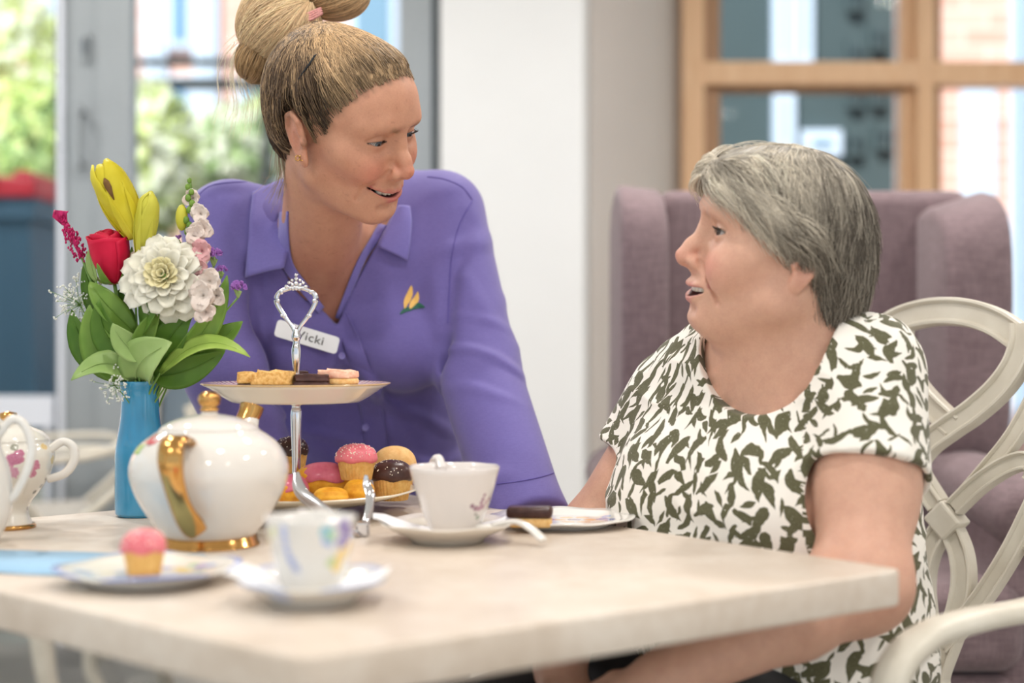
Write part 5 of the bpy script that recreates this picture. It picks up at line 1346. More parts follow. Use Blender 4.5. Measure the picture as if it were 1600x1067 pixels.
def head_colour(P, o, base, lips, blush):
    """true local colour of the skin: lips, inside of the mouth, flush on cheek and nose, brows"""
    S = P.copy(); S[:, 0] = np.abs(S[:, 0]); S[:, 1] += o.get('retro', 0.0) * sstep(-.026, -.046, S[:, 2]); x, y, z = S[:, 0], S[:, 1], S[:, 2]
    sm = o.get('smile', 1.0); op = o.get('open', .003); ld = o.get('drop', 0.0) + op
    c = np.tile(np.array(base, np.float32), (len(P), 1))
    def blend(w, col):
        nonlocal c
        c = c * (1 - w[:, None]) + np.array(col, np.float32) * w[:, None]
    front = sstep(.0, .03, y)
    fl = np.exp(-(((x - .042) / .020) ** 2 + ((z + .02) / .02) ** 2)) * front
    fl = np.maximum(fl, np.exp(-((x / .014) ** 2 + ((z + .018) / .014) ** 2)) * sstep(.09, .1, y) * .9)
    fl = np.maximum(fl, .7 * np.exp(-(((y + .012) / .02) ** 2 + ((z - .0) / .035) ** 2)) * sstep(.068, .074, x))
    blend(np.clip(fl, 0, 1) * .55, blush)
    blend(np.exp(-(((x - .03) / .015) ** 2 + ((z - .008) / .006) ** 2)) * front * .22, (base[0] * .75, base[1] * .62, base[2] * .6))
    L = S.copy(); L[:, 2] -= (8.0 * sm + 0.5) * x * x; L[:, 1] += 12.0 * x * x
    up = chain(L, [(.0330, .0985, -.0534, .0010), (.018, .0990, -.0522, .0036), (.006, .0995, -.0504, .0046), (0, .099, -.0512, .0042)])
    lo_ = chain(L, [(.0325, .0978, -.0548, .0016), (.016, .0970, -.0580 - ld, .0048), (0, .0965, -.0590 - ld, .0058)])
    w = 1 - sstep(.0006, .0024, np.minimum(up, lo_))
    blend(w * sstep(.06, .072, y) * .9, lips)
    cav = el(L, (0, .094, -.0545 - ld * .5), (.0315, .024, .0010 + op))
    blend((1 - sstep(.0, .0012, cav)) * (1 - sstep(.0975, .1005, L[:, 1])), (.09, .02, .02))
    # brows
    b = chain(S, [(.0125, .095, .0345, .0024), (.024, .0955, .0400, .0030), (.036, .088, .0425, .0022), (.0475, .073, .0385, .0010)])
    hair_n = .5 + .5 * vnoise(P * np.array((1, 1, .45), np.float32), 700, 3)
    w = (1 - sstep(.000, .0045, b)) * (.45 + .55 * hair_n)
    blend(w * o.get('brow', .8), o.get('browcol', (.16, .085, .05)))
    # dark lash line and pink lid margin
    E = S - A_(.0315, .0735, .0185); xx = E[:, 0]; ah, al = o.get('eye', (.0052, .0042)); tl = .06 * xx; arch = 1 - (xx / .0150) ** 2
    m = (E[:, 1] > .002) & (np.abs(xx) < .0155)
    up_ = np.abs((E[:, 2] - tl) - ah * arch); lw = np.abs(-(E[:, 2] - tl) - al * arch)
    blend(np.where(m, (1 - sstep(.0002, .0016, up_)) * .85, 0), (.05, .025, .018))
    blend(np.where(m, (1 - sstep(.0002, .0013, lw)) * .45, 0), (.16, .07, .05))
    return c

def eye_parts(o, W, parent, gaze, iris, scale):
    """eyeballs with iris and pupil rings; W maps head space to world"""
    for s in (-1, 1):
        c = np.array((s * .0315, .0735, .0185)); r = .0127
        g = np.array(gaze, float); g /= np.linalg.norm(g)
        a = np.cross(g, (0, 0, 1)); a /= np.linalg.norm(a); b = np.cross(a, g)
        V = [c + g * r]; mats = []; F = []
        rings = [.10, .16, .20, .30, .40, .455, .50, .7, .95, 1.25, 1.6, 2.1, 2.7]
        n = 28
        for t in rings:
            rr = r + (.0006 * math.cos(min(t / .5, 1) * PI / 2) if t < .5 else 0)
            for k in range(n):
                f = 2 * PI * k / n
                V.append(c + rr * (math.cos(t) * g + math.sin(t) * (math.cos(f) * a + math.sin(f) * b)))
        for k in range(n): F.append((0, 1 + k, 1 + (k + 1) % n)); mats.append(0)
        for j in range(len(rings) - 1):
            for k in range(n):
                F.append((1 + j * n + k, 1 + (j + 1) * n + k, 1 + (j + 1) * n + (k + 1) % n, 1 + j * n + (k + 1) % n))
                mats.append(0 if rings[j + 1] <= .21 else 1 if rings[j + 1] <= .456 else 0 if rings[j + 1] <= .49 else 2)
        e = meshobj('eye', W(np.array(V)), F, [M['pupil'], iris, M['eyewhite']], parent)
        e.data.polygons.foreach_set('material_index', np.array(mats, np.int32))
        # upper lashes: a row of short curved hairs on the lid margin
        acc = Acc(); ah, al = o.get('eye', (.0052, .0042))
        for k in range(17):
            xx = (-.011 + .025 * k / 16)
            zz = ah * (1 - (xx / .015) ** 2) + .06 * xx
            yy = math.sqrt(max(.0145 ** 2 - xx * xx - zz * zz, 1e-6))
            p0 = np.array((s * (.0315 + xx), .0735 + yy, .0185 + zz)); dx = s * (xx * .12 + .0008)
            pts = [p0, p0 + (dx * .6, .0026, -.0002), p0 + (dx * 1.4, .0046, .0014)]
            pts = W(np.array(pts))
            acc.tube([(*p, q) for p, q in zip(pts, (1, .8, .25))], .00036 * scale, 5, 3)
        acc.out('eyelash', M['lash'], parent)

def teeth_part(o, W, parent, m, n=8, gap=None, zoff=0.0):
    """upper teeth, one shape per tooth, joined as a single row"""
    acc = Acc(); op = o.get('open', .003)
    for k in range(-n // 2, n // 2):
        a0, a1 = (k + .04) * .0072, (k + .96) * .0072
        if gap and k in gap: continue
        V = []; F = []
        nx, nz = 5, 5
        for i in range(nx):
            xx = a0 + (a1 - a0) * i / (nx - 1)
            yb = .0975 - 16 * xx * xx
            zc = (8.0 * o.get('smile', 1) + .5) * xx * xx * .75
            edge = 1 - (2 * i / (nx - 1) - 1) ** 2
            for j in range(nz):
                t = j / (nz - 1)
                zz = -.0475 - (.0085 + .0006 * edge * t) * t + zc + zoff
                V.append((xx, yb - o.get('retro', 0.0) - .0012 * (1 - edge) - .0008 * t * t, zz))
        for i in range(nx - 1):
            for j in range(nz - 1):
                F.append((i * nz + j, (i + 1) * nz + j, (i + 1) * nz + j + 1, i * nz + j + 1))
        o_ = len(V); V += [(v[0], v[1] - .004, v[2]) for v in V]
        F += [tuple(q + o_ for q in f)[::-1] for f in F]
        for i in range(nx - 1): a, b = i * nz + nz - 1, (i + 1) * nz + nz - 1; F.append((a, b, b + o_, a + o_))
        for j in range(nz - 1):
            F.append((j, j + 1, j + 1 + o_, j + o_)); a, b = (nx - 1) * nz + j, (nx - 1) * nz + j + 1; F.append((b, a, a + o_, b + o_))
        acc.add(W(np.array(V)), F)
    return acc.out('teeth', m, parent)
# ---------------------------------------------------------------- people: shared bits
def rot_ypr(yaw, pitch, roll):
    cz, sz = math.cos(yaw), math.sin(yaw); cp, sp = math.cos(pitch), math.sin(pitch); cr, sr = math.cos(roll), math.sin(roll)
    return np.array(((cz, -sz, 0), (sz, cz, 0), (0, 0, 1))) @ np.array(((1, 0, 0), (0, cp, -sp), (0, sp, cp))) @ np.array(((cr, 0, sr), (0, 1, 0), (-sr, 0, cr)))
class Frame:
    def __init__(s, o, R, k=1.0): s.o = np.array(o, np.float32); s.R = np.array(R, np.float32); s.k = k
    def to(s, P): return (((P - s.o) @ s.R) / s.k).astype(np.float32)         # world -> local
    def w(s, L): return s.o + s.k * (np.asarray(L, np.float32) @ s.R.T)       # local -> world
def skin_mat(name):
    t = NT(name); at = t.node('Attribute', attribute_name='Col').outputs[0]; c = t.coord()
    n1 = t.noise(c, 55, 4, .6); n2 = t.noise(c, 420, 3, .6); n3 = t.noise(c, 900, 2)
    f = t.math('ADD', t.math('MULTIPLY', n1, .6), t.math('MULTIPLY', n2, .4))
    v = t.ramp(f, [(.3, (.90, .86, .85, 1)), (.7, (1.08, 1.1, 1.1, 1))])
    t.set(col=t.mix(1.0, at, v, 'MULTIPLY'), rough=t.math('ADD', .42, t.math('MULTIPLY', n1, .16)), spec=.38, sss=.16, sssr=(1.0, .35, .2), ssss=.010)
    t.bump(t.math('ADD', t.math('MULTIPLY', n2, .5), t.math('MULTIPLY', n3, .5)), .10, .0006)
    return t.m
M['skin'] = skin_mat('skin')
M['pupil'] = mat('pupil', (.004, .004, .004, 1), .04); M['eyewhite'] = mat('eye_white', (.42, .38, .36, 1), .12, coat=.3); M['lash'] = mat('eyelash_hair', (.025, .016, .012, 1), .5)
M['iris_blue'] = mat('iris_blue_grey', (.10, .14, .17, 1), .08, .4, 900); M['iris_brown'] = mat('iris_brown', (.07, .04, .025, 1), .08, .4, 900)
M['tooth'] = mat('tooth_enamel', (.85, .80, .70, 1), .18, sss=.1, ssss=.003)
def hair_mat(name, rough=.42):
    t = NT(name); t.set(col=t.node('Attribute', attribute_name='hcol').outputs[0], rough=rough, spec=.32); return t.m
M['hair_strand'] = hair_mat('hair_strand')
def cap_mat(name):
    t = NT(name); at = t.node('Attribute', attribute_name='Col').outputs[0]; n = t.noise(t.coord(), 500, 3)
    t.set(col=t.mix(1.0, at, t.ramp(n, [(.3, (.75, .75, .75, 1)), (.7, (1.15, 1.15, 1.15, 1))]), 'MULTIPLY'), rough=.5, spec=.3); t.bump(n, .3, .001); return t.m
M['hair_cap'] = cap_mat('hair_mass')
def strands(name, S, rad, cols, parent, taper=.35):
    o = hair_curves(name, S, rad, M['hair_strand'], parent, taper)
    a = o.data.attributes.new('hcol', 'FLOAT_COLOR', 'POINT'); c = np.ones((S.shape[0] * S.shape[1], 4), np.float32); c[:, :3] = cols.reshape(-1, 3)
    a.data.foreach_set('color', c.ravel()); return o
def project(f, p, off, it=3):
    for _ in range(it): p = p - grad(f, p.astype(np.float32), .002) * (f(p.astype(np.float32)) - off)[:, None]
    return p
def hand_pts(fr, curl=(.35, .45, .35), spread=.10, thumb=(.6, .5, .25), side=1):
    """a hand in its own frame (x to the thumb side, y along the fingers, z out of the back): list of finger chains"""
    out = []
    for i, (x, y0, L, r) in enumerate(((.026, .092, (.042, .025, .020), .0092), (.006, .097, (.046, .029, .022), .0094), (-.014, .093, (.043, .027, .021), .0090), (-.032, .084, (.034, .020, .018), .0080))):
        p = np.array((x, y0, 0.)); a = 0; sp = spread * (x / .03); ch = [(*p * np.array((.55, .25, 1)), r * 1.2), (*p, r * 1.12)]
        for k in range(3):
            a += curl[k] * (1 + .12 * i)
            p = p + L[k] * np.array((math.sin(sp) * math.cos(a), math.cos(sp) * math.cos(a), -math.sin(a))); ch.append((*p, r * (.98 - .11 * k)))
        out.append(ch)
    p = np.array((.030, .030, -.006)); ch = [(.012, .012, -.004, .014), (*p, .0145)]; az, el_, cu = thumb
    for k, (L, r) in enumerate(((.038, .0112), (.030, .0098))):
        d = np.array((math.sin(az - cu * k), math.cos(az - cu * k), -el_ * (.6 + .3 * k))); d /= np.linalg.norm(d); p = p + d * L; ch.append((*p, r))
    out.append(ch); return [[(side * c[0], c[1], c[2], c[3]) for c in ch] for ch in out]
def hand_sdf(L, chains, side=1):
    palm = el(L, (side * -.003, .048, -.003), (.040, .052, .0135))
    palm = smin(palm, el(L, (side * .018, .030, -.010), (.018, .030, .012)), .012)
    d = smin(palm, rc(L, (0, -.03, -.001), (0, .012, -.002), .0265, .026), .02)
    for ch in chains: d = smin(d, chain(L, ch, .004), .006)
    return d
def drape(bvh, pts, off=.001):
    """points of the photograph laid onto a cloth surface"""
    out = []
    o = Vector((0, 0, EYE))
    for x, y in pts:
        d = Vector(P3(x, y, 1.0)) - o; d.normalize()
        h, n, i, dist = bvh.ray_cast(o, d)
        if h is None: continue
        out.append(np.array(h) - np.array(d) * off)
    return np.array(out)
def bvh_of(*objs):
    V = []; F = []
    for o in objs:
        k = len(V); V += [v.co.copy() for v in o.data.vertices]; F += [[i + k for i in p.vertices] for p in o.data.polygons]
    return BVHTree.FromPolygons(V, F)
def ribbed(A, B, n=10, bulge=0.0, nrm=(0, -1, .2), th=.0018):
    """thin cloth between two polylines"""
    def even(Q, k=21):                    # same number of rows on both edges, evenly spaced
        Q = smooth_path(Q, 6); L = np.concatenate([[0], np.cumsum(np.linalg.norm(np.diff(Q, axis=0), axis=1))]); t = np.linspace(0, L[-1], k)
        return np.stack([np.interp(t, L, Q[:, c]) for c in range(3)], 1)
    A = even(A); B = even(B); V = []; F = []; m_ = len(A); nn = np.array(nrm, float); nn /= np.linalg.norm(nn)
    for i in range(m_):
        for j in range(n):
            t = j / (n - 1); V.append(A[i] * (1 - t) + B[i] * t + nn * bulge * math.sin(PI * t) )
    for i in range(m_ - 1):
        for j in range(n - 1): F.append((i * n + j, i * n + j + 1, (i + 1) * n + j + 1, (i + 1) * n + j))
    return V, F
def solid(o, th=.002, off=1):
    md = o.modifiers.new('thick', 'SOLIDIFY'); md.thickness = th; md.offset = off; return o

def hairline1(P):
    x, y, z = np.abs(P[:, 0]), P[:, 1], P[:, 2]
    ear = (1 - np.sqrt(((y + .013) / .023) ** 2 + ((z - .006) / .036) ** 2)) * .02 - (x < .05)
    y = y + .004 * vnoise(P, 150, 6)
    return np.maximum(ear, y - np.interp(z, [-.09, -.06, -.035, -.015, .0, .02, .04, .06, .08, .095, .115], [-.058, -.048, -.036, -.020, .006, .026, .034, .046, .062, .076, .12])) * .8
# ================================================================ the carer in the purple shirt
CA = thing('person', 'smiling standing woman in a purple collared shirt leaning over the table, hair in a bun', 'person', (P3(560, 0, 2.42)[0], 2.42, 0))
def rehome(o, t):
    """meshes are modelled in world coordinates; hang them on the person without moving them"""
    o.parent = t; o.matrix_parent_inverse = Matrix.Translation(-Vector(t.location)); return o
H1 = Frame((-.230, 1.935, 1.262), rot_ypr(math.radians(241.5), math.radians(-23), math.radians(19.5)), 1.04)
OP1 = dict(smile=1.2, open=.0024, retro=.005, eartilt=.45, earscale=1.1, earfwd=.004, earout=.42, eye=(.0026, .0026), fold=1.0, crow=1.0, brow=.85, browcol=(.20, .115, .06), nose=.001)
P_ = lambda x, y, d: np.array(P3(x, y, d), np.float32)
NB = P_(497, 400, 2.11)
S_l, S_r = P_(356, 352, 2.13), P_(690, 334, 2.20)
E_l, E_r = P_(354, 578, 2.06), P_(744, 572, 2.11)
W_l, W_r = P_(428, 806, 2.125), P_(824, 818, 1.945)
CH, WA, HI = P_(535, 500, 2.24), P_(570, 690, 2.32), P_(585, 850, 2.42)
def torso1(P, grow=0.0):
    z = P[:, 2]; yc = np.interp(z, [HI[2], WA[2], CH[2], 1.2], [HI[1], WA[1], CH[1], 2.19]); Q = P.copy(); Q[:, 1] = (P[:, 1] - yc) * 1.45
    f = lambda v: A_(v[0], 0, v[2])
    d = rc(Q, f(P_(530, 410, 2.2)), f(CH), .115, .148)
    d = smin(d, rc(Q, f(CH), f(WA), .148, .132), .05)
    d = smin(d, rc(Q, f(WA), f(HI), .135, .178), .05) / 1.15
    for b in (P_(462, 545, 2.135), P_(632, 540, 2.155)): d = smin(d, el(P, b, (.066, .062, .062)), .05)
    d = smin(d, rc(P, NB + A_(-.02, .03, .0), S_l, .052, .050), .05); d = smin(d, rc(P, P_(604, 318, 2.21), S_r, .050, .050), .05)
    d = smin(d, rc(P, P_(420, 400, 2.15), P_(640, 400, 2.19), .075, .075), .06)
    return d - grow
hl1 = hand_pts(None, (.15, .2, .15), .1, (.6, .3, .2), 1)
def hand_frame(w, ydir, zdir, k=1.0):
    y = np.array(ydir, float); y /= np.linalg.norm(y); z = np.array(zdir, float); z -= y * (z @ y); z /= np.linalg.norm(z); x = np.cross(y, z)
    return Frame(w, np.stack([x, y, z], 1), k)
HR1 = hand_frame(W_r + A_(-.004, .008, -.012), (-.45, .60, -.66), (.5, -.3, .6), .93); HL1 = hand_frame(W_l + A_(.002, .0, -.012), (.2, .05, -1), (-.3, -1, .1), .93)
def near_only(P, c, r, f, far=None):
    m = ((P - c) ** 2).sum(1) < r * r
    out = np.sqrt(((P - c) ** 2).sum(1)).astype(np.float32) - np.float32(r * .55)
    if m.any(): out[m] = f(P[m])
    return out
def neck1(P):
    d = rc(P, H1.w((0, -.022, -.035)), NB + A_(-.005, .035, -.03), .056, .060)
    d = smin(d, rc(P, H1.w((.022, .0, -.075)), NB + A_(.012, -.020, -.02), .014, .012), .03)       # the long neck muscle
    d = smin(d, rc(P, H1.w((-.02, .01, -.085)), NB + A_(.02, -.02, -.02), .013, .012), .03)
    return d
def body1(P):
    t = torso1(P, -.012)
    d = smin(t, neck1(P), .045)
    hd = near_only(P, H1.o, .20, lambda q: head_sdf(H1.to(q), OP1) * H1.k)
    d = smin(d, hd, .022)
    for a, b, c in ((S_l, E_l, W_l), (S_r, E_r, W_r)):
        d = smin(d, np.minimum(rc(P, a, b, .046, .038), rc(P, b, c, .038, .026)), .02)
    for fr, s in ((HR1, -1), (HL1, 1)):
        d = smin(d, near_only(P, fr.w((0, .07, 0)), .15, lambda q: hand_sdf(fr.to(q), HC[s], s) * fr.k), .012)
    return d
HC = {s: hand_pts(None, (.12, .18, .12), .1, (.6, .3, .2), s) for s in (1, -1)}
V1, F1 = nets(body1, (-.50, 1.72, 1.00), (.05, 2.34, 1.47), .0017)
V2, F2 = nets(body1, (-.56, 1.60, .70), (.32, 2.62, 1.03), .0034)
def skin_cols(V, fr, op, base, lips, blush):
    V = V.astype(np.float32); L = fr.to(V); c = np.tile(np.array(base, np.float32), (len(V), 1))
    m = (np.abs(L) < (.12, .16, .16)).all(1) & (L[:, 2] > -.115)
    c[m] = head_colour(L[m], op, base, lips, blush)
    if 'root' in op:                    # short fine hairs growing out of the skin along the hairline
        hl = op['root'][0](L[m]); k = sstep(.011, -.002, hl) * sstep(.05, .02, -hl) * (.55 + .45 * vnoise(L[m] * A_(1, .4, .4), 420, 3)) * (L[m][:, 2] > -.02)
        c[m] = c[m] * (1 - k[:, None]) + np.array(op['root'][1]) * k[:, None]
    return c
base1 = np.array((.560, .285, .185)); OP1['root'] = (lambda L: hairline1(L.astype(np.float32)), (.13, .075, .04))
cols = np.concatenate([skin_cols(V1, H1, OP1, base1, (.50, .15, .13), (.62, .20, .14)), np.tile(base1, (len(V2), 1))])
# redder, darker skin from the chest down, with freckles
VV = np.concatenate([V1, V2]).astype(np.float32); k_ = sstep(.02, -.06, VV[:, 2] - 1.13) * (.75 + .25 * vnoise(VV, 60, 2)); cols = cols * (1 - .6 * k_[:, None]) + np.array((.36, .125, .08)) * .6 * k_[:, None]
fk = sstep(.62, .8, vnoise(VV, 260, 9)) * .25; cols = cols * (1 - fk[:, None]) + np.array((.26, .10, .06)) * fk[:, None]
body_ca = rehome(meshobj('body', VV, np.concatenate([F1, F2 + len(V1)]), M['skin'], None, True, cols), CA)
gz = H1.R.T @ (np.array((.33, 1.70, 1.10)) - H1.o); gz = np.array(gz) / np.linalg.norm(gz)
gz = np.array((.14, abs(gz[1]), -.16)); 
tmp = bpy.data.objects.new('tmp', None)
def adopt(parent, fn):
    before = set(o.name for o in bpy.data.objects); fn()
    for o in bpy.data.objects:
        if o.name not in before: rehome(o, parent)
adopt(CA, lambda: eye_parts(OP1, H1.w, None, gz, M['iris_blue'], H1.k))
adopt(CA, lambda: teeth_part(OP1, H1.w, None, M['tooth'], 6, None, -.0005))
# --- hair swept up into a bun
def skull(P, off, o=None):
    d = el(P, (0, -.002, .036), (.073, .094, .088)); d = smin(d, el(P, (0, .044, .052), (.057, .052, .052)), .03); return d - off
def mass1(P):
    return smin(smin(skull(P, .0065), el(P, (0, -.060, -.015), (.050, .046, .062)), .03), el(P, (0, -.050, .045), (.070, .064, .074)), .03)
def cap1(P):
    hl = hairline1(P)
    n = vnoise(P * A_(1, .35, .5), 260, 4) * .0010
    return smax(mass1(P) + n + .0078 * sstep(-.040, .0, hl), hl, .004)
Vc, Fc = nets(lambda P: cap1(P), (-.1, -.13, -.1), (.1, .12, .15), .0026)
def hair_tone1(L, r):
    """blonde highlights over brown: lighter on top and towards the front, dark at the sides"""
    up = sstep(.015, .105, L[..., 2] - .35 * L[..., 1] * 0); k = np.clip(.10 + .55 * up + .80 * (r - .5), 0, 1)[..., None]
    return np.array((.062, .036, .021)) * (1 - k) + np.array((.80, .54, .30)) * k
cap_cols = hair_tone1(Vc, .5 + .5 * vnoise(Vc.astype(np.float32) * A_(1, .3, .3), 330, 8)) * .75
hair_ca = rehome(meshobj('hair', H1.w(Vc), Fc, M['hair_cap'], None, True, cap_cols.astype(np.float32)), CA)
BN = np.array((0, -.058, .112), np.float32)                                  # where the hair gathers
R_ = np.random.RandomState(11)
idx = R_.choice(len(Vc), 5200); p0 = Vc[idx]; nst = 14; S = np.zeros((len(idx), nst, 3), np.float32)
capf = lambda P: skull(P, .0075)
tgt = BN + R_.normal(size=(len(idx), 3)) * .010
for k in range(nst):
    t = (k / (nst - 1)) ** .9; q = p0 * (1 - t) + tgt * t
    hl = hairline1(q.astype(np.float32)) if k else hairline1(p0.astype(np.float32))
    q = project(mass1, q, .0010 + .0022 * R_.rand(len(idx)) + .004 * max(0, t - .9) - .0078 * sstep(-.040, .0, hl), 2); S[:, k] = q
ok_ = np.stack([hairline1(S[:, k]) for k in range(nst)], 1).max(1) < .004; S = S[ok_]; idx = idx[ok_]
r = np.clip(.5 + .35 * (R_.rand(len(idx)) - .5) + .6 * vnoise(S[:, 1], 110, 8) + .35 * vnoise(S[:, 1], 260, 9), 0, 1)
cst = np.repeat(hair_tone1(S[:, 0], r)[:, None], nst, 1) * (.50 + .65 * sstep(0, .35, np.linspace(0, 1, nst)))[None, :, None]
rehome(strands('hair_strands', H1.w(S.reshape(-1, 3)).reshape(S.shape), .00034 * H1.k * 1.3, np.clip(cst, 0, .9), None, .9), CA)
# bun: two lobes of wound hair
def lobe(name, c, r, pole, n, seed, col):
    R_ = np.random.RandomState(seed); c = np.array(c); r = np.array(r); pole = np.array(pole, float); pole /= np.linalg.norm(pole)
    a = np.cross(pole, (0, 1, .2)); a /= np.linalg.norm(a); b = np.cross(pole, a)
    f = lambda P: el(P, c, r) + .0025 * vnoise(P * A_(1, 1, 1), 60, seed)
    V, F = nets(f, c - r - .01, c + r + .01, .0035)
    o = rehome(meshobj(name, V, F, M['hair_cap'], None, True, np.tile(np.array(col) * .6, (len(V), 1))), CA)
    m_ = 18; S = np.zeros((n, m_, 3)); th0 = R_.rand(n) * 2 * PI; tw = R_.normal(size=n) * .35 + .5; st = R_.rand(n) * .5 + .05; en = PI - R_.rand(n) * .6
    for k in range(m_):
        t = st + (en - st) * k / (m_ - 1); th = th0 + tw * k / (m_ - 1)
        d = np.cos(t)[:, None] * pole + np.sin(t)[:, None] * (np.cos(th)[:, None] * a + np.sin(th)[:, None] * b)
        S[:, k] = c + d * r * (1.0 + .02 * np.sin(3 * th + 2 * t))[:, None] + d * (.0006 + .0035 * ((np.arange(n) * .618) % 1))[:, None]
    q = .55 + .75 * R_.rand(n); cc = np.clip(np.array(col)[None, None] * q[:, None, None] * np.ones((1, m_, 1)), 0, .9)
    s_ = rehome(strands('bun_strands', S.astype(np.float32), .00045, cc, None, .8), CA); return o
blond = (.80, .57, .34)
lobe('hair_bun', P3(436, 38, 1.99), (.056, .055, .060), (.62, -.3, .35), 1500, 21, blond)
lobe('hair_bun', P3(524, -6, 2.00), (.046, .04, .030), (-.75, -.1, -.4), 900, 22, (.66, .45, .25))
lobe('hair_bun', P3(398, 95, 1.99), (.024, .03, .028), (.6, -.3, .7), 350, 23, (.50, .32, .16))
tie = Acc(); tc_ = np.array(P3(489, 24, 1.955))
for k in range(3):
    ring = [(tc_[0] + .003 * k - .004 + .0035 * math.cos(a) , tc_[1] + .006 * math.cos(a) - .003 * 0, tc_[2] + .0035 * k - .003 + .010 * math.sin(a)) for a in np.linspace(0, 2 * PI, 12, endpoint=False)]
    ring = [tuple(tc_ + np.array((.013 * math.cos(a) + .0015 * k * -.5, -.004 * abs(math.cos(a)) , .005 * math.cos(a) + .003 * (k - 1) + .004 * math.sin(a) * .4))) for a in np.linspace(0, 2 * PI, 12, endpoint=False)]
    tie.tube(ring, .0019, 8, 4, True)
M['tie'] = mat('pink_band', rgb(226, 160, 156), .6, .25, 400); rehome(tie.out('hair_tie', M['tie']), CA)
# wisps behind the head and at the nape
W = []
R_ = np.random.RandomState(31)
for k in range(46):
    j = R_.normal(size=2) * 7; x0 = 388 + j[0] * .6
    pts = [(x0 + 6, 55 + j[1]), (x0 - 14 + j[0], 85 + j[1]), (x0 - 18 + j[0] * 1.6, 120 + j[1] * 1.5), (x0 - 8 + j[0] * 2.2, 150 + 20 * R_.rand()), (x0 - 16 + j[0] * 2.4, 185 + 40 * R_.rand())]
    W.append(smooth_path([P3(x, y, 2.0 + .02 * R_.rand()) for x, y in pts], 5))
for k in range(34):
    j = R_.normal(size=2) * 6
    pts = [(436 + j[0] * .5, 232), (438 + j[0] * .8, 255), (440 + j[0], 275 + j[1]), (434 + j[0] * 1.2, 292 + j[1]), (426 + j[0] * 1.6, 308 + j[1] * 2)]
    W.append(smooth_path([P3(x, y, 1.985 - .01 * R_.rand()) for x, y in pts], 5))
W = np.array(W, np.float32); q = .6 + .6 * R_.rand(len(W))
cc = np.clip(np.where(np.arange(len(W))[:, None] < 46, np.array(((.95, .80, .60),)), np.array(((.36, .27, .18),))) * q[:, None], 0, .9)
rehome(strands('hair_wisps', W, .00035, np.repeat(cc[:, None], W.shape[1], 1), None, .4), CA)
# --- shirt
def folds1(P):
    w = 2.6 * vnoise(P, 6, 2)
    a = np.sin(P @ A_(46, 12, 34) + w); b = np.sin(P @ A_(-26, 14, 62) + 1.3 * w + 1.0); c = np.sin(P @ A_(20, 30, 96) + 2.2 * vnoise(P, 8, 5))
    low = sstep(1.08, .92, P[:, 2]); m1 = sstep(-.2, .5, vnoise(P, 5.5, 7)); m2 = sstep(-.1, .6, vnoise(P, 6.5, 11)); m3 = sstep(-.3, .4, vnoise(P, 5, 13))
    return .0085 * np.maximum(a, 0) ** 2 * m1 * (.4 + low) + .0085 * np.maximum(b, 0) ** 2 * m2 * (.45 + low) + .0055 * np.maximum(c, 0) ** 2 * m3 * low
def sleeve(P, a, b, c, r0, r1, r2):
    d = np.minimum(rc(P, a, b, r0, r1), rc(P, b, c, r1, r2)); d = smin(rc(P, a, b, r0, r1), rc(P, b, c, r1, r2), .02)
    n = (c - b) / np.linalg.norm(c - b); return smax(d, (P - c) @ n - .0, .008)
CUF_r = E_r + (W_r - E_r) * 1.0; CUF_l = E_l + (W_l - E_l) * .96
NKX = [(330, 440, 612), (380, 446, 590), (415, 450, 570), (455, 482, 548), (506, 522, 526)]
zq = [P3(0, y, 2.1)[2] for y, a, b in NKX][::-1]; xl = [P3(a, 0, 2.1)[0] for y, a, b in NKX][::-1]; xr_ = [P3(b, 0, 2.1)[0] for y, a, b in NKX][::-1]
def vcut(P):
    z = P[:, 2]; L_ = np.interp(z, zq, xl); R__ = np.interp(z, zq, xr_)
    d = np.maximum(np.maximum(L_ - P[:, 0], P[:, 0] - R__) * .85, (zq[0] - z) * .7)
    return np.maximum(d, P[:, 1] - 2.15)
def shirt1(P):
    d = torso1(P, .008)
    sl = np.minimum(sleeve(P, S_l, E_l, CUF_l, .066, .060, .054), sleeve(P, S_r, E_r, CUF_r, .066, .062, .057))
    d = smin(d, sl, .018)
    # creases where the sleeves meet the body
    d = smax(d, -chain(P, [(*P_(738, 345, 2.12), .0015), (*P_(706, 430, 2.10), .003), (*P_(692, 520, 2.075), .005), (*P_(715, 640, 2.10), .007), (*P_(748, 745, 2.1), .007)]), .035)
    d = smax(d, -chain(P, [(*P_(405, 420, 2.06), .003), (*P_(392, 520, 2.06), .008), (*P_(420, 620, 2.08), .010)]), .03)
    d = d - folds1(P)
    d = smax(d, -vcut(P), .004)
    d = smax(d, -(neck1(P) - .006), .006)
    d = np.maximum(d, .72 - P[:, 2] + 0)
    return d
Vs, Fs = nets(shirt1, (-.60, 1.72, .71), (.33, 2.66, 1.30), .0036)
def cloth(name, a, b, scale=900, rough=.7):
    t = NT(name); c = t.coord(); n1 = t.noise(c, scale, 2, stretch=(1, 1, .15)); n2 = t.noise(c, scale, 2, stretch=(.15, .15, 1)); n3 = t.noise(c, 7, 3)
    w = t.math('ADD', t.math('MULTIPLY', n1, .5), t.math('MULTIPLY', n2, .5))
    t.set(col=t.ramp(t.math('ADD', t.math('MULTIPLY', w, .7), t.math('MULTIPLY', n3, .3)), [(.35, a), (.65, b)]), rough=rough, sheen=.25, spec=.3); t.bump(w, .10, .0005); return t.m
M['purple'] = cloth('purple_cotton', rgb(102, 92, 158), rgb(114, 103, 170))
M['purple_c'] = cloth('purple_collar_cotton', rgb(114, 105, 176), rgb(126, 117, 188))
shirt_ca = rehome(meshobj('shirt', Vs, Fs, M['purple'], None, True), CA)
bs = bvh_of(shirt_ca); bb = bvh_of(shirt_ca, body_ca)
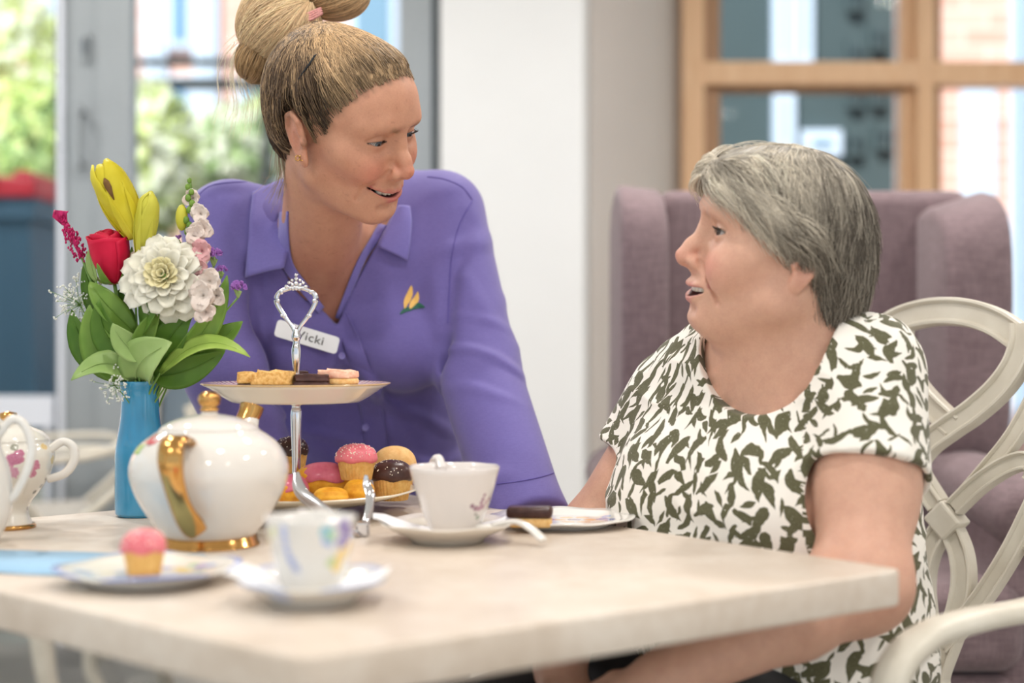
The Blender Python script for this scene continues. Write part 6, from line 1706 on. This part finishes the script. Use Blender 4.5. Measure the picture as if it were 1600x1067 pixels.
def flap(name, A, B, oa, ob, bulge=.004, th=.0022, on=None):
    a = np.array([P3(*q) for q in A]) if len(A[0]) == 3 else drape(on or bb, A, oa); b = drape(bb, B, ob); V, F = ribbed(a, b, 9, bulge); o = meshobj(name, V, F, M['purple_c']); solid(o, th, 0); return rehome(o, CA)
flap('collar', [(452, 276, 2.155), (451, 300, 2.130), (452, 330, 2.095), (453, 372, 2.055), (444, 418, 2.035)], [(400, 270), (395, 300), (390, 345), (387, 390), (383, 434)], .012, .006)
flap('collar', [(622, 322), (614, 336), (606, 352), (598, 368), (590, 385)], [(640, 322), (643, 345), (642, 368), (640, 390), (637, 408)], .010, .005, .004, .0022, bs)
flap('collar_stand', [(437, 332), (436, 370), (441, 415), (466, 450), (498, 490)], [(450, 330), (451, 372), (458, 412), (480, 444), (506, 480)], .005, .003, .001)
flap('collar_stand', [(604, 352), (590, 378), (572, 404), (556, 440), (530, 498)], [(592, 350), (574, 380), (560, 405), (546, 438), (524, 496)], .005, .003, .001)
# placket, button, pocketless front
A = [(516, 492), (534, 530), (548, 580), (562, 640), (570, 700), (572, 780)]; B = [(540, 486), (562, 530), (580, 580), (597, 640), (606, 700), (608, 780)]
V, F = ribbed(drape(bs, A, .0022), drape(bs, B, .0022), 8, .0006); o = meshobj('placket', V, F, M['purple']); solid(o, .0014, 0); rehome(o, CA)
M['button'] = mat('purple_button', rgb(140, 130, 200), .25)
for x, y in ((534, 556), (571, 668)):
    p = drape(bs, [(x, y)], .005)[0]; o = lathe('button', [(0, .0005), (.0035, .0005), (.0048, .0016), (.0055, .0012), (.0057, 0), (.0055, -.0012), (0, -.0012)], M['button'], None, 20)
    o.rotation_euler = (PI / 2, 0, .1); o.location = p; rehome(o, CA)
M['seam'] = mat('seam_thread', rgb(92, 80, 158), .7)
for pts in ([(668, 276), (695, 280), (722, 292), (738, 312)], [(738, 314), (718, 352), (706, 400), (702, 450), (700, 505)], [(300, 316), (325, 292), (360, 285), (396, 284)], [(776, 756), (810, 752), (845, 745), (868, 738)]):
    d = drape(bs, smooth_path([(x, y, 0) for x, y in pts], 6)[:, :2], .0006); a = Acc(); a.tube([tuple(p) for p in d], .0008, 5, 2); rehome(a.out('seam', M['seam']), CA)
# name badge and embroidered emblem
q4 = drape(bs, [(433, 512), (529, 541)], .012); ctr = q4.mean(0) + (0, -.012, .0)
ux = (q4[1] - q4[0]); ux /= np.linalg.norm(ux); nz = np.array((.05, -1, .28)); nz -= ux * (nz @ ux); nz /= np.linalg.norm(nz); uy = np.cross(nz, ux)
Rb = Matrix((ux, uy, nz)).transposed()
bm = bmesh.new(); pts = rounded_poly([np.array(p) for p in ((-.0475, -.0128), (.0475, -.0128), (.0475, .0128), (-.0475, .0128))], .006)
f = bm.faces.new([bm.verts.new((p[0], p[1], 0)) for p in pts]); r_ = bmesh.ops.extrude_face_region(bm, geom=[f])
for v in r_['geom']:
    if isinstance(v, bmesh.types.BMVert): v.co.z = .0025
bmesh.ops.recalc_face_normals(bm, faces=bm.faces)
bd = bmobj('name_badge', bm, mat('badge_white', rgb(238, 240, 244), .3)); bd.matrix_world = Matrix.Translation(Vector(ctr)) @ Rb.to_4x4(); rehome(bd, CA)
fc = bpy.data.curves.new('lettering', 'FONT'); fc.body = 'Vicki'; fc.size = .0175; fc.extrude = .0002; fc.space_character = 1.08
ft = bpy.data.objects.new('lettering', fc); COL.objects.link(ft)
bpy.context.view_layer.update(); dg = bpy.context.evaluated_depsgraph_get()
lm = bpy.data.meshes.new_from_object(ft.evaluated_get(dg)); bpy.data.objects.remove(ft)
for v in lm.vertices: v.co.x = v.co.x * 1.12 - .0160; v.co.y -= .0058; v.co.z += .0029
lo2 = link(bpy.data.objects.new('lettering', lm), bd); lm.materials.append(mat('black_print', rgb(30, 32, 36), .5))
M['em_y'] = mat('gold_thread', rgb(236, 188, 96), .5, .1, 500); M['em_g'] = mat('green_thread', rgb(26, 92, 74), .6, .1, 500)
def patch(pts, m):
    c = np.mean(np.array(pts), 0); ring = [tuple(p) for p in smooth_path([(a, b, 0) for a, b in pts], 4, True)[:, :2]]
    d = drape(bs, [tuple(c)] + ring, .0012); n = len(ring); rehome(solid(meshobj('emblem', d, [(0, 1 + (i + 1) % n, 1 + i) for i in range(n)], m, None, False), .0008, 0), CA)
patch([(632, 482), (631, 470), (637, 456), (643, 446), (645, 458), (642, 468), (637, 476)], M['em_y'])
patch([(640, 482), (641, 472), (648, 463), (653, 456), (655, 466), (652, 474), (646, 480)], M['em_y'])
patch([(625, 491), (629, 484), (638, 479), (644, 484), (635, 487)], M['em_g']); patch([(641, 484), (650, 474), (655, 473), (664, 480), (652, 482)], M['em_g'])
# earring and hair pin
p = drape(bvh_of(body_ca), [(468, 247)], .003)[0]; a = Acc()
for dx in (-.0026, .0026):
    a.tube([tuple(p + (dx + .0028 * math.cos(t), .0, .0032 * math.sin(t))) for t in np.linspace(0, 2 * PI, 10, endpoint=False)], .0009, 7, 4, True)
rehome(a.out('earring', M['gold']), CA)
d = drape(bvh_of(hair_ca), [(460, 133), (470, 118), (482, 101), (492, 86)], .0105); a = Acc()
a.tube([tuple(p) for p in d], .0009, 6, 5); a.tube([tuple(p + (.002, -.0004, .0012)) for p in d], .0008, 6, 5); rehome(a.out('hair_pin', M['rail_black']), CA)
# trousers and shoes below the table
M['navy'] = cloth('navy_trousers', rgb(34, 38, 56), rgb(46, 50, 70))
K_ = [(HI + A_(s * .085, .02, -.02), A_(HI[0] + s * .095, 2.42, .48), A_(HI[0] + s * .10, 2.47, .07)) for s in (1, -1)]
def trous1(P):
    d = el(P, HI + A_(0, .02, 0), (.172, .13, .12))
    for a, b, c in K_: d = smin(d, smin(rc(P, a, b, .092, .066), rc(P, b, c, .066, .062), .03), .03)
    return smax(d - .003 * (1 - np.abs(vnoise(P, 12, 2))), .06 - P[:, 2], .004)
rehome(meshobj('trousers', *nets(trous1, (HI[0] - .26, 2.2, .05), (HI[0] + .26, 2.72, .92), .009), M['navy']), CA)
M['shoe'] = mat('black_shoe', rgb(30, 30, 32), .4)
for a, b, c in K_:
    f = lambda P: smax(smin(el(P, c + A_(0, -.09, -.035), (.046, .12, .038)), rc(P, c + A_(0, 0, .0), c + A_(0, -.01, -.03), .045, .048), .03), .001 - P[:, 2], .004)
    rehome(meshobj('shoe', *nets(f, c - A_(.08, .26, .08), c + A_(.08, .08, .06), .007), M['shoe']), CA)

# ================================================================ the seated woman in the leaf print top
LA = thing('person', 'grey haired woman in a green leaf print top seated on the white carved chair', 'person', (c0[0] + .02, c0[1] - .02, 0))
H2 = Frame((.326, 1.735, 1.081), rot_ypr(math.radians(95), math.radians(8), math.radians(-11)), 1.03)
OP2 = dict(retro=.001, earin=.004, fat=1.0, smile=.85, open=.0052, drop=.0016, nose=.0035, fold=1.4, bag=1.4, eye=(.0047, .0038), brow=.30, browcol=(.22, .17, .13), crow=.6)
Fw = A_(-.722, -.692, 0); Lt = A_(.692, -.722, 0)             # where she faces, her left
TC = P_(1203, 760, 1.835); NB2 = P_(1225, 560, 1.79)
S2l, S2r = P_(1352, 592, 1.725), P_(1056, 638, 1.925)
E2l, W2l = P_(1347, 912, 1.595), P_(1030, 1062, 1.50)
E2r, W2r = P_(926, 836, 1.935), P_(876, 1046, 1.60)
def tor2(P, grow=0.0):
    q = P - TC; u = q @ Lt; v = q @ Fw; z = P[:, 2]
    Q = np.stack([u, v * 1.28, z], 1)
    d = rc(Q, A_(.0, -.02, .89), A_(0, .0, .78), .140, .170)
    d = smin(d, rc(Q, A_(0, 0, .78), A_(0, .035, .62), .170, .200), .06); d = smin(d, rc(Q, A_(0, .02, .62), A_(0, -.01, .53), .20, .20), .05)
    d = d / 1.1
    for s in (1, -1): d = smin(d, el(P, TC + Lt * (s * .072) + Fw * .085 + A_(0, 0, -.02), (.080, .080, .080)), .07)
    d = smin(d, rc(P, NB2 + A_(.0, .02, -.02), S2l + A_(-.01, 0, 0), .066, .060), .06); d = smin(d, rc(P, NB2 + A_(-.01, .03, -.02), S2r, .066, .058), .06)
    return d - grow
def neck2(P):
    d = rc(P, H2.w((0, -.015, -.045)), NB2 + A_(.012, .02, -.035), .064, .074)
    d = smin(d, rc(P, H2.w((0, .042, -.090)), NB2 + Fw * .015 + A_(0, 0, -.01), .022, .030), .05)          # soft under-chin
    return d
HH2l = hand_frame(W2l + A_(-.01, 0, -.004), (-.78, -.15, -.42), (-.25, -.55, .8), .95); HH2r = hand_frame(W2r + A_(.004, -.01, -.012), (.28, -.86, -.30), (.2, .25, 1), .95)
HC2 = {-1: hand_pts(None, (.4, .5, .4), .06, (.5, .6, .3), -1), 1: hand_pts(None, (.35, .5, .45), .06, (.5, .6, .3), 1)}
def arm(P, a, b, c, r): return smin(rc(P, a, b, r[0], r[1]), smin(rc(P, b, b + (c - b) * .35, r[1] * .97, r[2]), rc(P, b + (c - b) * .35, c, r[2], r[3]), .02), .03)
def body2(P):
    d = smin(smax(tor2(P, -.012), .63 - P[:, 2], .03), neck2(P), .06)
    hd = near_only(P, H2.o, .20, lambda q: head_sdf(H2.to(q), OP2) * H2.k); d = smin(d, hd, .025)
    al = smin(arm(P, S2l, E2l, W2l, (.056, .052, .046, .029)), el(P, (S2l + E2l) / 2 + A_(.002, -.004, -.005), (.060, .060, .085)), .03)
    d = smin(d, al, .012); d = smin(d, arm(P, S2r, E2r, W2r, (.052, .044, .042, .028)), .012)
    for fr, s in ((HH2l, 1), (HH2r, -1)):
        d = smin(d, near_only(P, fr.w((0, .07, 0)), .15, lambda q: hand_sdf(fr.to(q), HC2[s], s) * fr.k), .012)
    return d
V1, F1 = nets(body2, (.05, 1.50, .868), (.60, 2.05, 1.26), .0018)
V2, F2 = nets(body2, (-.08, 1.30, .50), (.62, 2.10, .8785), .0030)
base2 = np.array((.640, .375, .272)); VV = np.concatenate([V1, V2]).astype(np.float32)
cols = np.concatenate([skin_cols(V1, H2, OP2, base2, (.56, .24, .21), (.68, .27, .21)), np.tile(base2, (len(V2), 1))])
k_ = np.exp(-(((VV - E2l) ** 2).sum(1) / .004)) * .3; cols = cols * (1 - k_[:, None]) + np.array((.55, .22, .15)) * k_[:, None]
body_la = rehome(meshobj('body', VV, np.concatenate([F1, F2 + len(V1)]), M['skin'], None, True, cols), LA)
adopt(LA, lambda: eye_parts(OP2, H2.w, None, (-.30, 1, .12), M['iris_brown'], H2.k))
adopt(LA, lambda: teeth_part(OP2, H2.w, None, M['tooth'], 6, (1,), -.0005))
# --- short layered grey hair
def hline2(P):
    y, z = P[:, 1], P[:, 2]
    return (y - np.interp(z, [-.12, -.09, -.06, -.035, -.014, .000, .010, .024, .04, .055, .07, .085, .12], [-.050, -.040, -.032, -.028, -.024, -.014, .022, .034, .050, .070, .092, .12, .14])) * .8
def mass2(P):
    d = el(P, (0, -.004, .044), (.0875, .096, .089)); d = smin(d, el(P, (0, .050, .070), (.062, .060, .048)), .03)
    d = smin(d, el(P, (0, -.064, -.020), (.066, .052, .080)), .04); return d
def cap2(P):
    return smax(mass2(P) + .0035 + .003 * vnoise(P * A_(1, .4, .4), 90, 5), hline2(P) + .004, .012)
Vc, Fc = nets(cap2, (-.11, -.14, -.13), (.11, .14, .16), .0028)
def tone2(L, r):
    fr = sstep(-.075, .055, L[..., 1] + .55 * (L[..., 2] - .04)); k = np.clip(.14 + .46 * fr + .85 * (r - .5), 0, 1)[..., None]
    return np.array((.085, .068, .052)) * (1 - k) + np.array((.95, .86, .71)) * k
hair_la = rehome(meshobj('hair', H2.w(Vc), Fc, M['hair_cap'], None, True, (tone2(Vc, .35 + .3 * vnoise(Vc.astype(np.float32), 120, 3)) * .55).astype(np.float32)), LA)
R_ = np.random.RandomState(17); n = 7800; nst = 15
idx = R_.choice(len(Vc), n); p = project(mass2, Vc[idx].astype(np.float32), -.006, 2); p0 = p.copy(); S = np.zeros((n, nst, 3), np.float32)
ln = (.055 + .055 * R_.rand(n)); lift = -.003 + .0085 * R_.rand(n); jit = R_.normal(size=(n, 3)) * .16; wv = 5 * vnoise(p.astype(np.float32), 40, 12)
crown = np.array((0, -.035, .13))
for k in range(nst):
    S[:, k] = p
    t = k / (nst - 1); g = grad(mass2, p.astype(np.float32), .002)
    away = p - crown; away /= np.linalg.norm(away, axis=1)[:, None] + 1e-9
    fr = sstep(.0, .07, p0[:, 1])[:, None]; bk = sstep(-.02, -.07, p0[:, 1])[:, None]
    side = np.sign(p0[:, 0] + .012)[:, None]
    tuft = (sstep(.072, .088, p0[:, 1]) * sstep(.05, .0, np.abs(p0[:, 0])))[:, None]
    d = away * .7 * (1 - fr) + np.array((0, 0, -.75)) + fr * (1 - tuft) * np.concatenate([side * .55, -.55 + 0 * side, 0 * side], 1) + tuft * np.array((.25, .7, -.2)) + (1 - fr) * (1 - bk) * np.array((0, -.40, -.25)) + jit * (1 + t) + .30 * np.sin(wv + t * 6)[:, None] * np.cross(g, away)
    d -= g * (d * g).sum(1)[:, None]; d /= np.linalg.norm(d, axis=1)[:, None] + 1e-9
    p = p + d * (ln / nst)[:, None]
    off = lift * (t ** .7) + .010 * np.maximum(0, t - .7) * (R_.rand(n) > .6) + .012 * np.maximum(0, t - .6) * sstep(-.02, -.08, p[:, 2])
    p = p - grad(mass2, p.astype(np.float32), .002) * (mass2(p.astype(np.float32)) - off + .004 * (1 - t))[:, None] * .8
gd = R_.choice(n, 520, False); dd = ((p0[:, None] - p0[gd][None]) ** 2).sum(2); near_g = gd[dd.argmin(1)]; cl = (R_.rand(n) < .8) * (.35 + .5 * R_.rand(n))
for k in range(nst): S[:, k] += (cl * (k / (nst - 1)) ** 1.4)[:, None] * (S[near_g, k] - S[:, k]) * .85
keep = (hline2(S[:, -1].astype(np.float32)) < np.where(S[:, -1, 2] < .0, .012, np.where(S[:, -1, 2] > .05, .07, .028))) & (hline2(S[:, nst // 2].astype(np.float32)) < np.where(S[:, -1, 2] > .05, .06, .016))
S = S[keep]
# hair combed back from the forehead, and a light tuft falling forward
def comb(p, dirs, ln, lift0, lift1, wob):
    m_ = len(p); T = np.zeros((m_, nst, 3), np.float32); jit = R_.normal(size=(m_, 3)) * wob; ph = 6 * vnoise(p.astype(np.float32), 55, 2)
    l1 = lift0 + (lift1 - lift0) * R_.rand(m_)
    for k in range(nst):
        T[:, k] = p; t = k / (nst - 1); g = grad(mass2, p.astype(np.float32), .002)
        d = dirs(p, t) + jit + .25 * np.sin(ph + t * 5)[:, None] * np.cross(g, dirs(p, t)); d = d - g * (d * g).sum(1)[:, None]; d /= np.linalg.norm(d, axis=1)[:, None] + 1e-9
        p = p + d * (ln / nst)[:, None]
        p = p - grad(mass2, p.astype(np.float32), .002) * (mass2(p.astype(np.float32)) - l1 * math.sin(min(1, t * 1.3 + .1) * PI * .75))[:, None] * .8
    return T
hv = hline2(Vc.astype(np.float32)); pool = np.nonzero((hv > -.022) & (Vc[:, 2] > .035) & (mass2(Vc.astype(np.float32)) > -.008))[0]
p = Vc[R_.choice(pool, 2600)].astype(np.float32); sd_x = np.sign(p[:, :1] + .010)
T1 = comb(project(mass2, p, -.002, 2), lambda q, t: np.concatenate([sd_x * (.75 - .3 * t), -.85 + 0 * sd_x, -.18 - .85 * t * np.abs(q[:, :1]) / .06], 1), .07 + .06 * R_.rand(len(p)), .0, .009, .14)
pool = np.nonzero((hv > -.030) & (Vc[:, 2] > .075) & (mass2(Vc.astype(np.float32)) > -.008))[0]
p = Vc[R_.choice(pool, 1500)].astype(np.float32); sd_x = np.sign(p[:, :1] + .010)
T2 = comb(project(mass2, p, -.002, 2), lambda q, t: np.concatenate([sd_x * .8, .35 - .9 * t + 0 * sd_x, -.35 - .3 * t + 0 * sd_x], 1), .035 + .03 * R_.rand(len(p)), .002, .010, .18)
S = np.concatenate([S, T1, T2]); r = np.clip(.5 + .34 * (R_.rand(len(S)) - .5) + .62 * vnoise(S[:, 4], 95, 8) + .3 * vnoise(S[:, 2], 210, 9), 0, 1)
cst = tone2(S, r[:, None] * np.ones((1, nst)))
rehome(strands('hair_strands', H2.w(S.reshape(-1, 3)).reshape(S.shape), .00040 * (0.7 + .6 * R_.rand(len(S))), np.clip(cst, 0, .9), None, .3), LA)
# --- leaf print top
def leafprint():
    t = NT('leaf_print_jersey'); puv = t.node('Attribute', attribute_name='puv').outputs['Vector']
    def layer(scale, off, L, w, thr, seed):
        wob = t.node('TexNoise', {'Vector': puv, 'Scale': 60.0, 'Detail': 2.0}).outputs['Color']
        v0 = t.node('VectorMath', {0: puv, 1: (off, off * .7, 0)}, operation='ADD').outputs[0]
        vo = t.node('TexVoronoi', {'Vector': v0, 'Scale': scale, 'Randomness': .85}, voronoi_dimensions='2D')
        q = t.node('VectorMath', {0: v0, 1: vo.outputs['Position']}, operation='SUBTRACT').outputs[0]
        ws = t.node('VectorMath', {0: wob, 1: (.5, .5, .5)}, operation='SUBTRACT').outputs[0]
        q = t.node('VectorMath', {0: q, 1: t.node('VectorMath', {0: ws, 'Scale': .010}, operation='SCALE').outputs[0]}, operation='ADD').outputs[0]
        x, y, _ = t.node('SeparateXYZ', {'Vector': q}).outputs
        cr, cg, cb = t.node('SeparateColor', {'Color': vo.outputs['Color']}).outputs
        an = t.math('ADD', t.math('MULTIPLY', t.math('POWER', cr, 1.0), 2.6), .25); c, s = t.math('COSINE', an), t.math('SINE', an)
        u = t.math('ADD', t.math('MULTIPLY', x, c), t.math('MULTIPLY', y, s)); v = t.math('SUBTRACT', t.math('MULTIPLY', y, c), t.math('MULTIPLY', x, s))
        bend = t.math('MULTIPLY', t.math('SUBTRACT', cg, .5), 52.0)
        v = t.math('ADD', v, t.math('MULTIPLY', bend, t.math('SUBTRACT', t.math('MULTIPLY', u, u), .00008)))
        un = t.math('DIVIDE', u, L)
        prof = t.math('MULTIPLY', t.math('SUBTRACT', 1.0, t.math('MULTIPLY', un, un)), t.math('ADD', 1.0, t.math('MULTIPLY', un, .45)))
        wid = t.math('MULTIPLY', prof, t.math('MULTIPLY_ADD', cb, w * .7, w * .65))
        return t.math('MULTIPLY', t.math('GREATER_THAN', wid, t.math('ABSOLUTE', v)), t.math('LESS_THAN', t.math('ABSOLUTE', un), 1.0))
    m1 = layer(31.0, .0, .0205, .0060, 0, 0); m2 = layer(31.0, .317, .0170, .0046, 0, 1); m3 = layer(38.0, .771, .0110, .0028, 0, 2)
    mk = t.math('MAXIMUM', m1, t.math('MAXIMUM', m2, m3))
    n = t.noise(puv, 500, 3); speck = t.math('GREATER_THAN', t.noise(puv, 330, 4, .7), .665)
    mk = t.math('MULTIPLY', mk, t.math('SUBTRACT', 1.0, speck))
    dark = t.ramp(n, [(.3, rgb(82, 80, 58)), (.7, rgb(104, 102, 76))])
    t.set(col=t.mix(mk, rgb(240, 235, 226), dark), rough=.8, sheen=.15, spec=.2); t.bump(t.noise(puv, 1800, 2), .1, .0004); return t.m
M['leafprint'] = leafprint()
SLl, SLr = S2l + (E2l - S2l) * .50, S2r + (E2r - S2r) * .42
def slv(P, a, b, r0, r1):
    n = (b - a) / np.linalg.norm(b - a); return smax(rc(P, a + A_(0, 0, .004), b + n * .05, r0, r1), (P - b) @ n, .003)
nl = (E2l - S2l) / np.linalg.norm(E2l - S2l)
def scoop(P):
    return rc(P, P_(1232, 512, 1.80), P_(1136, 572, 1.655), .106, .064)
def top2(P):
    n = .0042 * (1 - np.abs(vnoise(P * A_(.8, .8, .5), 15, 4))) ** 3 + .003 * (1 - np.abs(vnoise(P * A_(.6, .6, 1), 24, 6))) ** 4 
    d = tor2(P, .010)
    d = smin(d, np.minimum(slv(P, S2l, SLl, .070, .079), slv(P, S2r, SLr, .062, .066)), .022)
    d = d - n
    d = smax(d, -(rc(P, S2l + (E2l - S2l) * .44, S2l + (E2l - S2l) * .62, .067, .071)), .004)      # hollow hem of the near sleeve
    d = smax(d, -scoop(P), .003); d = smax(d, .545 - P[:, 2], .004)
    d = smax(d, -(el(P, A_(.20, 1.52, .50), (.30, .18, .085), None)), .02)
    return d
Vt, Ft = nets(top2, (-.02, 1.42, .53), (.66, 2.16, 1.03), .0031)
Vt = Vt.astype(np.float32)
# cloth coordinates, face corner by face corner: round the trunk, and round each sleeve
def unwrap(a, k):                       # angle per corner, kept continuous inside each face
    A_c = a[Ft]; A_c = np.where(A_c - A_c[:, :1] > PI, A_c - 2 * PI, np.where(A_c - A_c[:, :1] < -PI, A_c + 2 * PI, A_c)); return A_c * k
q = Vt - TC
U = np.stack([unwrap(np.arctan2(q @ Lt, q @ Fw), .195), (Vt[:, 2] + .10 * np.hypot(q @ Lt, q @ Fw))[Ft]], 2)
td = tor2(Vt, .010)
for a, b, rr in ((S2l, SLl, .072), (S2r, SLr, .062)):
    n_ = (b - a) / np.linalg.norm(b - a); e1_ = np.cross(n_, Lt); e1_ /= np.linalg.norm(e1_); e2_ = np.cross(n_, e1_); w_ = Vt - a
    m_ = (rc(Vt, a + A_(0, 0, .004), b + n_ * .05, rr, rr + .006) < td - .004)[Ft[:, 0]]
    U2 = np.stack([unwrap(np.arctan2(w_ @ e2_, w_ @ e1_), rr) + 2.3, (w_ @ n_)[Ft] + 1.1], 2); U[m_] = U2[m_]
top_la = rehome(meshobj('leaf_print_top', Vt, Ft, M['leafprint'], None, True, None, U.reshape(-1, 2)), LA)
# --- black trousers, shoes
M['black'] = cloth('black_trousers', rgb(26, 26, 30), rgb(38, 38, 44))
hip = TC * A_(1, 1, 0) + A_(0, 0, .535) - Fw * .02
K2 = []
for s in (1, -1):
    a = hip + Lt * (s * .085); b = a + Fw * .44 + Lt * (s * .03) + A_(0, 0, -.02); K2.append((a, b, A_(b[0], b[1], .08) - Fw * .02))
def trous2(P):
    d = None
    for a, b, c in K2:
        e = smin(rc(P, a, b, .082, .068), rc(P, b, c, .060, .050), .02); d = e if d is None else smin(d, e, .02)
    q = P - hip; d = smin(d, el(np.stack([q @ Lt, q @ Fw, q[:, 2]], 1), (0, .03, .02), (.195, .165, .085)), .04)
    return smax(d - .002 * (1 - np.abs(vnoise(P, 14, 3))), .06 - P[:, 2], .004)
rehome(meshobj('trousers', *nets(trous2, (-.25, 1.2, .05), (.6, 2.06, .66), .007), M['black']), LA)
for a, b, c in K2:
    f = lambda P: smax(smin(rc(P, c + Fw * .16 + A_(0, 0, -.05), c + Fw * .02 + A_(0, 0, -.045), .032, .036), rc(P, c + A_(0, 0, 0), c + A_(0, 0, -.04), .044, .042), .03), .001 - P[:, 2], .004)
    rehome(meshobj('shoe', *nets(f, c - A_(.22, .22, .09), c + A_(.1, .1, .06), .007), M['shoe']), LA)
